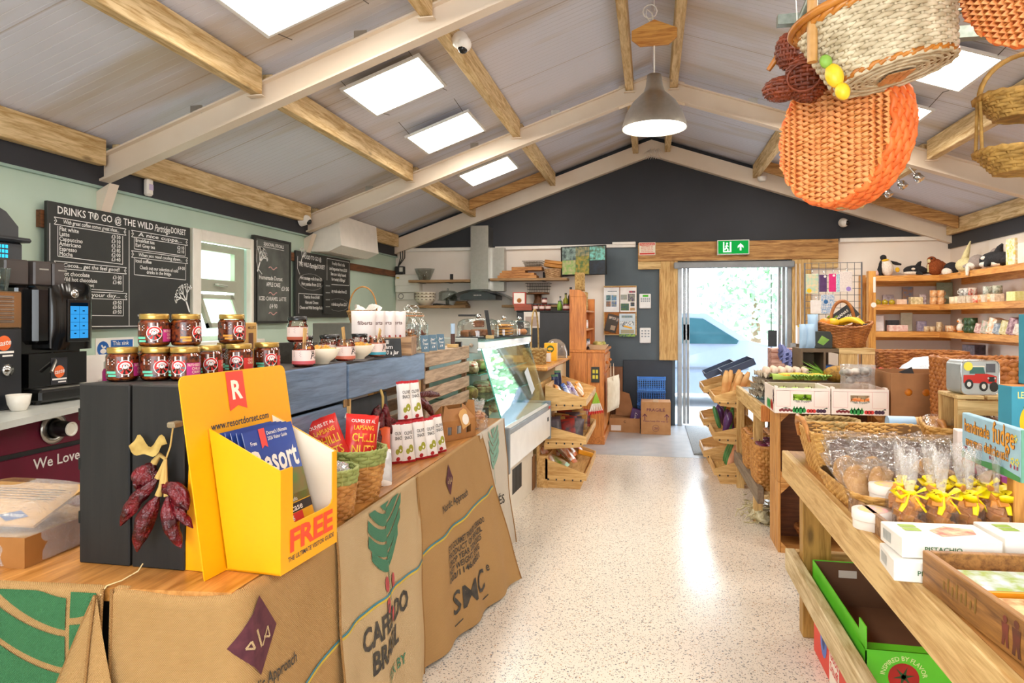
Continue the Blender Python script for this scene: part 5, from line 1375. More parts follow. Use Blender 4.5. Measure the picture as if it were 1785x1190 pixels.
# ------------------------------------------------------------------ stepped snack bins
BIN = mk('bin_ply', '#dfb878', .55, 'wood', '#b98947', axis='x')
BINY = mk('bin_ply_y', '#dfb878', .55, 'wood', '#b98947', axis='y')
def bins(label, x0, y0, sgn, D_, W_, levels, kid):
    """stepped bin tower: near side at y0, front board towards x0+sgn*D_"""
    t = thing('snack_bin_stand', label, 'display stand', (x0, y0,0))
    hole = MB(BLACKM)
    b = MB(BINY); b.box(0, sgn * .07,0, W_, 0, levels[0][1] + .02); b.box(sgn * -.02,0,0, W_, 0, levels[-1][1]); b.build('back_post', t)
    for k, (zb, zt, zf) in enumerate(levels):
        b = MB(BIN); z_ = zb
        for y in (0, W_ - .012): b.prism([(sgn * .05, z_),(sgn * D_, z_),(sgn * D_, zf),(sgn * .05, zt)],(0, y, 0),(1,0,0),(0,0,1),(0,.012,0))
        b.use(BINY); b.box(sgn * (D_ - .012), sgn * D_, .012, W_ - .012, z_, zf); b.box(sgn * .05, sgn * (D_ - .012),.012, W_ - .012, z_, z_ + .01); b.box(sgn * .05, sgn * .062,.012, W_ - .012, z_, zt)
        tr = b.build('tray', t)
        h_ = MB(BLACKM)
        for i in range(5): xx = .07 + i * (D_ - .12) / 4; h_.box(sgn * xx, sgn * (xx + .012),-.0008,.002, z_ - .006, z_ + .008)
        h_.build('slots', tr)
        b = MB(BIN); zl = 0 if k == 0 else z_ - .055
        b.prism([(sgn * .04, zl),(sgn * (D_ - .05), zl + (.03 if k else 0)),(sgn * (D_ - .02), z_),(sgn * .04, z_)],(0,.01,0),(1,0,0),(0,0,1),(0, W_ - .02,0)); b.build('bracket_box', t)
    return t
LV = [(.07,.24,.125),(.365,.51,.425),(.675,.84,.73)]
bins('stepped wooden snack stand with three sloping trays beside the fridge', -.90,5.56,1,.385,.99, LV, 0)
def many(label_fn, n, x0, x1, y0, y1, z, cols, size, group, name='snack_packet', lean=.5, rotz=0.):
    mk_ = {}
    for i in range(n):
        c = cols[i % len(cols)]
        if c not in mk_:
            pm, PF = packet((mk('pk_' + c[0].strip('#'), c[0],.3, col2=c[1], sc=18), flat(c[1],.4)), size[0], size[1], size[2], i, (.07,.93),6,8)
            mk_[c] = pm.mesh(name)
        o = bpy.data.objects.new(name, mk_[c]); COL.objects.link(o)
        fx, fy = (i * .618) % 1,(i + .5) / n
        o.location = (x0 + (x1 - x0) * fx, y0 + (y1 - y0) * fy, z + .12 * size[1] * (1 - fx)); o.rotation_euler = (R.uniform(-.25,.25), R.uniform(-.2,.2) + lean * 0, rotz + R.uniform(-.3,.3)); o.rotation_euler[0] -= lean
        tag(o, label_fn(i), 'snack packet', group)
A_ = [('#f1e9dc', '#d8742c'),('#e7dcc8', '#7fae3c'),('#e9e2da', '#c53a34')]; B_ = [('#2a2528', '#5a4a52'),('#2f2a30', '#a2342c'),('#23262c', '#b98a4a')]; C_ = [('#e6e3ea', '#6d55a0'),('#dfe6ee', '#3a5fa8'),('#efe4d4', '#e0922f')]
many(lambda i: 'snack packet lying in the lowest tray of the bin stand', 9,-.79,-.62,5.62,6.48,.13, A_, (.14,.22,.05), 'packets in the lowest tray', lean=1.0, rotz=pi / 2)
many(lambda i: 'dark snack packet filed in the middle tray of the bin stand', 18,-.78,-.60,5.62,6.48,.38, B_, (.13,.17,.02), 'dark packets in the middle tray', lean=.5, rotz=.25)
many(lambda i: 'small pale packet in the topmost tray of the bin stand', 14,-.78,-.58,5.62,6.48,.69, C_, (.08,.12,.04), 'packets in the top tray', lean=.7, rotz=pi / 2)
m = MB(mk('yellow_bar', '#f0a81c', .4)); m.box(-.07,.07,-.02,.02,0,.04,.004); m.build('snack_bar', label='yellow boxed bar in the far front of the lowest tray', cat='snack', loc=(-.60,6.35,.12), rot=(0, rad(15),.3))
for k in range(2):
    pm, PF = packet((mk('pk_navy', '#25325c', .25, col2='#1a2444', sc=20), flat('#3f6a4a')),.07,.17,.035, k, (.1,.9)); pm.build('snack_packet', label=['dark blue packet standing at the back of the top tray', 'taller dark blue packet standing at the back of top tray'][k], cat='snack packet', loc=(-.82,6.0 + .2 * k, .72 + .02 * k), rot=(rad(-10),0, rad(40)))
t = thing('stick_bunch', 'fan of green, white and red sticks clipped to the bin stand', 'snack sticks', (-.50,6.35,.70))
for k in range(7):
    b = MB(flat('#9cc83a'), True); d = Vector((.10 * (k - 3),.012 * (k - 3),-1)); b.cyl((0,.004 * (k - 3),0), d * .10 + Vector((0,.01 * (k - 3),0)),.004,.007,8); b.use(WHITE); b.cyl(d * .10 + Vector((0,.01 * (k - 3),0)), d * .17 + Vector((0,.022 * (k - 3),0)),.007,.007,8); b.use(flat('#d8302f')); b.cyl(d * .17 + Vector((0,.022 * (k - 3),0)), d * .20 + Vector((0,.026 * (k - 3),0)),.014,.004,8); b.build('stick', t)
m = MB(mk('black_yellow', '#22241f', .4)); m.box(-.045,.045,-.004,.004,-.17,0); m.use(flat('#d8c93a'))
for i in range(4): m.box(-.03 + .035 * (i % 2),-.005 + .035 * (i % 2),-.005,.005,-.07 - .06 * (i // 2),-.03 - .06 * (i // 2))
m.build('hanging_pack', label='black pack with yellow squares hanging against the pine dresser', cat='snack packet', loc=(-.60,7.542,.85))
m = MB(mk('rough_block', '#8d6238', .7, 'wood', '#5a3c20', axis='z')); m.box(-.11,0,0,.12,0,.27,.004); m.build('wooden_block', label='brown timber block on the floor between fridge and bin stand', cat='wooden block', loc=(-.93,5.45,0))
# ------------------------------------------------------------------ pine worktop behind the bins
t = thing('pine_counter', 'pine topped counter running from the fridge to the dresser', 'counter', (-.86,5.75,0))
b = MB(PINE); b.box(-.7,0,0,1.75,.935,.97,.008); b.build('top', t); b = MB(flat('#cdb48a', .6)); b.box(-.66,-.05,.85,1.7,0,.935); b.build('cupboard', t)
t = thing('tea_box', 'yellow tea box standing upright behind the low orange box', 'box', (-.955,6.62,.971)); b = MB(mk('tea_yellow', '#f2b81c', .4)); b.box(-.06,.06,-.04,.04,0,.17,.002); b.build('carton', t); b = MB(mk('tea_green', '#3d5a2c', .5)); disc2(b, lambda x, y: (x, -.0408, y),0,.115,.035, n=16); b.build('logo', t); b = MB(flat('#f2b81c')); disc2(b, lambda x, y: (x, -.0414, y),0,.115,.026,.014,14); b.build('logo_centre', t)
t = thing('tea_box', 'orange and white box in front of the yellow tea box', 'box', (-.96,6.33,.971),.1); b = MB(mk('tea_orange', '#eda321', .4)); b.box(-.075,.045,-.05,.05,0,.10,.002); b.build('carton', t); b = MB(WHITE); b.box(.0452,.046,-.045,.045,.01,.09); b.box(.005,.043,-.0508,-.05,.01,.09); b.build('label', t)
m = MB(mk('clear_cover', '#f6f8f8', .1, 'glass', bump=.25, amt=.5), True); m.lathe([(.13,0),(.128,.06),(.10,.14),(.05,.185),(0,.195)], n=28); m.build('food_cover', label='clear domed food cover on the pine counter', cat='food cover', loc=(-.985,7.15,.971))
SEA = mk('seagrass', '#b89b62', .8, col2='#8d7240', sc=40, bump=.4)
def handled(label, loc, r0, r1, h, hh, mat, sx=1., sy=1., rows=10, st=20, rot=0., hr=.008, lin_='wicker_inner', ex=2., sag=0., hx=1.):
    t = thing('wicker_basket', label, 'basket', loc, rot)
    f = ring_shape(r0, r1,(lambda a, q: (h + sag * cos(2 * a) ) * q) if sag else h, sx, sy, ex)
    b = MB(mat, True); woven(b, f, rows, st, h / rows * .5, h / rows * .32); wbase(b, f, .004,5); b.use(MATS.get(lin_) or mk('wicker_inner', '#7d5a30', .8)); liner(b, f, 28); b.use(mat); rim(b, f, 1., h / rows * .55,48,16); b.build('body', t)
    b = MB(mat, True); b.tube([(r1 * sx * hx * cos(pi * i / 20),0, h - .02 + (hh + .02) * sin(pi * i / 20) ** .8) for i in range(21)], hr, 8); b.build('handle', t)
    return t
handled('tall handled seagrass basket on the pine counter behind the fridge', (-1.03,6.12,.971),.09,.10,.13,.36, SEA, rot=rad(80), rows=8, st=16)
# dark fridge unit and what stands on it
t = thing('dark_cabinet', 'tall dark grey cabinet between the cooker hood and the dresser', 'cabinet', (-1.64,8.4,0)); b = MB(mk('dark_unit', '#3b3e43', .45, sc=6)); b.box(0,.66,0,.6,.0,1.455,.004); b.build('body', t); b = MB(BLACK); b.box(-.005,.665,-.01,.6,1.456,1.475,.003); b.build('top', t)
m = MB(flat('#e2dcd6')); m.box(-.10,.10,0,.005,0,.20); m.use(flat('#b5a39a')); m.box(-.08,.08,-.001,0,.02,.14); m.build('leaflet_holder', label='white framed leaflet on the front of the dark cabinet', cat='leaflet', loc=(-1.45,8.39,1.26))
def smalljar(label, x, y, z, col, r=.035, h=.08, lidc='#2a2a2a', group='jars on the dark cabinet'):
    t = thing('preserve_jar', label, 'jar', (x, y, z),0, group); b = MB(mk('jarfill' + col.strip('#'), col, .3, sc=20), True); b.lathe([(r * .9,0),(r, .006),(r, h * .8),(r * .85, h * .86),(0, h * .86)], n=16); b.build('body', t); b = MB(flat(lidc), True); b.lathe([(r * .92, h * .86),(r * .92, h),(0, h)], n=16); b.build('lid', t); b = MB(PINKL); b.grid(lambda u, v: ((r + .001) * cos(-pi / 2 + (u - .5) * 3),(r + .001) * sin(-pi / 2 + (u - .5) * 3), h * (.25 + .42 * v)),10,1); b.build('label', t)
zt = 1.476
for k, x in enumerate((-1.42,-1.34,-1.26)): smalljar(['left jar of the low row on the dark cabinet', 'middle jar of the low row on the dark cabinet', 'right jar of the low row on the dark cabinet'][k], x, 8.5, zt, '#7a2f28')
smalljar('single jar stacked above the low row on the dark cabinet', -1.31,8.52, zt + .081, '#7a2f28'); smalljar('pink labelled jar at right end of the dark cabinet', -1.03,8.5, zt, '#8a3a34', .045,.085)
m = MB(mk('red_box', '#a8523c', .5, sc=10)); m.box(-.11,.11,-.06,.06,0,.038); m.box(-.115,.105,-.055,.06,.039,.077); m.build('tin_box', label='pair of flat brick red boxes at left of the dark cabinet top', cat='box', loc=(-1.57,8.5, zt))
t = thing('recipe_box', 'red and white box with biscuit picture standing on the red boxes', 'box', (-1.64,8.56, zt + .078)); b = MB(mk('recipe_red', '#b5473a', .45)); b.box(-.085,.085,0,.04,0,.155); b.build('carton', t); b = MB(WHITE); b.box(-.07,.07,-.001,0,.01,.145); b.use(mk('biscuit', '#b5702f')); disc2(b, lambda x, y: (x, -.0016, y),0,.05,.03, n=14); b.build('printed_picture', t)
def bottle(label, x, y, z, r, h, col, neck=.35):
    t = thing('bottle', label, 'bottle', (x, y, z)); b = MB(mk('bt' + col.strip('#'), col, .15, sc=10), True); b.lathe([(r * .9,0),(r, .005),(r, h * .6),(r * neck, h * .75),(r * neck, h * .92)], n=16); b.build('body', t); b = MB(BLACK, True); b.lathe([(r * neck * 1.2, h * .92),(r * neck * 1.2, h),(0, h)], n=12); b.build('cap', t)
bottle('olive oil bottle at the right of the dark cabinet top', -1.055,8.62, zt, .035,.22, '#8a8a2a'); bottle('tall dark vinegar bottle next to the dresser', -.985,8.56, zt, .035,.29, '#20201e'); bottle('short green labelled bottle left of the oil bottle', -1.12,8.52, zt, .03,.12, '#7fae3c', .6); bottle('small clear grey bottle behind the jars', -1.13,8.66, zt, .03,.18, '#9aa3a3')
m = MB(flat('#4a5157', .4)); m.box(-.22,.22,-.08,.08,0,.014,.004); m.build('slate_tray', label='wide dark slate slab on the low right wall shelf', cat='tray', loc=(-1.43,8.93,1.556))
t = thing('cake_stand', 'wooden pedestal cake stand on the low right wall shelf', 'cake stand', (-1.46,8.93,1.571)); b = MB(BROWNB, True); b.lathe([(.07,0),(.06,.01),(.045,.06),(.05,.12),(.0,.12)], n=18); b.build('pedestal', t); b = MB(mk('dark_wood_x', '#7d5330', .6, 'wood', '#553518', axis='x'), True); b.lathe([(.15,.121),(.155,.128),(.15,.142),(0,.142)], n=26); b.build('plate', t)
def wirebasket(label, loc, w_, d_, h_, n, col='#4a463f', flare=.03):
    t = thing('wire_basket', label, 'basket', loc); b = MB(mk('wire' + col.strip('#'), col, .5, metal=.5))
    for k in range(4):
        f_ = flare * k / 3; z = h_ * k / 3; b.tube([(-w_ / 2 - f_, -d_ / 2 - f_, z),(w_ / 2 + f_, -d_ / 2 - f_, z),(w_ / 2 + f_, d_ / 2 + f_, z),(-w_ / 2 - f_, d_ / 2 + f_, z)],.003,5, closed=True, smooth=False)
    for i in range(n + 1):
        x = -w_ / 2 + w_ * i / n
        for s_ in (-1,1): b.cyl((x, s_ * d_ / 2,0),(x, s_ * (d_ / 2 + flare), h_),.002, n=4)
        b.cyl((x, -d_ / 2,0),(x, d_ / 2,0),.002, n=4)
    b.build('wire_frame', t); return t
wirebasket('grey wire basket standing on the wooden cake stand', (-1.45,8.93,1.716),.26,.16,.12,12)
wirebasket('dark wire bread basket on top of the wicker trays', (-1.52,8.93,2.055),.2,.13,.07,14, '#5a4a34', .035)
# ------------------------------------------------------------------ back wall shelves, hood, fittings
SHW = mk('shelf_oak', '#a9855a', .6, 'wood', '#7a5a36', axis='x')
def wshelf(label, x0, x1, z):
    t = thing('wall_shelf', label, 'shelf', (x0, YF - .26, z)); b = MB(SHW); b.box(0, x1 - x0,0,.26,-.035,0,.003); b.build('board', t)
    for x in (.12, x1 - x0 - .35):
        b = MB(BLACKM); b.box(x, x + .045,.0,.26,-.04,-.036); b.box(x, x + .045,.252,.26,0.0,.09); b.build('bracket', t)
wshelf('upper wooden wall shelf left of the cooker hood', -3.22,-2.36,1.895); wshelf('lower wooden wall shelf left of the cooker hood', -3.22,-2.42,1.552); wshelf('upper wooden wall shelf right of the cooker hood', -2.09,-1.07,1.905); wshelf('lower wooden wall shelf right of the cooker hood', -1.93,-1.07,1.555)
m = MB(mk('pale_glass', '#f3f8f7', .05, 'glass', bump=.12, amt=.5), True); m.lathe([(.075,0),(.14,.155),(.135,.155),(.07,.006),(0,.006)], n=30); m.build('glass_bowl', label='large clear glass bowl on the upper left wall shelf', cat='bowl', loc=(-3.03,8.96,1.896))
BR = mk('brown_print', '#6d5636', .6)
for k in range(3):
    t = thing('mixing_bowl', ['bottom bowl of the cream bowl stack on the lower left shelf', 'middle bowl of the cream bowl stack on the lower left shelf', 'top bowl of the cream bowl stack on the lower left shelf'][k], 'bowl', (-3.02,8.96,1.553 + k * .042),0, 'stacked cream bowls'); b = MB(CRM, True); b.lathe([(.06,0),(.065,.008),(.12,.05),(.145,.095),(.14,.095),(.11,.055),(0,.012)], n=30); b.build('dish', t)
    b = MB(BR)
    for j in range(7): a = -pi / 2 + (j - 3) * .42; F_ = lambda x, y, a=a: (.138 * cos(a + x / .14),.138 * sin(a + x / .14),.078 + y); poly2(b, F_, [(-.022,0),(0,.009),(.022,0),(0,-.009)])
    b.build('leaf_pattern', t)
t = thing('glass_cake_stand', 'domed glass cake stand on the lower left wall shelf', 'cake stand', (-2.70,8.96,1.553)); b = MB(mk('pale_glass', '#dfe9e6'), True); b.lathe([(.06,0),(.02,.02),(.02,.055),(.14,.066),(.14,.074),(0,.074)], n=28); b.build('stand', t); b = MB(mk('pale_glass', '#dfe9e6'), True); b.lathe([(.125,.076),(.125,.17),(.09,.195),(0,.2)], n=28); b.ell((0,0,.215),.016,10,8); b.build('dome', t)
m = MB(BLACKM, True); m.tube([(-.1,0,.01),(-.05,0,.012),(.1,0,.008)], [.012,.015,.004],8); m.build('black_ladle', label='black utensil lying in front of the glass cake stand', cat='utensil', loc=(-2.78,8.87,1.553))
m = MB(SHW)
for i, z in enumerate((0,.019,.037)): m.box(-.1 + .01 * i, .1 - .015 * i, -.05,.05, z, z + .018,.006)
m.build('wooden_boards', label='small stack of wooden boards at the right of lower left shelf', cat='board', loc=(-2.50,8.95,1.553))
t = thing('cooker_hood', 'steel chimney cooker hood with curved glass canopy', 'cooker hood', (-2.22,8.80,1.64)); b = MB(METAL); b.box(-.125,.115,.02,.30,.12,.96); b.build('chimney', t); b = MB(METAL); b.box(-.15,.3,.15,.30,.1,.68); b.build('duct_cover', t)
def can(u, v): x = -.45 + .9 * u; return (x, -.14 + .44 * v, .115 - .13 * ((x) / .45) ** 2 + .0)
b = MB(mk('canopy_glass', '#8f9a98', .08, 'glass', bump=.35)); b.grid(can, 24,4); b.grid(lambda u, v: tuple(Vector(can(u, v)) + Vector((0,0,-.006))),24,4); b.build('canopy', t)
b = MB(mk('hood_body', '#4a4f50', .3, metal=.6)); b.prism([(-.24,.0)] + [(-.24 + .48 * i / 10,.055 + .055 * (1 - ((i - 5) / 5) ** 2)) for i in range(11)] + [(.24,.0)],(0,-.1,-.02),(1,0,0),(0,0,1),(0,.4,0)); hb_ = b.build('hood_body', t); b = MB(WHITE)
for i in range(5): b.box(-.05 + i * .022,-.038 + i * .022,-.1012,-.1,.035,.043)
b.build('buttons', hb_)
t = thing('fuse_board', 'white electrical fuse board in the left corner of back wall', 'fuse board', (-3.47,9.0,1.735)); b = MB(flat('#e9e5da', .4)); b.box(0,.36,0,.1,0,.245,.008); b.box(-.0,.35,-.012,0,.09,.175,.004); b.build('case', t); b = MB(flat('#d8b23a')); b.box(.02,.06,-.002,0,.19,.21); b.build('sticker', t)
m = MB(BLACKM); m.box(0,.12,0,.08,0,.105,.004); m.use(flat('#d8d4c8')); m.box(.06,.11,-.001,0,.03,.09); m.build('switch_box', label='small black switch box above the fuse board', cat='switch', loc=(-3.47,9.0,1.99))
t = thing('timer_switch', 'round dial timer switch under the fuse board', 'switch', (-3.46,9.04,1.635)); b = MB(flat('#e4dfd4')); b.box(0,.25,0,.06,0,.095,.004); b.build('plate', t); b = MB(BLACKM); disc2(b, lambda x, y: (x, -.001, y),.06,.048,.04, n=20, r0=.8); b.build('dial', t)
m = MB(BLACKM, True)
for k in range(3): m.tube([(0, k * .02,.42),(.05 + .03 * k, k * .02,.36),(.06 + .03 * k, 0,.15),(.02,0,.02),(0,0,0)],.007,6)
m.build('cables', label='looped black cables in the left eaves corner', cat='cable', loc=(-3.45,9.0,2.06))
WT = mk('wicker_tray', '#c98d4e', .6, 'wood', '#8d5424', axis='x', bump=.4)
for k, (x0, x1, z, h_, lab) in enumerate([(-1.99,-1.47,1.906,.035, 'lowest wicker tray of the pile on the upper right shelf'),(-1.96,-1.50,1.942,.032, 'second wicker tray of the pile on the upper right shelf'),(-1.93,-1.62,1.975,.03, 'third wicker tray of the pile on the upper right shelf'),(-1.80,-1.40,2.006,.045, 'topmost wooden tray of the pile on the upper right shelf')]):
    m = MB(WT); cavity(m, 0, x1 - x0,0,.2,0, h_, .012); m.build('wicker_tray', label=lab, cat='tray', group='trays on the upper right shelf', loc=(x0,8.86, z))
handled('pale round wicker basket at right of the upper shelf', (-1.26,8.97,1.906),.095,.115,.11,.0, mk('pale_wicker', '#c7a27a', .7, col2='#a07a50', sc=25), rows=8, st=18, hr=.004)
m = MB(mk('gold_wicker_x', '#c98a3e', .6, 'wood', '#8f5c20', axis='x', bump=.5)); m.xf = TR((0,0,.02),0,0, rad(8)); m.box(-.12,.12,-.1,.1,0,.045,.008); m.box(-.115,.115,-.095,.1,.047,.09,.008); m.xf = None; m.build('folded_baskets', label='golden flat baskets stacked over the pale round basket', cat='basket', loc=(-1.26,8.97,2.02))
t = thing('monitor', 'wall screen showing tiled camera views', 'screen', (-.86,8.86,2.12), rad(-9)); b = MB(BLACK); b.xf = TR((0,0,0),0,0, rad(-1)); b.box(-.30,.30,0,.04,-.19,.19,.006); b.build('case', t)
Fv = lambda x, y: (x, -.0015, y)
for k, (x0, x1, y0, y1, c1, c2) in enumerate([(-.28,-.10,.01,.175, '#8fa8a0', '#3a4a4c'),(-.10,.08,.06,.175, '#a89a6a', '#3c5a50'),(.085,.285,.0,.175, '#7fd8d0', '#4a5a3a'),(-.28,-.10,-.175,.008, '#7fae5a', '#c2b48a'),(-.098,.08,-.175,.058, '#b59a3a', '#3f6a3a'),(.085,.285,-.175,-.005, '#0c1420', '#16263a')]):
    b = MB(mk('tile%d' % k, c1,.3, col2=c2, sc=22, coat=.3)); rect2(b, Fv, x0, y0, x1, y1); b.build('screen_tile', t)
b = MB(METAL); b.box(-.05,.05,.04,.2,-.05,.05); b.build('bracket', t)
for k in range(2):
    t = thing('warning_sign', 'x', 'sign', (-.155, YF - .078,2.19)) if k == 0 else None
    if k == 0:
        t['label'] = 'red and cream WARNING notice on the left end of the lintel'; b = MB(flat('#efe4cf')); b.box(0,.205,0,.006,0,.165); b.build('plate', t); Fw = lambda x, y: (x, -.001, y); b = MB(flat('#d2382f')); rect2(b, Fw, .008,.125,.197,.158); rect2(b, Fw, .008,.008,.197,.03); b.build('red_bands', t)
        b = MB(flat('#efe4cf')); write(b, lambda x, y: (x, -.0018, y), 'WARNING', .1,.131,.028, 'c', width=.17); b.build('heading', t); b = MB(flat('#d2382f'))
        for i, s_ in enumerate(('THESE PREMISES ARE', 'MONITORED BY', 'CLOSED CIRCUIT', 'TELEVISION')): write(b, Fw, s_, .1,.105 - i * .022,.02, 'c', width=.15)
        b.build('small_lettering', t)
t = thing('exit_sign', 'green lit exit sign with running figure and arrow', 'exit sign', (.81, YF - .12,2.175)); b = MB(flat('#d8dad4', .4)); b.box(0,.385,0,.05,0,.185,.004); b.build('case', t)
b = MB(mk('exit_green', '#1fae4a', kind='emit', emit=.9)); Fe = lambda x, y: (x, -.001, y); rect2(b, Fe, .012,.012,.373,.173); b.build('lit_panel', t)
b = MB(mk('exit_white', '#f4fff4', kind='emit', emit=1.2)); Fe2 = lambda x, y: (x, -.002, y); rect2(b, Fe2,.07,.03,.085,.16); rect2(b, Fe2,.085,.03,.17,.045); rect2(b, Fe2,.15,.03,.17,.16)
disc2(b, Fe2,.118,.14,.012, n=10); line2(b, Fe2, [(.115,.125),(.108,.085),(.09,.06)],.017); line2(b, Fe2, [(.108,.085),(.13,.065),(.125,.045)],.015); line2(b, Fe2, [(.095,.10),(.115,.118),(.135,.10)],.01)
poly2(b, Fe2, [(.27,.05),(.29,.05),(.29,.10),(.315,.08),(.315,.105),(.28,.14),(.245,.105),(.245,.08),(.27,.10)]); b.build('pictogram', t)
# pin board and panels on the slate wall
t = thing('pin_board', 'cork pin board with posters on the slate wall', 'pin board', (-.60, YF - .03,1.17)); b = MB(mk('cork', '#b8783f', .9, col2='#9a5f2c', sc=60)); b.box(.0,.40,.0,.012,.0,.62); b.build('cork', t); b = MB(PALEX)
for q in ((-.012,.412,-.012,0),(-.012,.412,.62,.632),(-.012,0,0,.62),(.40,.412,0,.62)): b.box(q[0], q[1],-.006,.014, q[2], q[3])
b.build('frame', t)
def poster(label, x, z, w_, h_, col, rot, bits, y=-.0125):
    t = thing('poster', label, 'poster', (x, YF - .03 + y, z),(0, rot, 0)); b = MB(mk('po' + col.strip('#'), col, .6, sc=6)); b.box(0, w_, -.001,.001,0, h_); b.build('sheet', t)
    for k, (c, *q) in enumerate(bits): b = MB(mk('pp' + c.strip('#'), c, .6, col2='#9aa08a' if k % 2 else '#3a5a6a', sc=40)); rect2(b, lambda x, y: (x, -.0018 - .0002 * k, y), *q); b.build('printed_block', t)
poster('white notice with four square photos, top left of the pin board', -.61,1.46,.20,.32, '#eef0f0', 0, [('#6d9a9a', .03,.15,.09,.22),('#3f8fc9', .10,.15,.165,.22),('#b5805a', .03,.07,.09,.14),('#2f5aa8', .10,.07,.165,.14),('#8a9098', .05,.265,.17,.275)])
poster('white wildlife notice with red tab, top right of the pin board', -.40,1.46,.21,.32, '#f1efec', 0, [('#5a7a3a', .01,.02,.115,.11),('#5a4a6a', .1,.135,.19,.235),('#d23a4a', .115,.25,.195,.275),('#c9852c', .13,.02,.19,.055),('#4a3a2c', .135,.075,.185,.125),('#a0a4a8', .01,.16,.09,.225)])
poster('dark brown tilted leaflet pinned bottom left of the board', -.605,1.22,.15,.23, '#4a4038', rad(14), [('#d8c0a8', .02,.165,.11,.2),('#c98a6a', .07,.03,.13,.09),('#b89a80', .12,.15,.148,.2)])
poster('pale blue poster with yellow pencil, bottom right of the board', -.41,1.14,.205,.30, '#cfe0ea', 0, [('#9ac24a', 0,0,.205,.035),('#b5a07a', .02,.04,.19,.09),('#eef4f4', .01,.15,.19,.2),('#5a8aa8', .03,.245,.17,.275)])
m = MB(flat('#f0b429')); m.xf = TR((0,0,0),0,0, rad(14)); m.box(0,.11,-.002,0,0,.02); m.use(BLACKM); m.box(-.02,0,-.002,0,.004,.016); m.xf = None; m.build('pencil_cutout', label='yellow pencil shape on the pale blue poster', cat='picture', loc=(-.355, YF - .0455,1.268))
t = thing('alarm_keypad', 'white alarm keypad with green display beside the posters', 'keypad', (-.155, YF - .03,1.505)); b = MB(flat('#e8eaea', .35)); b.box(0,.15,0,.03,0,.19,.008); b.build('case', t); b = MB(mk('lcd_green', '#4fc22a', kind='emit', emit=.7)); b.box(.045,.115,-.002,0,.152,.175); b.build('display', t); b = MB(mk('key_grey', '#9aa4ac', .5))
for i in range(5):
    for j in range(3): b.box(.02 + i * .025,.036 + i * .025,-.003,0,.085 + j * .02,.098 + j * .02)
b.build('keys', t)
t = thing('switch_unit', 'plain white switch panel below the alarm keypad', 'switch panel', (-.15, YF - .03,1.055)); b = MB(flat('#e8eaea', .35)); b.box(0,.145,0,.03,0,.2,.01); b.build('case', t); b = MB(mk('key_grey', '#9aa4ac'))
for i in range(3):
    for j in range(3): b.box(.022 + i * .04,.045 + i * .04,-.002,0,.08 + j * .036,.098 + j * .036)
b.build('keys', t)
# ------------------------------------------------------------------ pine dresser and floor boxes
OPZ = mk('orange_pine_z', '#d98c40', .4, 'wood', '#ad6122', axis='z', coat=.2)
OPY = mk('orange_pine_y', '#d98c40', .4, 'wood', '#ad6122', axis='y', coat=.2)
t = thing('pine_dresser', 'orange pine dresser with open shelves near the slate wall', 'dresser', (-.885,7.56,0))
b = MB(OPZ); b.box(0,.185,0,.022,1.03,1.62,.003); b.prism([(0,1.62),(.185,1.62),(.165,1.66),(.12,1.69),(0,1.70)],(0,0,0),(1,0,0),(0,0,1),(0,.022,0)); b.box(0,.185,1.15,1.172,1.03,1.62,.003); b.build('hutch_side', t)
b = MB(OPZ); b.box(0,.015,.022,1.15,1.03,1.68); b.build('hutch_back', t)
for z in (1.24,1.45): b = MB(OPY); b.box(.015,.175,.022,1.15, z, z + .02,.003); b.build('hutch_shelf', t)
b = MB(OPZ); b.box(0,.195,-.005,.017,.02,1.03); b.box(.2,.375,-.005,.017,.02,1.0); b.box(0,.36,.017,1.16,.02,1.0); b.build('cabinet', t)
b = MB(OPY); b.box(.0,.39,-.012,1.18,1.0,1.03,.006); b.build('cabinet_top', t); b = MB(OPY); b.box(0,.385,-.01,1.17,0,.09,.006); b.build('plinth', t)
b = MB(OPZ); b.box(.36,.378,.06,.56,.14,.76,.003); b.build('door', t); b = MB(OPZ); b.box(.36,.378,.6,1.1,.14,.76,.003); b.build('door', t)
for y in (.06,.6):
    b = MB(OPY); b.box(.36,.38, y, y + .5,.79,.97,.003); dr = b.build('drawer', t); b = MB(OPZ, True); b.ell((.395, y + .25,.88),(.02,.018,.018),10,8); b.build('knob', dr)
PB = mk('patterned_paper', '#c9a86a', .8, col2='#8d6a34', sc=45)
for k, y in enumerate((7.66,7.84,8.02)):
    pm, PF = packet((PB, PB),.14,.21,.06, k, (0,1)); pm.build('paper_bag', label=['tallest patterned paper bag on top of the dresser', 'second patterned bag along the dresser top shelf', 'third patterned bag along the dresser top shelf'][k], cat='paper bag', loc=(-.78, y, 1.62 + (.06 if k == 0 else -.148)), rot=rad(40))
for k in range(6): smalljar('small pale bottle on the upper dresser shelf', -.755,7.66 + k * .09,1.261, ['#d8b8a8', '#c9c08a', '#d9d0c0'][k % 3],.026,.10, '#d8cfc0', 'small bottles on the upper dresser shelf')
for k in range(6): smalljar('dark jar on the lower dresser shelf', -.735,7.66 + k * .085,1.031, ['#3a2a28', '#5a3a3a', '#8a7a80'][k % 3],.03,.11, '#2a2a2a', 'dark jars on the dresser worktop')
t = thing('wooden_tray', 'shallow dish of small produce at the dresser front corner', 'dish', (-.59,7.85,1.031)); b = MB(mk('tray_wood', '#d2b088', .6)); b.prism([(-.08,0),(.08,0),(.11,.05),(-.11,.05)],(0,-.12,0),(1,0,0),(0,0,1),(0,.24,0)); b.build('dish', t)
b = MB(mk('produce_mix', '#a8a850', .6, col2='#d8c87a', sc=20), True)
for i in range(8): b.ell((R.uniform(-.06,.06), R.uniform(-.09,.09),.06),.028,8,6)
b.build('produce', t)
CANV = mk('canvas', '#e2d3ba', .9, col2='#d6c5a8', sc=12, bump=.2)
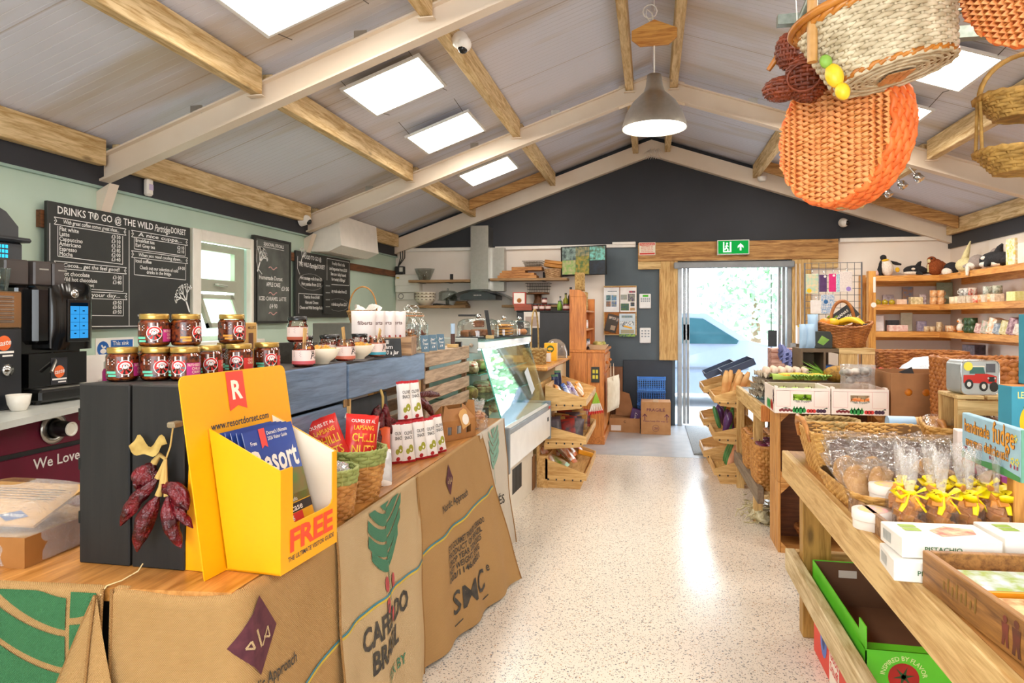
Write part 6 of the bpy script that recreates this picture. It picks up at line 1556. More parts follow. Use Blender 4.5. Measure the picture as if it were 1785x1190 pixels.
t = thing('tote_bag', 'cream canvas tote bag hanging from the dresser knob', 'tote bag', (-.435,7.75,.85)); pm, PF = packet((CANV, CANV),.50,.38,.08,3,(0,1)); pm.xf = None; o = pm.build('bag_body', t, loc=(.015,.06,-.50), rot=rad(78)); b = MB(CANV)
for s_ in (-.012,.02): b.tube([(s_, -.05,-.16),(s_, .0,-.02),(s_, .02,.02),(s_, .05,-.02),(s_, .16,-.16)],.012,6, flatk=.25)
b.build('handles', t)
CB = mk('cardboard', '#b98a5c', .75, col2='#ab7c4e', sc=10); CBD = mk('cardboard_dark', '#a3744a', .75, sc=10)
t = thing('cardboard_box', 'sealed cardboard box printed FRAGILE by the doorway', 'box', (-.122,8.33,.002)); b = MB(CB); b.box(0,.345,0,.3,0,.385,.003); b.build('carton', t); b = MB(mk('tape', '#c9a679', .4)); b.box(.14,.205,-.001,.301,.384,.386); b.build('tape', t)
b = MB(mk('purple_print', '#6a3550', .7)); Ff = lambda x, y: (x, -.001, y); write(b, Ff, 'FRAGILE', .172,.275,.05, 'c', width=.215); write(b, Ff, 'Please keep this way up', .172,.15,.028, 'c', width=.29)
for x in (.045,.30): line2(b, Ff, [(x, .17),(x, .245)],.009); line2(b, Ff, [(x - .026,.21),(x, .24),(x + .026,.21)],.009)
disc2(b, Ff, .172,.075,.04, n=20, r0=.9); write(b, Ff, 'CFA', .172,.06,.042, 'c', width=.05); b.build('printing', t)
t = thing('cardboard_box', 'open cardboard box with raised flap beside the tote bag', 'box', (-.50,8.42,.002)); b = MB(CB); cavity(b, 0,.365,0,.3,0,.17,.004); b.build('carton', t); b = MB(CBD); b.prism([(0,0),(.24,0),(.20,.30),(.05,.33)],(.06,.28,.17),(1,0,-.1),(-.1,.1,.95),(0,.004,0)); b.build('flap', t)
b = MB(WHITE); b.box(.02,.14,-.001,0,.02,.085); b.build('address_label', t); b = MB(BLACKM); write(b, lambda x, y: (x, -.0015, y), 'C', .17,.115,.04); b.build('letter', t)
m = MB(mk('purple_pack', '#5b2f7d', .4, sc=10)); m.xf = TR((0,0,0),0,0, rad(14)); m.box(-.06,.06,-.04,.04,0,.26,.004); m.use(flat('#e8e0f0')); m.xf = TR((0,-.041,0),0,0, rad(14)); write(m, lambda x, y: (.012 - y, 0, x), 'Cadbury', .04,0,.05, width=.18, shear=.2); m.xf = None; m.build('purple_carton', label='purple carton with white script standing in the open box', cat='box', loc=(-.235,8.60,.012))
BLP = mk('blue_plastic', '#1f63b8', .4, sc=8); 
for k in range(4):
    t = thing('plastic_crate', 'topmost bright blue plastic crate of the stack' if k == 3 else ['bottom blue plastic crate hidden behind the FRAGILE box', 'second blue crate of the stack behind the FRAGILE box', 'darker blue crate directly under the topmost one'][k], 'crate', (.0,8.86,.003 + k * .158),0, 'blue plastic crates stacked by the dark panel')
    b = MB(BLP if k < 3 else mk('bright_blue_plastic', '#3f86e0', .4, sc=8)); w_, d_, h_ = .165,.12,.155
    for s_ in (-1,1):
        for z in (0, h_ - .018): b.box(-w_, w_, s_ * d_ - .006, s_ * d_ + .006, z, z + .018); b.box(s_ * w_ - .006, s_ * w_ + .006,-d_, d_, z, z + .018)
        for i in range(13): x = -w_ + 2 * w_ * i / 12; b.box(x - .004, x + .004, s_ * d_ - .004, s_ * d_ + .004,.018, h_ - .018)
        for i in range(5): z = .018 + i * .024; b.box(-w_, w_, s_ * d_ - .003, s_ * d_ + .003, z + .01, z + .016); b.box(s_ * w_ - .003, s_ * w_ + .003,-d_, d_, z + .01, z + .016)
    b.box(-w_, w_, -d_, d_, 0,.006); b.build('lattice', t)
    b = MB(BLP if k < 3 else mk('bright_blue_plastic', '#3f86e0'))
    for s_ in (-1,1): b.box(s_ * w_ - .012, s_ * w_ + .012,-d_ - .01,-d_ + .03, h_ - .02, h_ + .02 * (k == 3)); 
    b.build('corner_lugs', t)
m = MB(mk('dark_board', '#2f3843', .5, col2='#28303a', sc=3)); m.box(0,.62,-.01,.01,0,.835,.003); m.build('leaning_board', label='big dark blue grey board leaning on the wall by the doorway', cat='board', loc=(-.36,9.06,.003), rot=(rad(-2),0,0))
t = thing('wall_cupboard', 'low brown cupboard with round knob behind the tote bag', 'cupboard', (-.59,8.97,.0)); b = MB(mk('brown_door', '#9c6a44', .5, 'wood', '#7d4f2c', axis='z')); b.box(0,.225,0,.12,0,.75,.003); b.build('door', t); b = MB(CHROME, True); b.ell((.09,-.012,.48),.016,10,8); b.build('knob', t)
handled('golden bread basket with hooped handle and white napkins on the steel cabinet', (-2.28,5.2,1.346),.09,.12,.09,.20, WICK, rows=8, st=18, hr=.006)
m = MB(WHITE); m.grid(lambda u, v: (.09 * (u - .4) * 2 + .02 * sin(v * 9),.12 * (v - .5),.05 + .05 * sin(u * 7 + v * 5) * sin(v * 4)),12,12); m.build('napkins', label='crumpled white napkins in the golden bread basket', cat='napkin', loc=(-2.26,5.2,1.40))
# ------------------------------------------------------------------ right side: bushel crates and produce
CRW = mk('bushel_y', '#cf9a58', .5, 'wood', '#a56c2e', axis='z'); CRX = mk('bushel_x', '#cf9a58', .5, 'wood', '#a56c2e', axis='x'); CRI = mk('bushel_inner', '#7d4a28', .6, 'wood', '#55301a', axis='x')
def bushel(label, x0, x1, y0, z0, z1, group='bushel crates stacked below the produce boxes'):
    t = thing('bushel_crate', label, 'crate', (x0, y0, z0),0, group); W, H_, D_ = x1 - x0, z1 - z0,.30
    b = MB(CRW)
    for x in (0, W - .014):
        for k in range(3): b.box(x, x + .014,.004 + k * .1,.096 + k * .1,.0, H_, .002)
    b.build('side_slats', t)
    b = MB(CRX)
    for z in (0, H_ - .016): b.box(.014, W - .014,.002, D_, z, z + .016)
    b.build('top_and_bottom', t)
    b = MB(CRI); b.box(.014, W - .014, D_ - .012, D_, .016, H_ - .016); b.build('back', t)
    b = MB(CRX)
    for x, s_ in ((.014,1),(W - .014,-1)):
        for z, q in ((.016,1),(H_ - .016,-1)): b.prism([(0,0),(s_ * .05,0),(0, q * .05)],(x, .0, z),(1,0,0),(0,0,1),(0,.02,0))
    b.build('corner_blocks', t)
bushel('lower left bushel crate, open side out, beside the aisle', .735,1.315,4.30,0,.415); bushel('upper left bushel crate under the white produce boxes', .735,1.315,4.30,.417,.84)
bushel('lower right bushel crate behind the long wicker basket', 1.322,1.90,4.30,0,.415); bushel('upper right bushel crate under the brown orange box', 1.322,1.90,4.30,.417,.84)
handled('little round wicker basket inside the lower bushel crate', (.97,4.45,.017),.06,.11,.10,0, mk('brown_wicker', '#a9703c', .6, col2='#7d4c22', sc=25), rows=7, st=14, hr=.003)
PBX = mk('produce_white', '#efe4dc', .5, col2='#e9dcd2', sc=6); PIN = mk('produce_inside', '#b9ab8d', .7, sc=6)
GRNK = flat('#2f9a4c'); REDK2 = flat('#d83a34'); PLUM = flat('#4a2f48'); DKGR = flat('#2f4a34')
def producebox(label, x0, y0, W, fruit):
    t = thing('produce_box', label, 'produce box', (x0, y0,.841),0, 'white fresh produce boxes'); D_, H_ = .36,.145
    b = MB(PBX)
    hx0, hx1, hz0, hz1 = W / 2 - .05, W / 2 + .05,.075,.11
    b.box(0, W, 0,.004,0, hz0); b.box(0, W, 0,.004, hz1, H_); b.box(0, hx0,0,.004, hz0, hz1); b.box(hx1, W, 0,.004, hz0, hz1)
    b.box(0,.004,.004, D_, 0, H_); b.box(W - .004, W, .004, D_, 0, H_); b.box(.004, W - .004, D_ - .004, D_, 0, H_); b.box(.004, W - .004,.004, D_ - .004,0,.004)
    for x in (.004, W - .018): b.box(x, x + .014,.006,.05, H_, H_ + .008)
    b.build('carton', t)
    b = MB(PIN); b.box(.0045,.006,.005, D_ - .004,.005, H_ - .002); b.box(.006, W - .005, D_ - .006, D_ - .0045,.005, H_ - .002); b.build('lining', t)
    Fp_ = lambda x, y: (x, -.001, y); b = MB(GRNK)
    for x, r_ in ((.105,.012),(.12,.015),(.14,.017),(.158,.013)): disc2(b, Fp_, x, .018, r_ * .85, r_ * 1.1,10); poly2(b, Fp_, [(x - .006,.026),(x + .006,.026),(x + .001,.044)])
    b.build('pear_print', t); b = MB(REDK2)
    for x in (.182,.197,.212): disc2(b, Fp_, x, .016,.011, n=10)
    b.use(flat('#8a2f34'))
    for i in range(7): disc2(b, Fp_, .03 + i * .01,.016 + .004 * (i % 2),.0075, n=8)
    b.build('berry_print', t); b = MB(PLUM)
    for x in (.234,.25,.266): disc2(b, Fp_, x, .017,.011, n=10)
    b.use(DKGR); poly2(b, Fp_, [(.262,.03),(.28,.038),(.285,.03)]); poly2(b, Fp_, [(.03,.026),(.06,.034),(.09,.026),(.06,.028)]); b.build('plum_print', t)
    b = MB(DKGR); write(b, Fp_, 'Fresh Produce', W / 2,.062,.024, 'c', width=.105, arc=-.14); b.build('lettering', t)
    b = MB(flat('#d98a8a')); 
    for q in ((.008,.04,.085,.13),(W - .085,.04, W - .008,.13)): line2(b, Fp_, [(q[0], q[1]),(q[2], q[1]),(q[2], q[3]),(q[0], q[3]),(q[0], q[1])],.0012)
    line2(b, Fp_, [(.008,.13),(W - .008,.13)],.0012)
    b.build('panel_lines', t)
    b = MB(GRNK); Fs = lambda x, y: (-.001, D_ - x, y)
    for x in (.12,.16,.2): disc2(b, Fs, x, .035,.025,.03,10)
    b.use(REDK2); disc2(b, Fs, .255,.04,.03, n=10); disc2(b, Fs, .285,.03,.025, n=10); b.use(PLUM)
    for i in range(5): disc2(b, Fs, .315 + .01 * (i % 2),.06 + i * .015,.014, n=8)
    b.build('side_print', t)
APG = mk('green_apple', '#9cc43a', .3, col2='#b5d45a', sc=6); PCH = mk('peach', '#e8a23a', .4, col2='#c9402a', sc=5); ORA = mk('orange_peel', '#f0922a', .4, sc=60, bump=.1)
def fruit(label, mat, pts, r, group, name, cat='fruit', stalk=True):
    proto = None
    for p in pts:
        if proto is None:
            t = thing(name, label, cat, p, 0, group); b = MB(mat, True); b.lathe([(0,-.82 * r),(.5 * r, -.85 * r),(.92 * r, -.35 * r),(r, .1 * r),(.85 * r, .62 * r),(.45 * r, .86 * r),(.12 * r, .76 * r),(0,.70 * r)], n=16); b.build('flesh', t)
            if stalk: b = MB(mk('stalk', '#5a4426', .8)); b.cyl((0,0,.7 * r),(.1 * r, 0,1.15 * r),.05 * r, n=5); b.build('stalk', t)
            proto = t
        else: dup(proto, p, R.random() * 6)
producebox('left white Fresh Produce box filled with green apples', .695,4.18,.298,0); producebox('right white Fresh Produce box with peaches showing in the hand hole', 1.0,4.18,.298,1)
fruit('green apple lying in the left Fresh Produce box', APG, [(.695 + .045 + .07 * (i % 4),4.225 + .07 * (i // 4),.885 + .008 * (i % 2)) for i in range(16)] + [(.77 + .07 * (i % 3),4.27 + .07 * (i // 3),.945) for i in range(6)],.036, 'green apples in the left produce box', 'green_apple')
fruit('peach lying in the right Fresh Produce box', PCH, [(1.045 + .07 * (i % 4),4.225 + .07 * (i // 4),.886) for i in range(12)],.036, 'peaches in the right produce box', 'peach')
t = thing('mushroom_bag', 'clear bag of mushrooms on the right Fresh Produce box', 'bag', (1.185,4.36,.965)); b = MB(mk('mushroom', '#5c5a5a', .7, col2='#d8d2c8', sc=16), True)
for i in range(20): b.ell((R.uniform(-.07,.07), R.uniform(-.05,.05),.05 + R.uniform(0,.07)),(.028,.026,.02),10,6,.1, i)
tag(b.build('mushrooms', t), kind='stuff'); b = MB(mk('milky_film', '#ffffff', .12, 'film', sc=40, bump=.14, amt=.6), True); pm, PF = packet((mk('milky_film', '#fff'),) * 2,.19,.15,.11,4,(0,1)); pm.build('plastic_bag', t, loc=(0,0,.0), rot=rad(-15))
t = thing('cardboard_box', 'brown cardboard box with round holes showing oranges', 'box', (1.315,4.20,.842)); W = .36
b = MB(CBD); hs = (.09,.18,.27); b.box(0,.004,.004,.4,0,.235); b.box(W - .004, W, .004,.4,0,.235); b.box(0, W, .396,.4,0,.235); b.box(0, W, .004,.396,0,.004)
pts = [(0,0),(W, 0),(W, .235),(0,.235)]
b.box(0, W, 0,.004,0,.11); b.box(0, W, 0,.004,.15,.235); xs = [0] + [v for h in hs for v in (h - .02, h + .02)] + [W]
for i in range(0,8,2): b.box(xs[i], xs[i + 1],0,.004,.11,.15)
for h in hs:
    for s_ in (-1,1):
        for q in (-1,1): b.add([(h + s_ * .02,0,.13 + q * .02),(h + s_ * .02,0,.13 + q * .007),(h + s_ * .007,0,.13 + q * .02)], [(0,1,2)], False)
b.build('carton', t); b = MB(SLT); b.prism([(0,0),(.07,.03),(.09,-.03)],(.07,.1,.235),(1,0,0),(0,0,1),(0,.004,0)); b.build('price_card', t)
fruit('orange packed inside the holed cardboard box', ORA, [(1.315 + .05 + .09 * (i % 4) - .005,4.25 + .09 * (i // 4),.89 + .0 * i) for i in range(8)] + [(1.315 + .09 + .09 * i, 4.248,.972) for i in range(3)],.042, 'oranges in the cardboard box', 'orange', stalk=False)
# bench with eggs behind the crates
t = thing('produce_bench', 'low timber bench under the egg trays behind the bushel crates', 'bench', (.69,4.66,0))
b = MB(PALEY); b.box(0,.03,0,1.32,.72,.825,.003); b.use(OPZ); b.box(.0,.7,-.012,0,.72,.825,.003); b.build('apron', t); b = MB(mk('slate_top', '#6d7a84', .35, sc=6)); b.box(.03,.72,0,1.32,.79,.815); b.build('top', t)
for y in (.25,1.2): b = MB(PALEZ); b.box(-.005,.05, y, y + .06,0,.72); b.build('leg', t)
b = MB(mk('grey_rail', '#8a7a66', .7, 'wood', '#6a5c4c', axis='y')); b.box(-.02,.02,.0,1.3,.19,.29,.003); b.use(ROUGHY); b.box(.02,.6,.0,1.3,.22,.25); b.build('lower_shelf', t)
EGG = mk('egg_tray_grey', '#b9ad98', .9, col2='#a89c88', sc=30, bump=.3); EGP = mk('egg_tray_blue', '#7f86b8', .9, col2='#6d74a6', sc=30, bump=.3)
def eggtray(label, loc, rot, mat, n=(6,6)):
    m = MB(mat, True); p = .05
    m.grid(lambda u, v: (u * n[0] * p, v * n[1] * p, .02 + .02 * cos(u * n[0] * 2 * pi) * cos(v * n[1] * 2 * pi) + .0), n[0] * 6, n[1] * 6)
    m.grid(lambda u, v: (u * n[0] * p, v * n[1] * p, .016 + .02 * cos(u * n[0] * 2 * pi) * cos(v * n[1] * 2 * pi)), n[0] * 6, n[1] * 6)
    return m.build('egg_tray', label=label, cat='egg tray', loc=loc, rot=rot)
for k in range(4): eggtray(['lowest grey egg tray on the bench', 'second grey egg tray of the bench stack', 'third grey egg tray of the bench stack', 'top grey egg tray carrying loose eggs'][k],(.72 + .012 * k, 5.05,.83 + .046 * k),.05, EGG, (7,6))
eg = MB(mk('egg_shell', '#e6c9b0', .5, col2='#ecd8c6', sc=6), True); eg.ell((0,0,0),(.022,.022,.029),12,8)
e0 = eg.build('egg', label='pale hen egg sitting in the top grey egg tray', cat='egg', group='eggs on the top grey tray', loc=(.80,5.1,1.015))
for i in range(1,18): dup(e0,(.80 + .05 * (i % 6),5.1 + .05 * (i // 6),1.015 + .004 * (i % 2)))
for k in range(3): eggtray(['blue egg tray tilted on edge, front of three', 'blue egg tray tilted on edge, middle of three', 'blue egg tray tilted on edge, rear of three'][k],(.95 + .01 * k, 5.50 + .05 * k, 1.06 + .03 * k),(rad(10), rad(38),.0), EGP, (7,6))
CORN = mk('corn', '#eec63a', .5, col2='#d9a520', sc=60, bump=.4); HUSK = mk('husk', '#a9c25a', .7, col2='#8aa83c', sc=12)
for k, (x, y, a) in enumerate(((.87,4.80,.2),(.95,4.84,-.3),(1.05,4.80,.4))):
    t = thing('corn_cob', ['yellow corn cob in husk left of the pineapple', 'corn cob in husk at the middle before the egg trays', 'corn cob in husk nearest the pineapple leaves'][k], 'corn', (x, y, 1.0),(0,0, a)); b = MB(CORN, True); b.ell((0,0,0),(.085,.026,.026),14,10); b.build('kernels', t); b = MB(HUSK, True); b.grid(lambda u, v: (-.10 + .15 * u, .030 * cos(pi * v + .2),-.01 + .032 * sin(pi * v + .2) * (1 - .2 * u)),8,8); b.build('husk', t)
t = thing('produce_heap_crate', 'shallow dark crate raising the corn cobs and pineapple', 'crate', (.76,4.70,.828)); b = MB(mk('dark_crate', '#6d5a44', .7)); cavity(b, 0,.5,0,.26,0,.14,.008); b.build('crate', t)
t = thing('pineapple', 'pineapple lying with spiky leaves right of the corn', 'pineapple', (1.14,4.83,1.02)); b = MB(mk('pineapple_skin', '#b98a2f', .6, col2='#7d5a1c', sc=40, bump=.6), True); b.ell((.05,0,0),(.09,.055,.055),16,10); b.build('fruit', t); b = MB(mk('green_leaf', '#6a9a3a', .5, col2='#8fb84a', sc=8))
for k in range(16): a = k * 2.4; d = Vector((-.10 - .04 * (k % 3),.05 * cos(a),.07 * sin(a) + .03)); s_ = Vector((0,-sin(a), cos(a))) * .012; b.add([Vector((-.03,0,0)) - s_, Vector((-.03,0,0)) + s_, d], [(0,1,2)], False)
b.build('crown_leaves', t)
for k, (x, y) in enumerate(((1.0,4.74),(.93,4.73),(1.09,4.74))):
    t = thing('lettuce', 'small leafy green in front of the corn cobs', 'vegetable', (x, y, 1.0), k, 'leafy greens before the corn'); b = MB(mk('green_leaf', '#6a9a3a'), True)
    for j in range(7): a = j * .9; b.grid(lambda u, v: ((.008 + .04 * v) * cos(a + (u - .5) * .9),(.008 + .04 * v) * sin(a + (u - .5) * .9),-.01 + .045 * v * (1 - v * .4) + .006 * sin(u * 12)),5,4)
    b.build('leaves', t)
# onion baskets on the bench's lower shelf
WB = mk('willow', '#c9924c', .55, col2='#a36a2a', sc=25)
def rectbasket(label, loc, w_, d_, h_, mat, rows=9, st=36, flare=1.12, rot=0., lin=True):
    t = thing('wicker_basket', label, 'basket', loc, rot); f = ring_shape(1 / flare * .5 * 1.0,.5, h_, w_, d_, 7.)
    b = MB(mat, True); woven(b, f, rows, st, h_ / rows * .5, h_ / rows * .3, seg=4); wbase(b, f, .004,6)
    if lin: b.use(MATS['wicker_inner']); liner(b, f, 40)
    b.use(mat); rim(b, f, 1., h_ / rows * .5,72,30); b.build('body', t); return t
rectbasket('far square willow basket on the bench lower shelf', (.80,5.38,.252),.24,.34,.28, WB, 14,48); rectbasket('near square willow basket with red onions on the lower shelf', (.80,4.93,.252),.24,.36,.28, WB, 14,48)
ONB = mk('brown_onion', '#c98a4a', .35, col2='#a9642c', sc=5); ONR = mk('red_onion', '#5c1f3a', .3, col2='#7d3050', sc=5)
fruit('brown onion heaped in the far willow basket', ONB, [(.72 + .07 * (i % 3),5.27 + .075 * (i // 3),.52) for i in range(12)],.042, 'brown onions in the willow basket', 'brown_onion', 'onion'); fruit('red onion heaped in the near willow basket', ONR, [(.72 + .07 * (i % 3),4.82 + .08 * (i // 3),.515) for i in range(12)],.045, 'red onions in the willow basket', 'red_onion', 'onion')
NET = mk('net_straw', '#d8cfae', .9, col2='#b8ac84', sc=30)
t = thing('net_sacks', 'crumpled straw coloured net sacks on the floor under the bench', 'net sack', (.68,4.98,0)); b = MB(NET, True)
for k in range(60):
    p = Vector((R.uniform(-.04,.14), R.uniform(-.16,.25), R.uniform(.01,.12))); pts = []
    d = Vector((R.gauss(0,1), R.gauss(0,1), R.gauss(0,.5))).normalized() * .06
    for j in range(6): pts.append(p + d * j * .3 + Vector((0,0,-.002 * j * j)) + Vector((R.gauss(0,.008), R.gauss(0,.008), R.gauss(0,.006)))); pts[-1].z = max(.006, pts[-1].z)
    b.tube(pts, .004,4)
b.ell((.05,.0,.04),(.07,.14,.045),14,8,.6,3); b.build('netting', t)
# mirrored bin stands by the door
bins('near stepped wooden bin stand on the door side of the bench', .90,5.98,-1,.385,.55, LV, 1); bins('far stepped wooden bin stand nearest the doorway', .87,6.75,-1,.385,.6, LV, 2)
BRD = mk('baguette', '#c98f50', .6, col2='#e0b67a', sc=12)
for k, (x, y, tl) in enumerate(((.60,6.1,.12),(.63,6.2,.2),(.67,6.12,.35),(.70,6.3,.25),(.73,6.2,.4))):
    m = MB(BRD, True); m.tube([(0,0,.03 * j) for j in range(9)], [.012,.022,.025,.026,.026,.026,.025,.022,.012],10); m.build('baguette', label='paper wrapped bread stick standing in the top door side tray', cat='bread', group='bread sticks in the top tray', loc=(x, y, .70), rot=(-.1, tl, 0))
for k in range(2): m = MB(mk('navy_tray', '#3a4660', .5, sc=6)); cavity(m, -.15,.15,-.2,.2,0,.06,.008); m.build('produce_tray', label=['dark blue tray tilted over the far bin stand', 'second dark blue tray behind the bread sticks'][k], cat='tray', loc=(.66 + .12 * k, 7.0 - .35 * k, .86 + .05 * k), rot=(0, rad(-24),0))
AUB = mk('aubergine', '#4a2a5c', .2, col2='#5f3a72', sc=4); COU = mk('courgette', '#3f7a48', .35, col2='#5f9a5a', sc=14)
for k in range(8):
    m = MB(AUB if k % 2 == 0 else COU, True); m.tube([(0,0,.025 * j) for j in range(9)], [.01,.02,.024,.028,.034,.038,.036,.028,.012] if k % 2 == 0 else [.01,.018,.02,.021,.021,.021,.02,.018,.01],12); m.build('aubergine' if k % 2 == 0 else 'courgette', label='purple aubergine in the middle door side trays' if k % 2 == 0 else 'green courgette in the middle door side trays', cat='vegetable', group='aubergines in the trays' if k % 2 == 0 else 'courgettes in the trays', loc=(.60 + .05 * (k % 3),6.05 + .12 * k, .40), rot=(0, rad(15 + 8 * (k % 3)), k))
for k in range(4): m = MB(COU if k else mk('squash', '#e0a27a', .5), True); m.tube([(0,0,.03 * j) for j in range(9)], [.012,.024,.028,.03,.03,.028,.03,.028,.014],12); m.build('marrow', label=['peach coloured squash in the lowest door side tray', 'green marrow in the lowest tray, first', 'green marrow in the lowest tray, second', 'green marrow in the lowest tray, third'][k], cat='vegetable', loc=(.64,6.1 + .11 * k, .10), rot=(0, rad(20),0))
# banana basket and its stand
t = thing('crate_stand', 'stack of dark and pale wooden crates carrying the banana basket', 'crate stack', (1.03,5.15,.0))
b = MB(mk('dark_crate', '#6d5a44')); b.box(0,.25,0,.3,1.145,1.17); b.box(0,.015,0,.3,.816,1.145); b.box(.15,.165,0,.3,.816,1.145); b.box(0,.25,.29,.3,.816,1.145); b.build('dark_crate', t)
b = MB(PALEZ); b.box(.25,.37,0,.02,.816,1.17); b.box(.40,.48,0,.02,.816,1.17); b.use(PALEX); b.box(.25,.48,-.005,.3,1.135,1.175); b.build('pale_crate', t); b = MB(BLP); b.box(.17,.24,.02,.2,.82,1.05); b.build('blue_insert', t)
BW = mk('banana_wicker', '#b5743a', .5, col2='#8a4f1e', sc=25)
bk = handled('brown wicker basket of bananas with tall arched handle', (1.345,5.32,1.178),.135,.20,.16,.17, BW, 1.,.75,15,30, rad(8),.012, sag=.02, hx=.42)
YB_ = mk('banana', '#f2c82a', .4, col2='#e0b01c', sc=8)
for k in range(6):
    a0 = -.5 + k * .2
    t = thing('banana', 'yellow banana lying in the brown handled basket', 'banana', (1.38 + .012 * k, 5.28 + .02 * k, 1.35),(0,0, a0), 'bananas in the basket'); b = MB(YB_, True); pts = [(-.09 + .02 * j, 0,.035 * sin(pi * j / 9) - .01) for j in range(10)]; b.tube(pts, [.008,.016,.019,.02,.02,.02,.019,.016,.01,.006],8); b.build('fruit', t); b = MB(mk('banana_tip', '#4a3420', .7)); b.cyl((.09,0,-.01),(.115,0,-.012),.007, n=6); b.build('stalk', t)
for k in range(2): t = thing('mango', ['orange fruit with green leaves left of the handle', 'yellow fruit beside the orange one in the basket'][k], 'fruit', (1.22 + .05 * k, 5.27,1.355)); b = MB(ORA if k == 0 else YB_, True); b.ell((0,0,0),(.045,.03,.03),12,8); b.build('fruit', t); b = MB(mk('green_leaf', '#6a9a3a')); b.quad((.0,0,.025),(.02,-.01,.05),(.035,0,.045),(.02,.01,.03)); b.build('leaf', t)
slate('black diagonal banana price card behind the bananas', (1.40,5.38,1.35), rad(-4),.2,.11, [('BANANAS', -.01,.065,.026,.13),('80p', .03,.03,.028,.06)],.1)['label'] = 'black diagonal banana price card behind the bananas'
bpy.data.objects[[o.name for o in COL.objects if o.get('label') == 'black diagonal banana price card behind the bananas'][0]].rotation_euler = (-.1, rad(-38), rad(-4))
LBL = mk('pale_blue_pack', '#a9c8e4', .4, col2='#9abbd9', sc=10)
for k in range(4): pm, PF = packet((LBL, LBL),.07,.17,.04, k, (0,1),8,8); pm.build('blue_packet', label='pale blue packet left of the banana basket' if k < 3 else 'pale blue packet standing tallest left of bananas', cat='packet', group='pale blue packets' if k < 3 else None, loc=(1.06 + .022 * k, 5.2 + .03 * (k % 2),1.172 + (.07 if k == 3 else 0)), rot=rad(20 - 8 * k))
m = MB(mk('dark_green_box', '#2c322c', .5)); m.box(0,.12,0,.1,0,.12,.003); m.use(mk('green_leaf', '#6a9a3a')); m.add([(.02,-.001,.04),(.06,-.001,.02),(.10,-.001,.06),(.05,-.001,.09)], [(0,1,2,3)], False); m.build('seed_box', label='small black box with green leaf print beside the basket', cat='box', loc=(1.13,5.20,1.172))
m = MB(mk('punnet_brown', '#8a4f3c', .6, 'wood', '#e0b8a8', axis='x')); m.box(0,.30,0,.2,0,.30,.004); m.build('printed_carton', label='red brown printed carton behind the blue egg trays', cat='box', loc=(1.02,6.3,.82)); m = MB(mk('dark_crate', '#6d5a44')); m.box(0,.3,0,.2,0,.819); m.build('carton_plinth', label='dark plinth under the red brown printed carton', cat='plinth', loc=(1.02,6.3,.001))
m = MB(PBX); m.xf = TR((0,0,0)); cavity(m, 0,.11,0,.1,0,.2,.003); m.use(flat('#e8c832')); m.box(-.001,.111,-.001,.0,.185,.2); m.build('white_carton', label='white carton with yellow top edge beside the right door post', cat='box', loc=(1.585,8.1,1.10)); m = MB(mk('dark_crate', '#6d5a44')); m.box(0,.3,0,.3,0,1.098); m.build('dark_stand', label='dark stand under the white carton by the right door post', cat='stand', loc=(1.55,8.0,.002))
# boxes to the right of the banana basket
t = thing('cardboard_box', 'flat cardboard tray of strawberries right of the crate stack', 'box', (1.45,4.95,.90)); b = MB(CB); cavity(b, 0,.3,0,.24,0,.13,.004); b.box(.22,.3,-.002,.02,.13,.16); b.build('carton', t); b = MB(REDK2, True)
for i in range(14): b.ell((.03 + .045 * (i % 6),.03 + .05 * (i // 6),.13),.02,8,6)
b.build('strawberries', t); m = MB(CB); m.box(0,.9,0,.5,0,.898); m.build('stock_carton', label='plain stock carton supporting the strawberry tray', cat='box', loc=(1.45,4.75,.001))
t = thing('lettuce_bag', 'bulging clear bag of lettuce above the orange box', 'bag', (1.74,4.78,.93)); b = MB(mk('pale_film_blue', '#dce8f6', .25, col2='#eef4fb', sc=14, bump=.8), True); b.ell((0,0,.10),(.2,.12,.11),20,12,.25,6); b.build('plastic_bag', t); b = MB(mk('green_leaf', '#6a9a3a'))
for i in range(30): a = R.uniform(-2.6,-.5); p = Vector((.17 * cos(a) * 1.0,-.12 - .005,.06 + R.uniform(-.03,.05))); b.quad(p, p + Vector((.03,0,.01)), p + Vector((.035,-.004,.035)), p + Vector((.005,0,.03)))
b.build('leaves', t)
rectbasket('long willow hamper along the foot of the gift shelves', (1.98,5.75,.95),.62,.34,.18, mk('hamper', '#bd7a3c', .55, col2='#915220', sc=25),13,56,1.03); m = MB(CBD); m.box(-.3,.3,-.16,.16,0,.948); m.build('hamper_plinth', label='plain plinth carrying the long willow hamper', cat='plinth', loc=(1.98,5.75,.001))
t = rectbasket('big willow hamper with dark strap behind the tin', (1.78,3.98,.80),.58,.40,.37, mk('hamper', '#bd7a3c'),17,56,1.03); b = MB(mk('leather', '#3a2a22', .4)); b.box(-.03,.03,-.235,-.195,.1,.385,.004); b.build('strap', t); m = MB(PALEX); m.box(-.25,.3,-.2,.2,0,.798); m.build('stand_box', label='pale wooden box stand under the strapped hamper', cat='stand', loc=(1.78,3.98,.001))
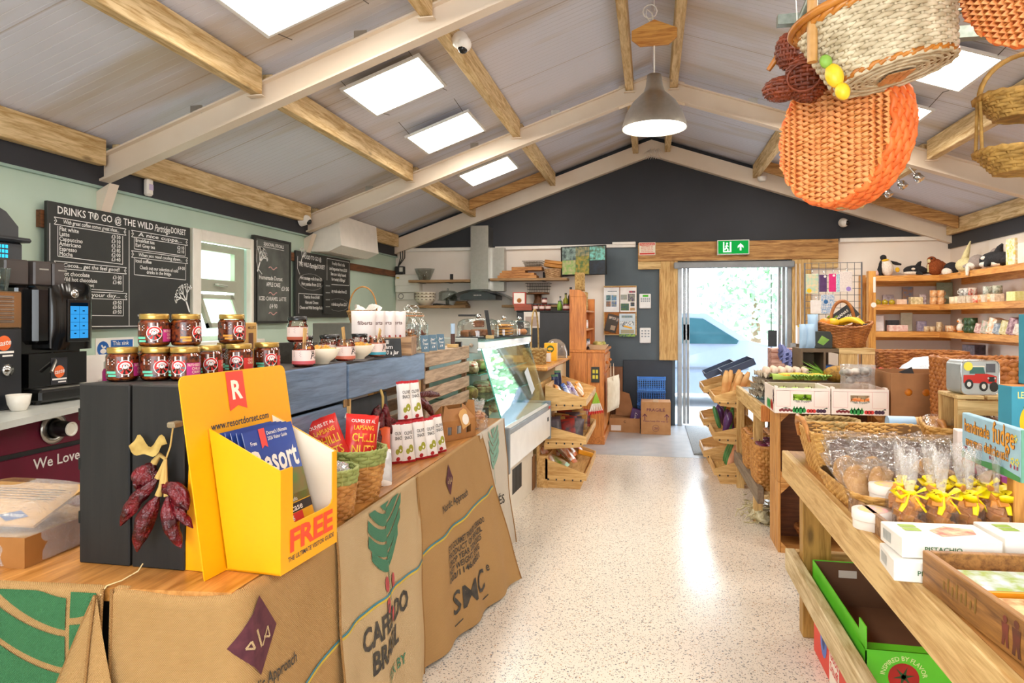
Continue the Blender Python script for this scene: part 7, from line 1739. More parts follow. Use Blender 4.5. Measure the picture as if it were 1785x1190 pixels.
# card rack
t = thing('wire_rack', 'wire grid rack of gift wrap and bags beside the door post', 'rack', (1.60,7.8,0)); b = MB(mk('wire_grey', '#77777a', .4, metal=.6))
for i in range(9): x = .07 * i; b.cyl((x, 0,1.15),(x, 0,1.97),.003, n=5)
for i in range(13): z = 1.15 + .068 * i; b.cyl((0,0, z),(.56,0, z),.003, n=5)
b.cyl((0,0,0),(0,0,1.97),.008); b.cyl((.56,0,0),(.56,0,1.97),.008); b.build('grid', t); b = MB(METAL); b.box(-.02,.58,-.1,.1,0.0,.02); b.build('foot', t)
def hung(label, x, z, w_, h_, c1, c2, dot=None, sc=30):
    t = thing('gift_wrap', label, 'gift wrap', (x, 7.78, z)); b = MB(mk('gw' + c1.strip('#'), c1,.4, col2=c2, sc=sc)); b.box(0, w_, 0,.012,0, h_, .002); b.build('sheet', t); b = MB(CHROME); b.tube([(w_ / 2,.02, h_ + .03),(w_ / 2,-.03, h_ + .035),(w_ / 2,-.03, h_ + .0)],.003,5); b.build('hook', t)
    if dot: b = MB(flat(dot[0])); disc2(b, lambda a, c: (a, -.001, c), dot[1] * w_, dot[2] * h_, dot[3], n=16); b.build('round_sticker', t)
hung('green patterned gift wrap with yellow sticker', 1.605,1.64,.125,.21, '#a9d0b8', '#e8d0a8', ('#f0c81c', .28,.16,.024)); hung('dark purple tissue pack hanging on the rack', 1.74,1.66,.075,.18, '#4a2a5c', '#58346c', ('#f0ece8', .75,.9,.013)); hung('bright pink tissue pack hanging on the rack', 1.835,1.66,.07,.19, '#e0247c', '#d81e74', ('#f0ece8', .7,.9,.013)); hung('white speckled gift wrap with lilac sticker', 1.94,1.66,.125,.21, '#f0e6e0', '#dcd0cc', ('#a088d0', .7,.14,.024),90); hung('blue checked wrap edge between pink and white packs', 1.912,1.655,.03,.19, '#7fb8d0', '#d8e8ee', None, 90)
hung('plain white gift bag with pink handles', 1.655,1.43,.10,.14, '#f2eeea', '#eae4e0'); hung('colour striped gift bag with blue bow', 1.76,1.43,.13,.20, '#e8e4e0', '#6a9ac8', ('#2a6aa8', .35,.62,.022),60)
# ------------------------------------------------------------------ corner gift shelves
SH = mk('gift_shelf_x', '#e0a458', .45, 'wood', '#b87430', axis='x'); SHY = mk('gift_shelf_y', '#e0a458', .45, 'wood', '#b87430', axis='y')
t = thing('corner_shelving', 'pine corner shelving for gifts along the back and right walls', 'shelving', (0,0,0))
for z in (1.875,1.54,1.225,.84):
    b = MB(SH); b.box(2.56,3.49,8.70, YF, z - .03, z); b.box(2.56,3.27,8.69,8.71, z - .065, z, .002); b.box(2.56,3.49,9.06, YF, z - .11, z - .03); b.build('back_shelf', t)
    b = MB(SHY); b.box(3.24,3.49,5.2,8.70, z - .03, z); b.box(3.23,3.25,5.2,8.70, z - .065, z, .002); b.box(3.46,3.49,5.2,8.7, z - .11, z - .03); b.build('side_shelf', t)
b = MB(PINEZ); b.box(2.48,2.56,8.69,8.77,0,1.93); b.box(2.48,2.54,9.0,9.08,0,1.9); b.build('post', t); b = MB(WHITE); b.box(2.53,2.556,8.684,8.69,1.68,1.86); disc2(b, lambda x, y: (x, 8.688, y),2.535,1.535,.03, n=14); b.build('price_labels', t)
CER = ['#efe2cc', '#e8c8a8', '#f0e6d8', '#d8c2a0', '#c9d0c0', '#3f5a3c', '#e9d6c4', '#d9b8b0']
def mug(label, x, y, z, c, r=.04, h=.08, rot=0., c2=None, group=None):
    t = thing('mug', label, 'mug', (x, y, z), rot, group); b = MB(mk('cer%s%s' % (c.strip('#'),(c2 or '').strip('#')), c, .3, col2=c2 or c, sc=45), True); b.lathe([(r * .8,0),(r, .006),(r, h),(r * .9, h),(r * .85,.01),(0,.008)], n=18); b.build('cup', t); b = MB(mk('cer%s%s' % (c.strip('#'),(c2 or '').strip('#')), c), True); b.tube([(r, 0, h * .8),(r * 1.6,0, h * .75),(r * 1.7,0, h * .4),(r, 0, h * .2)],.006,6); b.build('handle', t)
def gbox(label, x, y, z, w_, d_, h_, c1, c2, rot=0., group=None, tilt=0.):
    m = MB(mk('gb' + c1.strip('#') + c2.strip('#'), c1,.5, col2=c2, sc=35)); m.box(-w_ / 2, w_ / 2,-d_ / 2, d_ / 2,0, h_, .004); m.build('gift_box', label=label, cat='gift box', group=group, loc=(x, y, z), rot=(tilt, 0, rot))
z2, z3, z4 = 1.541,1.226,.841
for k in range(3): t = thing('sugar_bowl', 'small olive lidded pot at the left of the second shelf', 'pot', (2.62 + .075 * k, 8.82, z2),0, 'olive lidded pots'); b = MB(mk('olive_glaze', '#b5a02c', .25), True); b.lathe([(.025,0),(.035,.02),(.03,.045),(.01,.055),(.0,.065)], n=14); b.build('pot', t)
gbox('three boxed cards standing behind the olive pots', 2.78,8.98, z2,.12,.03,.12, '#8a7a80', '#c8c0c8'); gbox('picture tile with blue top on the second shelf', 3.0,9.0, z2,.12,.02,.21, '#6d88a8', '#a8805a'); gbox('purple and white book on the second shelf', 3.13,8.9, z2,.07,.03,.12, '#6a3a4c', '#e0d8d8'); gbox('sage green tray standing on edge on the second shelf', 3.38,8.95, z2,.17,.02,.26, '#9aa890', '#8a9a80')
gbox('round pink bowl set before the boxed cards', 2.86,8.80, z2,.11,.09,.06, '#e6cdb8', '#d8b8a0'); gbox('cream speckled dish beside the picture tile', 3.02,8.80, z2,.13,.09,.085, '#efe0b8', '#b8a878')
for k in range(4): mug('peach patterned mug stacked in pairs on the second shelf', 3.20 + .075 * (k % 2),8.78, z2 + .082 * (k // 2), '#e8c9a0', .038,.08,.4, '#d8904a', 'peach patterned mugs')
for k, (y, c, c2, q) in enumerate([(8.55, '#f4ead0', '#e8dab8', 0),(8.42, '#f4ead0', '#e8dab8', 0),(8.30, '#e4e0d8', '#8a8a88', 1),(8.2, '#d8d4d0', '#70706c', 1),(8.08, '#dcd8c8', '#c04a38', 1),(7.98, '#efe2cc', '#d84a3a', 0),(7.86, '#e9d0b0', '#d8905a', 0),(7.75, '#e4e0d8', '#7a8a7a', 1),(7.66, '#ecd2b0', '#d8985a', 0),(7.55, '#b8b8a8', '#606a58', 1)]):
    mug('patterned mug, %s along the right wall second shelf' % ['first', 'second', 'third', 'fourth', 'fifth', 'sixth', 'seventh', 'eighth', 'ninth', 'tenth'][k],3.32, y, z2 + .082 * q, c, .042,.08, k, c2)
    if q: gbox('ceramic dish under a raised mug on the right second shelf', 3.32, y, z2,.09,.08,.08, '#ece0cc', '#c8b8a0', 0, 'ceramic dishes under raised mugs')
gbox('yellow green dish near the right end of the second shelf', 3.34,7.2, z2,.13,.16,.09, '#d8dc8a', '#e8e8b0'); gbox('white pear printed board at right end of the second shelf', 3.38,6.92, z2,.03,.18,.24, '#f2ece0', '#e8dcc8', 0, None, 0)
gbox('white box at the left end of the third shelf', 2.64,8.86, z3,.10,.05,.19, '#d8d8de', '#e8e6ea'); gbox('dark grey teapot shaped box on the third shelf', 2.82,8.96, z3,.13,.08,.13, '#4a4e54', '#5a5e64'); gbox('pale green picture card on the third shelf', 2.98,8.98, z3,.13,.02,.22, '#d4d8bc', '#e0e2cc'); gbox('purple dotted box on the third shelf', 3.10,8.86, z3,.10,.05,.12, '#7a708c', '#a8a0b4'); gbox('pink cushion like pile on the third shelf', 2.82,8.79, z3,.20,.1,.075, '#ead4cc', '#d8a8a0')
for k in range(3): mug(['small cream mug on the third shelf left', 'small cream mug on the third shelf right', 'tall cream jug mug on the third shelf'][k],(3.13,3.19,3.26)[k],8.78, z3, '#e2cfae', .03,(.06,.06,.11)[k],.3, '#b89a70')
mug('orange rimmed bowl mug at the shelf corner', 3.40,8.80, z3, '#f0e0c0', .07,.07,0, '#e08a3a')
t = thing('chick_ornament', 'small white and orange chick ornament on the third shelf', 'ornament', (3.34,8.42, z3)); b = MB(flat('#efe6da'), True); b.ell((0,0,.05),(.04,.04,.05),12,8); b.ell((0,0,.125),.032,12,8); b.build('body', t); b = MB(flat('#e88a2c')); b.ell((-.03,-.01,.12),.012,8,6); b.ell((0,0,.008),(.035,.035,.01),10,6); b.build('beak_and_feet', t)
for k in range(4): mug('dark green glazed mug stacked on the third shelf', 3.33,8.2 - .1 * (k % 2), z3 + .08 * (k // 2), '#3f5a3a', .045,.08,2, '#2f4a30', 'dark green mugs')
for k in range(7): gbox('slanted patterned textile or card along the right third shelf', 3.33,7.9 - .13 * k, z3,.12,.09,.10 + .03 * (k % 3), ['#e8d0c4', '#d8b8b0', '#efe6d8', '#b8c0c8', '#e0d8b8', '#c8a8b0', '#f0e8e0'][k], ['#a8706a', '#8a9a80', '#d8a070', '#6a7a8a', '#b8b070', '#704a58', '#d0c0b0'][k],.4, 'mixed cards on the right third shelf', .3)
gbox('green backed white cards leaning at right of third shelf', 3.36,6.85, z3,.05,.20,.20, '#4a5f4a', '#e8eae4'); gbox('low green dish at right end of the third shelf', 3.31,6.95, z3,.1,.14,.06, '#8aa87a', '#e0e4d4')
for k in range(6): gbox(['white tissue box with a window print on the lowest shelf', 'blue edged white box on the lowest shelf', 'white box with purple flower on the lowest shelf', 'purple floral box on the lowest shelf', 'small purple box at the right of the lowest shelf', 'grey box at the left end of the lowest shelf'][k],(2.76,2.92,3.05,3.2,3.38,2.62)[k],8.80, z4,.12,.1,(.10,.11,.11,.12,.08,.08)[k], ['#e8e4de', '#e4e8f0', '#efe8ea', '#7a5c78', '#8a6a80', '#a8b0a8'][k], ['#c0c0bc', '#a8c0e0', '#9a80b8', '#c0a8c0', '#a890a0', '#80887c'][k])
gbox('pile of pink scarves slumped on the lower right shelf', 3.30,8.0, z4,.18,.45,.16, '#d8a8a8', '#8a6a74', .1); gbox('dark folded scarf on top of the pink scarves', 3.34,8.1, z4 + .16,.12,.2,.1, '#3a3438', '#5a4a54', .2)
mug('spotted white planter on the lower right shelf', 3.33,7.55, z4, '#efe8e0', .065,.15,0, '#8a8078'); gbox('olive gift tin right of the spotted planter', 3.35,7.33, z4,.1,.14,.16, '#b8ac7a', '#8a8460'); mug('blue and white mug on the lower right shelf', 3.30,7.1, z4, '#dfe0e4', .04,.08,2, '#4a6a9a'); gbox('blue box at the right of the lower shelf', 3.33,6.75, z4,.1,.12,.14, '#4a7ab0', '#a8c8e4'); gbox('grey cat shaped ornament box on the lower right shelf', 3.33,6.93, z4,.07,.08,.13, '#8a8680', '#b0aca4')
t = thing('gift_bags', 'translucent pink drape of wrap hanging at right of lower shelf', 'gift wrap', (3.1,6.35,.85)); b = MB(mk('pink_sheer', '#e8b8c4', .6, sc=10), True); b.grid(lambda u, v: (.05 * sin(u * 9),-.3 * u * (1.1 - v),.38 * v),14,8); b.build('sheet', t)
# soft toys on the top shelf
FB = mk('plush_black', '#1f1f22', .95, col2='#2a2a2e', sc=80, bump=.4); FWH = mk('plush_white', '#f0e6da', .95, sc=80, bump=.4); FBR = mk('plush_brown', '#9a4f22', .95, col2='#7d3a16', sc=80, bump=.4); FGY = mk('plush_grey', '#a89a94', .95, sc=80, bump=.4); FYE = mk('plush_yellow', '#e8b82c', .9, sc=60); FCR = mk('plush_cream', '#ded2a0', .95, sc=60, bump=.3)
ZS = 1.876
def toy(name, label, loc, rot, parts, s=1.):
    t = thing(name, label, 'soft toy', loc, rot); t.scale = (s, s, s)
    for nm, mat, items in parts:
        b = MB(mat, True)
        for it in items:
            if it[0] == 'e': b.ell(it[1], it[2],14,9)
            else: b.tube(it[1], it[2],9)
        b.build(nm, t)
toy('penguin', 'plush penguin with yellow throat at the left of the top shelf', (2.74,8.86, ZS),(0, rad(-8),.1), [('body', FWH, [('e', (0,-.01,.10),(.07,.055,.105))]),('back', FB, [('e', (.0,.03,.105),(.078,.05,.112)),('e', (-.02,0,.225),(.035,.035,.035)),('t', [(-.055,0,.24),(-.02,0,.235)], [.005,.012])]),('flipper', FB, [('t', [(-.05,0,.17),(-.085,-.01,.09),(-.09,-.02,.01)], [.018,.026,.012])]),('flipper', FB, [('t', [(.05,0,.165),(.11,-.01,.135),(.16,-.02,.115)], [.016,.02,.01])]),('throat', FYE, [('e', (-.01,-.02,.19),(.04,.035,.018)),('e', (.10,-.04,.06),(.025,.02,.03))])])
def orca(label, loc, rot, s):
    toy('orca', label, loc, rot, [('body', FB, [('e', (0,0,.065),(.14,.06,.06)),('t', [(.1,0,.06),(.17,0,.05),(.21,0,.07)], [.04,.025,.03]),('t', [(.03,0,.10),(.05,0,.15),(.07,0,.17)], [.035,.02,.008])]),('belly', FWH, [('e', (-.02,-.005,.035),(.115,.055,.034))]),('eye_patch', FWH, [('e', (-.05,-.052,.078),(.024,.01,.014))]),('fin', FB, [('t', [(0,-.05,.04),(.03,-.10,.015)], [.03,.01])])], s)
orca('plush orca lying on the back wall end of the top shelf', (3.03,8.85, ZS),.2,1.); orca('big plush orca near the right end of the top shelf', (3.33,7.62, ZS), rad(-75),1.35)
toy('puffin', 'brown and black plush bird pile at the shelf corner', (3.24,8.84, ZS),0, [('body', FBR, [('e', (.0,0,.10),(.09,.07,.10)),('e', (-.04,-.01,.18),(.05,.045,.045)),('t', [(.05,0,.13),(.13,.0,.09)], [.05,.03])]),('face', FCR, [('e', (-.075,-.03,.17),(.02,.02,.025)),('t', [(-.08,-.02,.13),(-.08,-.02,.04)], [.012,.01])]),('eye', FB, [('e', (-.055,-.05,.195),.01)])])
toy('badger_toy', 'black and white plush hanging over the shelf corner', (3.33,8.62, ZS), rad(-30), [('body', FB, [('e', (0,0,.07),(.08,.06,.07))]),('belly', FWH, [('e', (-.04,-.04,.03),(.055,.04,.045))])])
toy('narwhal', 'cream plush with tall pale horn on the right wall shelf', (3.33,8.28, ZS), rad(-80), [('body', FCR, [('e', (0,0,.08),(.12,.08,.08))]),('horn', FCR, [('t', [(-.02,0,.12),(.03,0,.22),(.09,0,.33)], [.04,.028,.006])])])
toy('dolphin', 'grey plush dolphin leaning over the shelf edge', (3.31,7.95, ZS), rad(-80), [('body', FGY, [('e', (0,0,.09),(.10,.07,.075)),('t', [(-.08,-.02,.07),(-.15,-.05,.05)], [.03,.012])]),('belly', FWH, [('e', (-.02,-.05,.05),(.06,.04,.04)),('t', [(-.01,-.09,.04),(.01,-.11,-.05)], [.025,.012])])])
toy('seal', 'pinkish grey plush seal behind the big orca', (3.42,7.8, ZS), rad(-80), [('body', FGY, [('e', (0,0,.11),(.09,.06,.11))])]); toy('flamingo', 'pale pink plush at the far left end of the top shelf', (2.60,8.86, ZS),0, [('body', mk('plush_pink', '#e8c4bc', .95, sc=60), [('e', (0,0,.03),(.05,.04,.035)),('e', (.04,0,.05),(.03,.03,.03))])])
for k in range(3): gbox(['white card with orange and yellow print on the top shelf', 'white box standing next to the card on top shelf', 'white card with yellow corner at the right frame edge'][k],3.34,(7.32,7.12,6.82)[k], ZS, .03,(.16,.13,.18)[k],(.26,.2,.3)[k], '#f4f0e8', ['#e8c84a', '#ece8e0', '#e0d84a'][k])
# ------------------------------------------------------------------ right foreground table
TB = .75
TBY = mk('table_plank', '#dfbf82', .5, 'wood', '#b98f50', axis='y'); TBT = mk('table_top', '#c08a4a', .35, 'wood', '#94602a', axis='y', coat=.2)
t = thing('display_table', 'long rough timber table in the right foreground', 'table', (0,0,0))
b = MB(TBT); b.box(.645,1.55,.9,3.5, TB - .03, TB); b.build('top', t)
b = MB(TBY); b.box(.615,.645,.9,3.5, TB - .125, TB + .002,.003); b.box(.645,1.55,3.47,3.5, TB - .125, TB - .03,.003); b.build('apron', t)
for y in (3.18,1.1):
    for x in (.645,1.45): b = MB(mk('post_z', '#b98f45', .5, 'wood', '#8f6a2a', axis='z')); b.box(x, x + .115, y, y + .075,0, TB - .03,.003); b.build('leg', t)
b = MB(mk('grey_plank', '#d8c69c', .6, 'wood', '#a88e5c', axis='y')); b.box(.60,.642,.9,3.34,.24,.335,.003); b.build('lower_rail', t); b = MB(PALEX); b.box(.642,1.5,3.3,3.335,.27,.335,.003); b.build('cross_rail', t)
GRB = mk('green_carton', '#62cc28', .45, col2='#56be22', sc=6); RDB = mk('red_carton', '#e0402c', .5, col2='#d63a28', sc=6); INB = mk('carton_brown', '#6d4a30', .75, sc=6)
t = thing('produce_carton', 'red printed carton on the floor under the green carton', 'carton', (.665,2.35,.002)); b = MB(RDB); b.box(0,.45,0,.72,0,.185,.003); b.build('carton', t); Fl = lambda x, y: (-.001,.72 - x, y)
b = MB(flat('#5a78c8')); disc2(b, Fl, .17,.11,.05,.06,16); b.use(flat('#2c3f7a')); disc2(b, lambda x, y: (-.0016,.72 - x, y),.17,.11,.02,.03,12); b.use(flat('#f2e8da')); rect2(b, Fl, .26,.0,.40,.16); b.build('print', t); b = MB(REDK2); write(b, lambda x, y: (-.0018,.72 - x, y), 'Good', .27,.10,.05, width=.12); write(b, lambda x, y: (-.0018,.72 - x, y), 'Stuff', .27,.055,.05, width=.12); b.build('lettering', t)
t = thing('produce_carton', 'empty bright green tomato carton on the red carton', 'carton', (.662,2.35,.19)); b = MB(GRB); W, D_, H_ = .45,.73,.185
b.box(0,.004,0, D_, 0, H_); b.box(W - .004, W, 0, D_, 0, H_); b.box(0, W, D_ - .004, D_, 0, H_); b.box(0, W, 0,.004,0, H_ - .03)
b.box(0, W - .1,-.002,.05, H_ - .034, H_ - .03); b.box(0,.004,0,.07, H_, H_ + .04); b.build('carton', t)
b = MB(INB); b.box(.004,.006,.004, D_ - .004,.004, H_ - .004); b.box(.006, W - .004, D_ - .007, D_ - .004,.004, H_ - .003); b.box(W - .007, W - .004,.004, D_ - .007,.004, H_ - .004); b.box(.004, W - .004,.004, D_ - .004,.0,.004); b.use(flat('#d8cfc0'))
for x in (.1,.28): b.box(x, x + .07, D_ - .0085, D_ - .007,.12,.15)
b.build('inside', t)
Ft = lambda x, y: (x, -.001, y); Ft2 = lambda x, y: (x, -.0016, y)
b = MB(mk('tomato_red', '#b8241c', .3, col2='#8f1a14', sc=6)); disc2(b, Ft, .11,.075,.045, n=26); to = b.build('tomato_print', t); b = MB(flat('#2a4a1f'))
for k in range(6): a = k * 1.047 + .2; poly2(b, Ft2, [(.11 + .006 * cos(a + 1.57),.078 + .006 * sin(a + 1.57)),(.11 + .034 * cos(a),.078 + .034 * sin(a)),(.11 + .006 * cos(a - 1.57),.078 + .006 * sin(a - 1.57))])
b.build('calyx_print', to); b = MB(flat('#d8e8a0')); write(b, Ft, 'INSPIRED BY FLAVOR', .11,.128,.02, 'c', width=.16, arc=.055); b.build('lettering', t); b = MB(flat('#3a8a1c')); disc2(b, Ft, .29,.085,.05,.014,16); b.build('hand_hole', t)
# baskets of bakes
GW = mk('light_wicker', '#dcae62', .5, col2='#b9863c', sc=25)
t = thing('seagrass_basket', 'round seagrass basket tucked behind the wooden handled basket', 'basket', (.80,3.36, TB)); f = ring_shape(.085,.115,.17, belly=.015); b = MB(SEA, True); woven(b, f, 12,20,.007,.004); wbase(b, f, .004,4); rim(b, f, 1.,.008,40,12); b.build('body', t)
def bighandle(t, x, y, z, s_):
    b = MB(mk('loop_wood', '#c98a48', .4, 'wood', '#a0642a', axis='y'), True); b.tube([(x, y - .085, z - .03),(x + s_ * .01, y - .08, z + .025),(x + s_ * .015, y - .045, z + .05),(x + s_ * .015, y + .045, z + .05),(x + s_ * .01, y + .08, z + .025),(x, y + .085, z - .03)], [.01,.013,.016,.016,.013,.01],8, flatk=.7); b.build('handle', t)
t = rectbasket('long light wicker basket with looped wooden handles at both ends', (.875,3.07, TB + .001),.50,.36,.175, GW, 19,60,1.22, rad(2)); bighandle(t, -.25,0,.165,-1); bighandle(t, .25,0,.165,1)
m = MB(mk('milky_film', '#fff'), True); m.ell((0,0,0),(.15,.09,.03),16,8,.3,2); m.build('wrapped_bread', label='clear wrapped bread lying inside the handled basket', cat='bread', loc=(.84,3.05, TB + .115))
t = rectbasket('shallow light wicker tray full of wrapped cookies', (.915,2.60, TB + .001),.58,.52,.07, GW, 8,72,1.1, rad(3))
CB1 = mk('choc_cookie', '#4a2a1c', .6, col2='#6d4228', sc=30, bump=.4); CB2 = mk('oat_cookie', '#d8a868', .65, col2='#b8823c', sc=30, bump=.4)
FILM2 = mk('cookie_film', '#ffffff', .06, 'film', sc=30, bump=.02, amt=.5)
pr = {}
for k in range(2):
    t = thing('wrapped_cookie', 'x', 'cookie', (0,0,-5)); b = MB((CB1, CB2)[k], True); b.ell((0,0,.07),(.07,.018,.07),18,10,.12, k); b.build('cookie', t); pm, PF = packet((FILM2, FILM2),.155,.17,.06, k + 3,(0,1),14,16,.012); pm.build('film_bag', t); pr[k] = t
i = 0
for r_ in range(4):
    for c in range(6):
        k = 0 if (r_ >= 2 or c in (2,4)) else 1
        dup(pr[k],(.70 + .082 * c + .01 * r_, 2.43 + .105 * r_, TB + .03 + .012 * r_),(rad(-38), rad(R.uniform(-12,12)), rad(R.uniform(8,38))),('dark chocolate' if k == 0 else 'pale oat') + ' cookie in crinkled clear film on the shallow wicker tray', ('chocolate cookies' if k == 0 else 'pale cookies') + ' on the wicker tray'); i += 1
for k in pr: kill(pr[k])
t = rectbasket('deep golden wicker basket of wrapped biscuits, right of handled basket', (1.30,3.10, TB + .001),.40,.34,.20, GW, 17,52,1.25, rad(-14))
for k in range(5): m = MB((COO, BRD, CK)[k % 3], True); m.xf = TR((0,0,0), k * .7,.5); m.box(-.08,.08,-.05,.05,-.02,.02,.012); m.use(FILM2); m.box(-.095,.095,-.06,.06,-.027,.027,.015); m.build('wrapped_biscuits', label='film wrapped biscuit pack on the deep golden basket', cat='biscuit pack', group='wrapped packs in the deep basket', loc=(1.19 + .06 * k, 3.08 + .03 * (k % 2), TB + .20 + .02 * (k % 3)))
m = MB(mk('pale_blue_pack', '#a9c8e4'), True); m.cyl((0,0,.0),(.11,.0,.0),.032, n=16); m.use(BRD); m.cyl((.11,0,0),(.19,0,0),.03, n=14); m.build('wrapped_roll', label='pale blue and brown wrapped roll behind the golden basket', cat='packet', loc=(1.03,3.34, TB + .17))
m = MB(PALEX); m.box(0,.22,0,.12,0,.135); m.build('riser', label='plain riser block under the wrapped roll', cat='block', loc=(1.02,3.29, TB))
# round boxes, fudge tray, fudge bags
for k, (x, y) in enumerate(((.672,2.285),(.715,2.345))):
    if k: continue
for k, (x, y, z) in enumerate(((.66,2.27,0),(.745,2.40,.0))):
    t = thing('round_box', ['front round white box with pink and yellow lid print', 'rear round white box behind the first one'][k], 'round box', (x, y, TB + .001)); b = MB(flat('#efe6dc'), True); b.lathe([(.055,0),(.056,.05 + .05 * k),(0,.05 + .05 * k)], n=28); b.build('tub', t); h = .05 + .05 * k; b = MB(flat('#f4ece2'), True); b.lathe([(.0585, h - .022),(.0585, h + .004),(0, h + .004)], n=28); l_ = b.build('lid', t); b = MB(mk('lid_print', '#e6a0b0', .4, col2='#f0cf50', sc=30)); disc2(b, lambda a, c: (a, c, h + .005),0,0,.042, n=18); b.build('lid_print', l_)
t = thing('fudge_tray', 'low wooden tray holding fudge bags with yellow ribbons', 'tray', (.655,2.12, TB + .001), rad(3)); b = MB(KNOT); cavity(b, 0,.40,0,.33,0,.055,.012); b.build('tray', t)
FUD = mk('fudge', '#e39c48', .5, col2='#d0862f', sc=12); YR = mk('yellow_ribbon', '#ffe60a', .4, col2='#f5d800', sc=10)
t0 = thing('fudge_bag', 'x', 'fudge bag', (0,0,-5)); b = MB(FUD)
for k in range(18): b.xf = TR((R.uniform(-.022,.022), R.uniform(-.018,.018),.014 + .0055 * k), R.random() * 6, R.uniform(-.5,.5), R.uniform(-.5,.5)); b.box(-.014,.014,-.013,.013,-.011,.011,.002)
b.xf = None; b.build('fudge_pieces', t0); bag(t0,.085,.07,.235,2,.5,.22, 'film_bag', FILM); b = MB(YR, True)
b.tube([(.014 * cos(i),.012 * sin(i),.118) for i in range(7)],.006,6, closed=True)
for s_ in (-1,1):
    b.tube([(s_ * .01,-.012,.118),(s_ * .035,-.02,.135),(s_ * .05,-.02,.125),(s_ * .035,-.022,.108),(s_ * .01,-.014,.116)], [.005,.017,.02,.017,.005],6, flatk=.3); b.tube([(s_ * .006,-.014,.116),(s_ * .022,-.026,.09),(s_ * .034,-.03,.07)], [.004,.010,.007],6, flatk=.3)
b.build('ribbon', t0)
for k, (x, y) in enumerate([(.735,2.19),(.815,2.18),(.895,2.20),(.972,2.215),(.74,2.29),(.83,2.30),(.92,2.31),(.99,2.33)]):
    dup(t0,(x, y, TB + .014),.4 * k, ('front row fudge bag with yellow ribbon, %s from the left' % ['first', 'second', 'third', 'fourth'][k]) if k < 4 else ('back row fudge bag with yellow ribbon, %s from the left' % ['first', 'second', 'third', 'fourth'][k - 4]), 'clear bags of fudge with yellow ribbons')
kill(t0)
# white boxes of pistachio sweets
PW = flat('#f1eee6', .4)
for k, (x, y, z, r_) in enumerate([(.575,1.815,0,-4),(.60,1.835,.051,3),(.835,1.87,0,4),(.845,1.88,.051,6)]):
    t = thing('sweet_box', ['lower white pistachio box at the table edge', 'upper white pistachio box with pink print on top', 'lower white box right of the pistachio pair', 'upper white box with red and green print on top'][k], 'sweet box', (x, y, TB + .003 + z), rad(r_), 'white sweet boxes behind the wooden crate'); b = MB(PW); b.box(0,.225,0,.14,0,.049,.002); b.build('carton', t)
    b = MB(flat('#2f6a3a')); write(b, Ft, 'PISTACHIO', .05,.018,.016, width=.085); b.build('lettering', t); b = MB(flat('#b8bcb8')); 
    for i in range(9): rect2(b, lambda a, c: (-.001,.14 - a, c),.02 + i * .006,.012,.0235 + i * .006,.038)
    b.build('barcode', t); b = MB(mk('top_print', '#d86a5a', .5, col2='#e8c8a0', sc=40)); Fu = lambda a, c: (a, c, .0498); poly2(b, Fu, [(.10,.02),(.19,.05),(.20,.09),(.14,.11),(.09,.07)]); b.use(flat('#9ab84a')); rect2(b, Fu, .03,.06,.07,.085); rect2(b, Fu, .03,.09,.07,.115); b.build('top_print', t)
# wooden crate of mint boxes in the corner of the photo
t = thing('wooden_crate', 'open wooden crate with faded painted figures at the bottom right', 'crate', (.632,1.80, TB + .002), rad(5)); AMB = mk('amber_wood', '#a8763c', .5, 'wood', '#6b4520', axis='y'); b = MB(AMB); L_ = .70
b.box(0,.016,-L_, 0,0,.085,.002); b.box(.016,.44,-.016,0,0,.085,.002); b.box(.44,.456,-L_, 0,0,.085,.002); b.box(.016,.44,-L_, -.016,0,.006); b.box(.016,.44,-L_, -L_ + .016,.006,.085); b.build('crate', t)
b = MB(mk('faded_ink', '#4a3220', .7, col2='#7a3a2c', sc=20)); Fc = lambda x, y: (-.0008,-x, y)
for (x, y, s_) in ((.33,.012,1),(.365,.008,1.15),(.40,.014,.9)):
    disc2(b, Fc, x, y + .052 * s_, .007 * s_, n=10); poly2(b, Fc, [(x - .012 * s_, y + .045 * s_),(x + .012 * s_, y + .045 * s_),(x + .009 * s_, y + .02 * s_),(x + .012 * s_, y),(x + .004 * s_, y),(x, y + .018 * s_),(x - .004 * s_, y),(x - .012 * s_, y),(x - .009 * s_, y + .02 * s_)])
b.use(mk('faded_gold', '#8a6a2a', .7))
for i in range(8): line2(b, Fc, [(.10 + i * .018,.03),(.103 + i * .018,.05 + .012 * (i % 2))],.006)
b.build('faded_paint', t)
for k in range(4):
    c1 = ['#cfd8e4', '#e8e2a8', '#e8c8b0', '#d8e0b0'][k]; t = thing('mint_box', ['blue and yellow flower printed mint box, farthest in the crate', 'pale yellow printed mint box, second in the crate', 'pink printed mint box, third in the crate', 'green printed mint box, nearest in the crate'][k], 'sweet box', (.665 + .014 * k, 1.625 - .15 * k, TB + .035 - .004 * k), rad(5), 'flat mint boxes in the wooden crate'); b = MB(mk('mint_orange', '#f09a1c', .4)); b.box(0,.36,0,.13,0,.025,.002); b.build('carton', t); b = MB(mk('mint%d' % k, c1,.35, col2=['#9ab048', '#b8783c', '#d84a5a', '#7a9a3a'][k], sc=30)); rect2(b, lambda a, c: (a, c, .0256),.004,.004,.356,.126); b.build('top_print', t); b = MB(mk('mint_yellow', '#f2c81c', .4)); disc2(b, lambda a, c: (a, c, .0263),.29,.07,.05,.035,18); b.build('yellow_shape', t); b = MB(flat('#b8660c')); write(b, Ft, 'MINTERNE  MINT', .18,.007,.015, 'c', width=.15); b.build('lettering', t)
m = MB(DKW); m.box(0,.4,0,.58,0,.032); m.build('crate_liner', label='dark packing under the mint boxes in the crate', cat='packing', loc=(.70,1.16, TB + .009), rot=rad(5))
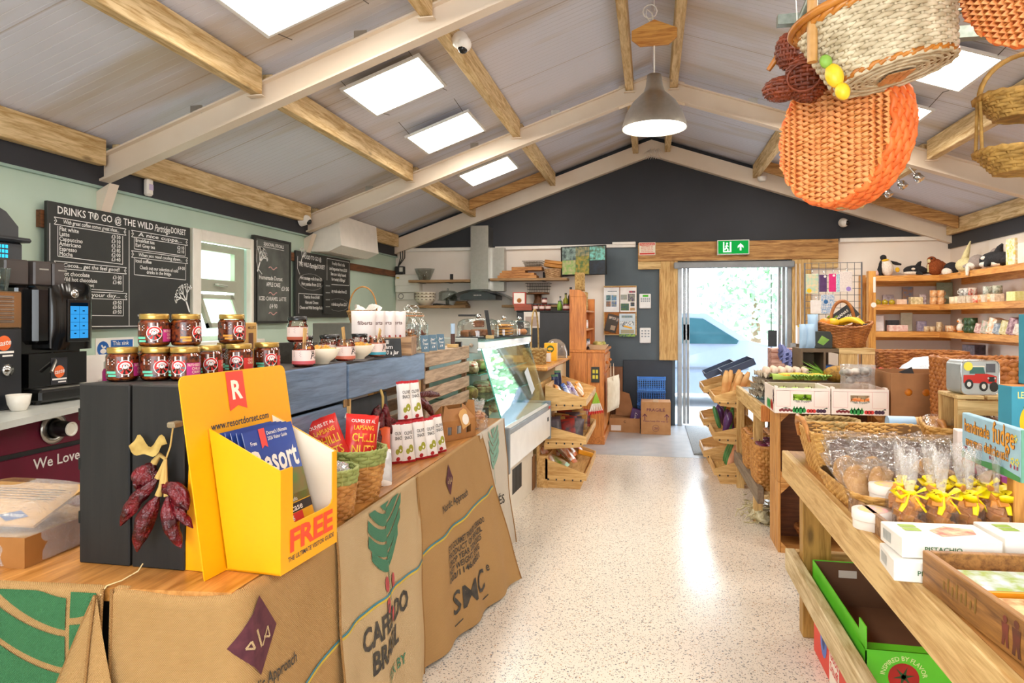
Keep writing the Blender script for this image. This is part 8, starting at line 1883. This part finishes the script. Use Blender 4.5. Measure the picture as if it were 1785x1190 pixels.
# handmade fudge sign on its post
t = thing('fudge_sign', 'pale blue handmade fudge sign on a wooden post', 'sign', (.98,2.10, TB)); b = MB(PINEZ); b.box(.022,.06,.085,.125,.0,.30,.003); b.build('post', t)
SGB = mk('sign_blue', '#a9cfe0', .6, col2='#9cc4d8', sc=20); b = MB(SGB); b.box(0,.022,0,.36,.192,.335,.003); b.use(flat('#6aa890')); b.box(.0005,.0225,-.002,0,.192,.335); sb = b.build('board', t)
Fg = lambda x, y: (-.001,.36 - x, .192 + y); Fg2 = lambda x, y: (-.0018,.36 - x, .192 + y)
for k, (cc, F_) in enumerate((('#8a4a1c', Fg),('#f0a83a', Fg2))):
    b = MB(flat(cc)); o_ = .0012 * (1 - k)
    for dx in ((-o_, o_) if k == 0 else (0,)): write(b, F_, 'handmade', .02 + dx, .088 - dx, .055, width=.165); write(b, F_, 'fudge', .205 + dx, .085 - dx, .085, width=.125); write(b, F_, 'mmmm delicious!!', .03 + dx, .045 - dx, .042, width=.265)
    b.build('lettering', sb)
b = MB(flat('#4f9a5a')); poly2(b, Fg, [(0,0),(.36,0),(.36,.014),(.24,.024),(.12,.014),(0,.022)]); b.build('grass_paint', sb); b = MB(flat('#a83a5a'))
for x in (.02,.03,.04,.19,.20,.21,.31,.33,.345): disc2(b, Fg2, x, .035,.004,.006,8)
b.use(flat('#f2e45a'))
for x, y in ((.335,.115),(.32,.05),(.345,.052)):
    for k in range(5): a = k * 1.2566; disc2(b, Fg2, x + .008 * cos(a), y + .008 * sin(a),.004, n=6)
b.build('flower_paint', sb)
# tin with a red off-road car, lemon fudge boxes, packs behind
t = thing('small_crate', 'pale wooden crate turned on end under the car tin', 'crate', (1.14,2.90, TB)); b = MB(PALEZ); b.box(0,.03,0,.03,0,.33); b.box(.17,.20,0,.03,0,.33); b.box(0,.2,.15,.18,0,.33); b.use(PALEX); b.box(-.002,.09,-.005,.18,.33,.344,.002); b.box(.10,.202,-.005,.18,.33,.344,.002); b.box(0,.2,-.004,0,.27,.325); b.box(0,.2,-.004,.0,.0,.05); b.build('frame', t)
t = thing('gift_tin', 'silver lunch tin printed with a red open country car', 'tin', (1.23,2.93, TB + .345), rad(8)); TN = mk('tin_silver', '#b9c0c2', .3, col2='#a9b2b6', sc=12, metal=.5); b = MB(TN, True); out = []
for cx, cz, a0 in ((.05,.11,0),(-.05,.11,90),(-.05,.02,180),(.05,.02,270)): out += [(cx + .02 * cos(rad(a0 + q)), cz + .02 * sin(rad(a0 + q))) for q in (0,30,60,90)]
b.prism(out, (0,0,0),(1,0,0),(0,0,1),(0,.10,0), True); b.build('body', t); b = MB(CHROME, True); b.tube([(x * 1.005,.0, z) for x, z in out],.0025,5, closed=True); b.build('rim', t)
Q = lambda x, y: (x, -.001, y); Q2 = lambda x, y: (x, -.0017, y); b = MB(mk('car_red', '#c92a22', .3)); poly2(b, Q, [(-.062,.045),(-.062,.075),(-.02,.075),(-.02,.08),(.025,.08),(.045,.075),(.06,.07),(.06,.042)]); cr = b.build('car_print', t)
b = MB(flat('#3f6a62')); poly2(b, Q, [(-.04,.08),(-.038,.105),(.012,.105),(.018,.08)]); b.use(flat('#e8e0c8')); rect2(b, Q, -.045,.105,.016,.110); b.use(BLACKM)
for x, y in ((-.042,.04),(.012,.032),(.05,.03)): disc2(b, Q2, x, y, .016,.019,16)
rect2(b, Q2,.03,.05,.052,.068); b.use(flat('#d8d8d0')); 
for x, y in ((-.042,.04),(.012,.032)): disc2(b, lambda a, c: (a, -.0023, c), x, y, .008,.01,12)
disc2(b, Q2,.03,.063,.004, n=8); disc2(b, Q2,.053,.063,.004, n=8); b.build('car_details', cr); b = MB(flat('#e6d84a')); disc2(b, Q2,-.045,.108,.017, n=16); b.use(flat('#5a5a60')); rect2(b, Q2,.022,.085,.055,.118); b.build('stickers', t)
m = MB(BLACKM); m.box(0,.3,0,.25,0,.18); m.build('black_stand', label='plain black stand below the lemon fudge boxes', cat='stand', loc=(1.09,2.46, TB + .001))
for k, (x, y, z) in enumerate(((1.15,2.52,.182),(1.225,2.55,.418),(1.262,2.56,.182))):
    t = thing('fudge_box', ['lower teal lemon meringue fudge box with lemon print', 'upper teal lemon meringue fudge box at the frame edge', 'teal lemon fudge box under the upper one, mostly hidden by the other'][k], 'fudge box', (x, y, TB + z), rad(6), 'teal lemon fudge boxes'); t.scale = (.74,.74,1); b = MB(mk('teal_card', '#3a98b0', .5, col2='#358fa8', sc=8)); b.box(0,.135,0,.10,0,.233,.002); b.use(mk('orange_card', '#ee8a1c', .5)); b.box(.1352,.136,.002,.098,.002,.231); b.box(.002,.133,.002,.098,.2332,.234); b.build('carton', t)
    b = MB(mk('lemon_print', '#f5cf1c', .4, col2='#eebb10', sc=6)); disc2(b, Ft, .068,.118,.036,.05,22); lp = b.build('lemon_print', t); b = MB(flat('#3f8a2f')); poly2(b, Ft2, [(.045,.165),(.06,.175),(.085,.172),(.065,.162)]); poly2(b, Ft2, [(.09,.16),(.105,.145),(.108,.12),(.092,.135)]); b.build('leaf_print', lp); b = MB(flat('#f2e684'))
    write(b, Ft, 'LEMON', .068,.195,.03, 'c', width=.09); write(b, Ft, 'MERINGUE', .068,.045,.026, 'c', width=.11); write(b, Ft, 'FUDGE', .068,.018,.026, 'c', width=.07); b.build('lettering', t)
t = thing('sweet_carton', 'white and pink sweet carton half hidden by the fudge sign', 'carton', (1.005,2.56, TB + .16),(0,0, rad(-10))); b = MB(flat('#f0e2dc')); b.box(0,.12,0,.06,-.155,.10,.002); b.build('carton', t); b = MB(REDP); poly2(b, Ft, [(.03,.03),(.05,.06),(.07,.03),(.05,.0)]); b.use(ORA); disc2(b, Ft, .03,.0,.018, n=12); b.use(flat('#e2607a')); rect2(b, Ft, .05,-.04,.08,.0); b.build('print', t)
t = thing('sweet_carton', 'purple picture carton beside the sign post', 'carton', (1.035,2.33, TB + .001)); b = MB(mk('purple_card', '#6d2a78', .4, col2='#c04a9a', sc=12)); b.box(0,.085,0,.04,0,.16,.002); b.build('carton', t); b = MB(REDK2); poly2(b, Ft, [(0,.03),(.085,.02),(.085,.055),(0,.065)]); b.build('name_band', t); b = MB(WHITE); write(b, Ft2, 'Baba', .042,.034,.028, 'c', width=.06); b.build('lettering', t)
t = thing('sweet_carton', 'white carton at the right edge behind the sign post', 'carton', (1.08,2.20, TB + .001)); b = MB(PW); b.box(0,.16,0,.08,0,.13,.002); b.build('carton', t); b = MB(BLACKM); write(b, lambda x, y: (.03 + y, -.001,.12 - x), 'ASSORTED', .005,0,.022, width=.10); b.build('lettering', t)
# ------------------------------------------------------------------ things hanging from the roof
t = thing('pendant_lamp', 'brushed steel dome pendant lamp hanging under the ridge', 'pendant lamp', (.02,5.05,2.745)); b = MB(METAL, True); b.lathe([(.228,0),(.225,.03),(.20,.11),(.155,.185),(.105,.235),(.075,.262),(.07,.28),(.062,.30),(.05,.385),(.03,.392),(0,.395)], n=40, cap=False); sh = b.build('shade', t)
b = MB(mk('lamp_white', '#fff6e6', kind='emit', emit=9.), True); b.lathe([(.222,.004),(.15,.02),(0,.028)], n=40, cap=False); b.build('lit_inside', sh); b = MB(WHITE, True); b.tube([(0,0,.39),(0,0,.70),(-.015,0,.83),(-.05,0,.86),(-.06,0,.82),(-.03,0,.77)],.005,6); b.build('cord', t)
t = thing('spreader_board', 'shaped pine board bridging the ridge purlins above the lamp', 'board', (.02,5.05,3.34)); b = MB(PINEX); b.prism([(-.16,.05),(-.10,0),(.10,0),(.16,.05),(.16,.115),(.0,.185),(-.16,.115)],(0,-.012,0),(1,0,0),(0,0,1),(0,.02,0)); b.build('board', t); b = MB(WHITE, True); b.tube([(-.03 + .05 * cos(i * .63),-.02,.24 + .05 * sin(i * .63)) for i in range(10)],.004,6, closed=True); b.tube([(.0,-.02,.24),(.0,0,.42)],.004,6); b.build('cable_loop', t)
m = MB(WHITE, True)
for k in range(9): m.tube([(-.12 + .03 * k, 0,.06),(-.06 + .015 * k, -.02,.10 + .01 * (k % 3)),(.02 * (k - 4),-.03,.04 - .012 * (k % 4)),(.03 * (k - 4),0,-.01)],.003,5)
m.build('cable_bundle', label='tangle of white cables at the gable peak', cat='cable', loc=(.02,8.97,3.42))
for k, (x, z) in enumerate(((2.3,2.66),(2.3,2.67),(2.3,2.66))):
    t = thing('spotlight', ['left small silver spotlight on the right purlin', 'middle small silver spotlight on the right purlin', 'right small silver spotlight on the right purlin'][k], 'spotlight', (x, 7.5 - .4 * k, z),(rad(20), rad(150),0), 'spotlights on the right purlin'); b = MB(CHROME, True); b.lathe([(.02,0),(.035,.015),(.04,.07),(.036,.07),(.0,.05)], n=16); b.cyl((0,0,0),(0,0,-.13),.008, n=8); b.build('head', t)
    ld = bpy.data.lights.new('spot_beam', 'SPOT'); ld.energy = 40; ld.spot_size = rad(75); ld.spot_blend = .8; ld.shadow_soft_size = .03; ld.color = (1,.88,.72); lo = bpy.data.objects.new('spot_beam', ld); COL.objects.link(lo); lo.location = (x + .04,7.56 - .4 * k, z - .06); lo.rotation_euler = (Vector((3.0 + .25 * k, 8.9 - .9 * k, 1.6)) - lo.location).to_track_quat('-Z', 'Y').to_euler()
t = thing('smoke_detector', 'round white detector at the end of the right inner purlin', 'detector', (1.33,8.88,3.10), rad(0)); b = MB(WHITE, True); b.lathe([(.0,-.045),(.035,-.045),(.05,-.03),(.055,0),(.055,.012)], n=22); b.build('case', t)
GALV = mk('galvanised', '#9aa39a', .4, col2='#7f8a80', sc=30, metal=.7)
t = thing('hanging_rail', 'galvanised steel rail grid above the hanging baskets', 'rail', (0,0,0)); b = MB(GALV); b.box(.50,1.9,2.93,2.97,2.57,2.61); b.box(.98,1.9,2.58,2.62,2.335,2.375); b.build('channel', t); b = MB(GALV, True); b.cyl((.575,3.15,2.51),(.60,2.5,2.62),.024); b.cyl((.92,2.2,2.62),(1.05,3.0,2.40),.018); b.build('tube', t); b = MB(mk('wire', '#555'))
for x, y, z in ((.62,2.95,2.61),(1.6,2.95,2.61),(1.5,2.6,2.375),(1.1,2.6,2.375)): b.cyl((x, y, z),(x, y, roofz(x) - .01),.004, n=5)
b.build('suspension_wire', t)
OW = mk('orange_weave', '#f0813c', .55, col2='#e0682a', sc=18); OWL = mk('orange_light', '#f7ae6a', .55, col2='#ee924a', sc=18)
def disc_basket(label, loc, rot, r, d):
    """shallow round basket hung on edge: woven circular face, short side wall, plain rim"""
    t = thing('round_basket', label, 'basket', loc, rot); b = MB(OWL, True); n = 17
    for i in range(n):
        x = -r + 2 * r * (i + .5) / n; h_ = sqrt(max(.0001, r * r - x * x)); N_ = int(6 + 44 * h_ / r)
        b.tube([(x, -h_ + 2 * h_ * j / N_, .009 * cos(pi * (j + i % 2 * 1.0)) ) for j in range(N_ + 1)], r / n * 1.02,6, flatk=.4)
    b.build('face', t)
    b = MB(mk('stake', '#c9823c', .6), True)
    for i in range(23): y = -r + 2 * r * (i + .5) / 23; h_ = sqrt(max(.0001, r * r - y * y)); b.cyl((-h_, y, 0),(h_, y, 0),.0035, n=5)
    b.build('stakes', t); f = ring_shape(r, r * 1.04, d); b = MB(OW, True); woven(b, f, 6,40, d / 6 * .55,.006); rim(b, f, 1.,.006,60,20); b.use(mk('orange_inner', '#a8541c', .8)); liner(b, f, 36); b.build('side_wall', t); return t
disc_basket('round orange woven basket hung on edge below the white one', (.575,2.4,1.985),(rad(-90),0, rad(-56)),.222,.085)
b = MB(mk('rope', '#b8a070', .9), True); b.tube([(.58,2.42,1.99),(.57,2.42,1.8),(.60,2.43,1.75),(.68,2.45,1.755),(.70,2.45,1.80)],.007,6); b.build('rope_loop', label='twisted rope loop dangling below the orange basket', cat='rope')
disc_basket('second orange woven basket cut by the top right corner', (.90,1.95,2.28),(rad(-70),0, rad(-75)),.20,.08)
# big off-white wicker basket
WW = mk('white_wicker', '#d2c5a8', .6, col2='#ab9b7c', sc=25); HON_ = mk('honey_cane', '#c07c2c', .35, col2='#9a5a1a', sc=14)
t = thing('wicker_basket', 'big off white oval wicker basket hanging at the top right', 'basket', (.675,2.12,2.075),(rad(-8), rad(-14), rad(14))); f = ring_shape(.155,.205,.185,1.08,.72); b = MB(WW, True); woven(b, f, 19,38,.005,.005, seg=4); wbase(b, f, .006,9); b.use(MATS['wicker_inner']); liner(b, f, 32); b.build('body', t)
b = MB(HON_, True); rim(b, f, .06,.007,64,18); rim(b, f, 1.,.009,64,16); b.build('cane_trim', t); b = MB(HON_, True); b.tube([(.236 * cos(a),-.15 * 0 + .163 * sin(a) , .20) for a in [2 * pi * i / 40 for i in range(40)]],.012,8, closed=True); b.build('rim_pole', t)
b = MB(mk('leather_tan', '#c98a50', .5)); 
for k in (-1,0,1): b.box(-.04,.04,-.008 + k * .022,.008 + k * .022,-.009,-.006); b.box(-.008 + k * .026,.008 + k * .026,-.035,.035,-.011,-.008)
b.build('base_strap', t); b = MB(mk('bamboo', '#c99a5a', .4, col2='#a87838', sc=12), True); q_ = Mx.Rotation(rad(14),3, 'Z') @ Mx.Rotation(rad(-14),3, 'Y') @ Mx.Rotation(rad(-8),3, 'X'); o_ = Vector((-.235,-.03,.08)); v_ = q_.inverted() @ Vector((0,0,1)); b.tube([o_, o_ + v_ * .12, o_ + v_ * .5],.014,10); b.build('hanging_pole', t)
b = MB(YB_, True); b.ell((-.20,-.05,.02),(.025,.02,.035),10,8); b.ell((-.195,-.055,-.03),(.02,.018,.025),10,8); b.build('yellow_flower', t); b = MB(mk('green_leaf', '#6a9a3a')); b.ell((-.21,-.05,.065),(.018,.014,.02),8,6); b.build('leaf', t)
# brown hen shaped basket
HB = mk('hen_brown', '#8a3d1c', .45, col2='#60260f', sc=25)
t = thing('animal_basket', 'small dark brown bird shaped wicker basket with curved handle', 'basket', (.465,2.38,2.11), rad(-20))
def eshape(cx, cz, rx, ry, rz, lean=0.): return lambda a, q: Vector((cx + rx * sin(pi * (.04 + .92 * q)) * cos(a) + lean * q, ry * sin(pi * (.04 + .92 * q)) * sin(a), cz - rz * cos(pi * (.04 + .92 * q))))
b = MB(HB, True)
for (q, n_) in ((eshape(.03,.055,.065,.055,.075),16),(eshape(-.045,.03,.06,.045,.035),8),(eshape(-.03,.15,.035,.03,.055),9)): woven(b, q, n_, 20,.0045,.003); b.grid(lambda u, v: q(2 * pi * u, v) * 1.0 * .985,16,8, cu=True)
b.build('body', t); b = MB(HB, True); b.tube([(-.03,0,.19),(.0,0,.235),(.05,0,.25),(.09,0,.20),(.08,0,.12)],.008,8); b.tube([(.03 + .05 * cos(i * .4),-.058,.04 + .045 * sin(i * .4)) for i in range(16)],.004,6, closed=True); b.build('handle', t); b = MB(HON_, True); b.cyl((-.09,0,.10),(-.06,0,.14),.008,.011,8); b.build('beak', t); b = MB(WHITE); b.cyl((.0,0,.24),(-.01,0,.42),.0018, n=5); b.build('string', t)
# two tier seagrass hanger
t = thing('tiered_hanger', 'two tier seagrass hanging basket at the right edge', 'hanging basket', (1.07,2.2,1.80)); SG = mk('seagrass_gold', '#b08a44', .75, col2='#866428', sc=40, bump=.4)
for k, z in enumerate((.0,.155)):
    f_ = ring_shape(.10,.15,.06,1.0,.55,3.); g_ = (lambda z: lambda a, q: f_(a, q) + Vector((0,0, z)))(z); b = MB(SG, True); woven(b, g_, 7,26,.005,.003); rim(b, g_, 1.,.007,48,14); b.grid(lambda u, v: g_(2 * pi * u, v) * 1. + Vector((0,0,.002)),28,4, cu=True); p = [g_(2 * pi * i / 28,0) for i in range(28)]; b.add(p, [tuple(range(28))], False); b.build('tier_basket', t)
b = MB(SG, True); b.tube([(.15 * cos(pi * i / 20),0,.21 + .13 * sin(pi * i / 20)) for i in range(21)],.007,7)
for s_ in (-1,1):
    for q in (-.02,.02): b.tube([(s_ * .15, q, .06),(s_ * .15, q * .4,.22)],.005,6)
b.tube([(0,0,.34),(.02,0,.40),(0,0,.45),(-.02,0,.40),(0,0,.34)],.005,6); b.build('rope_frame', t)
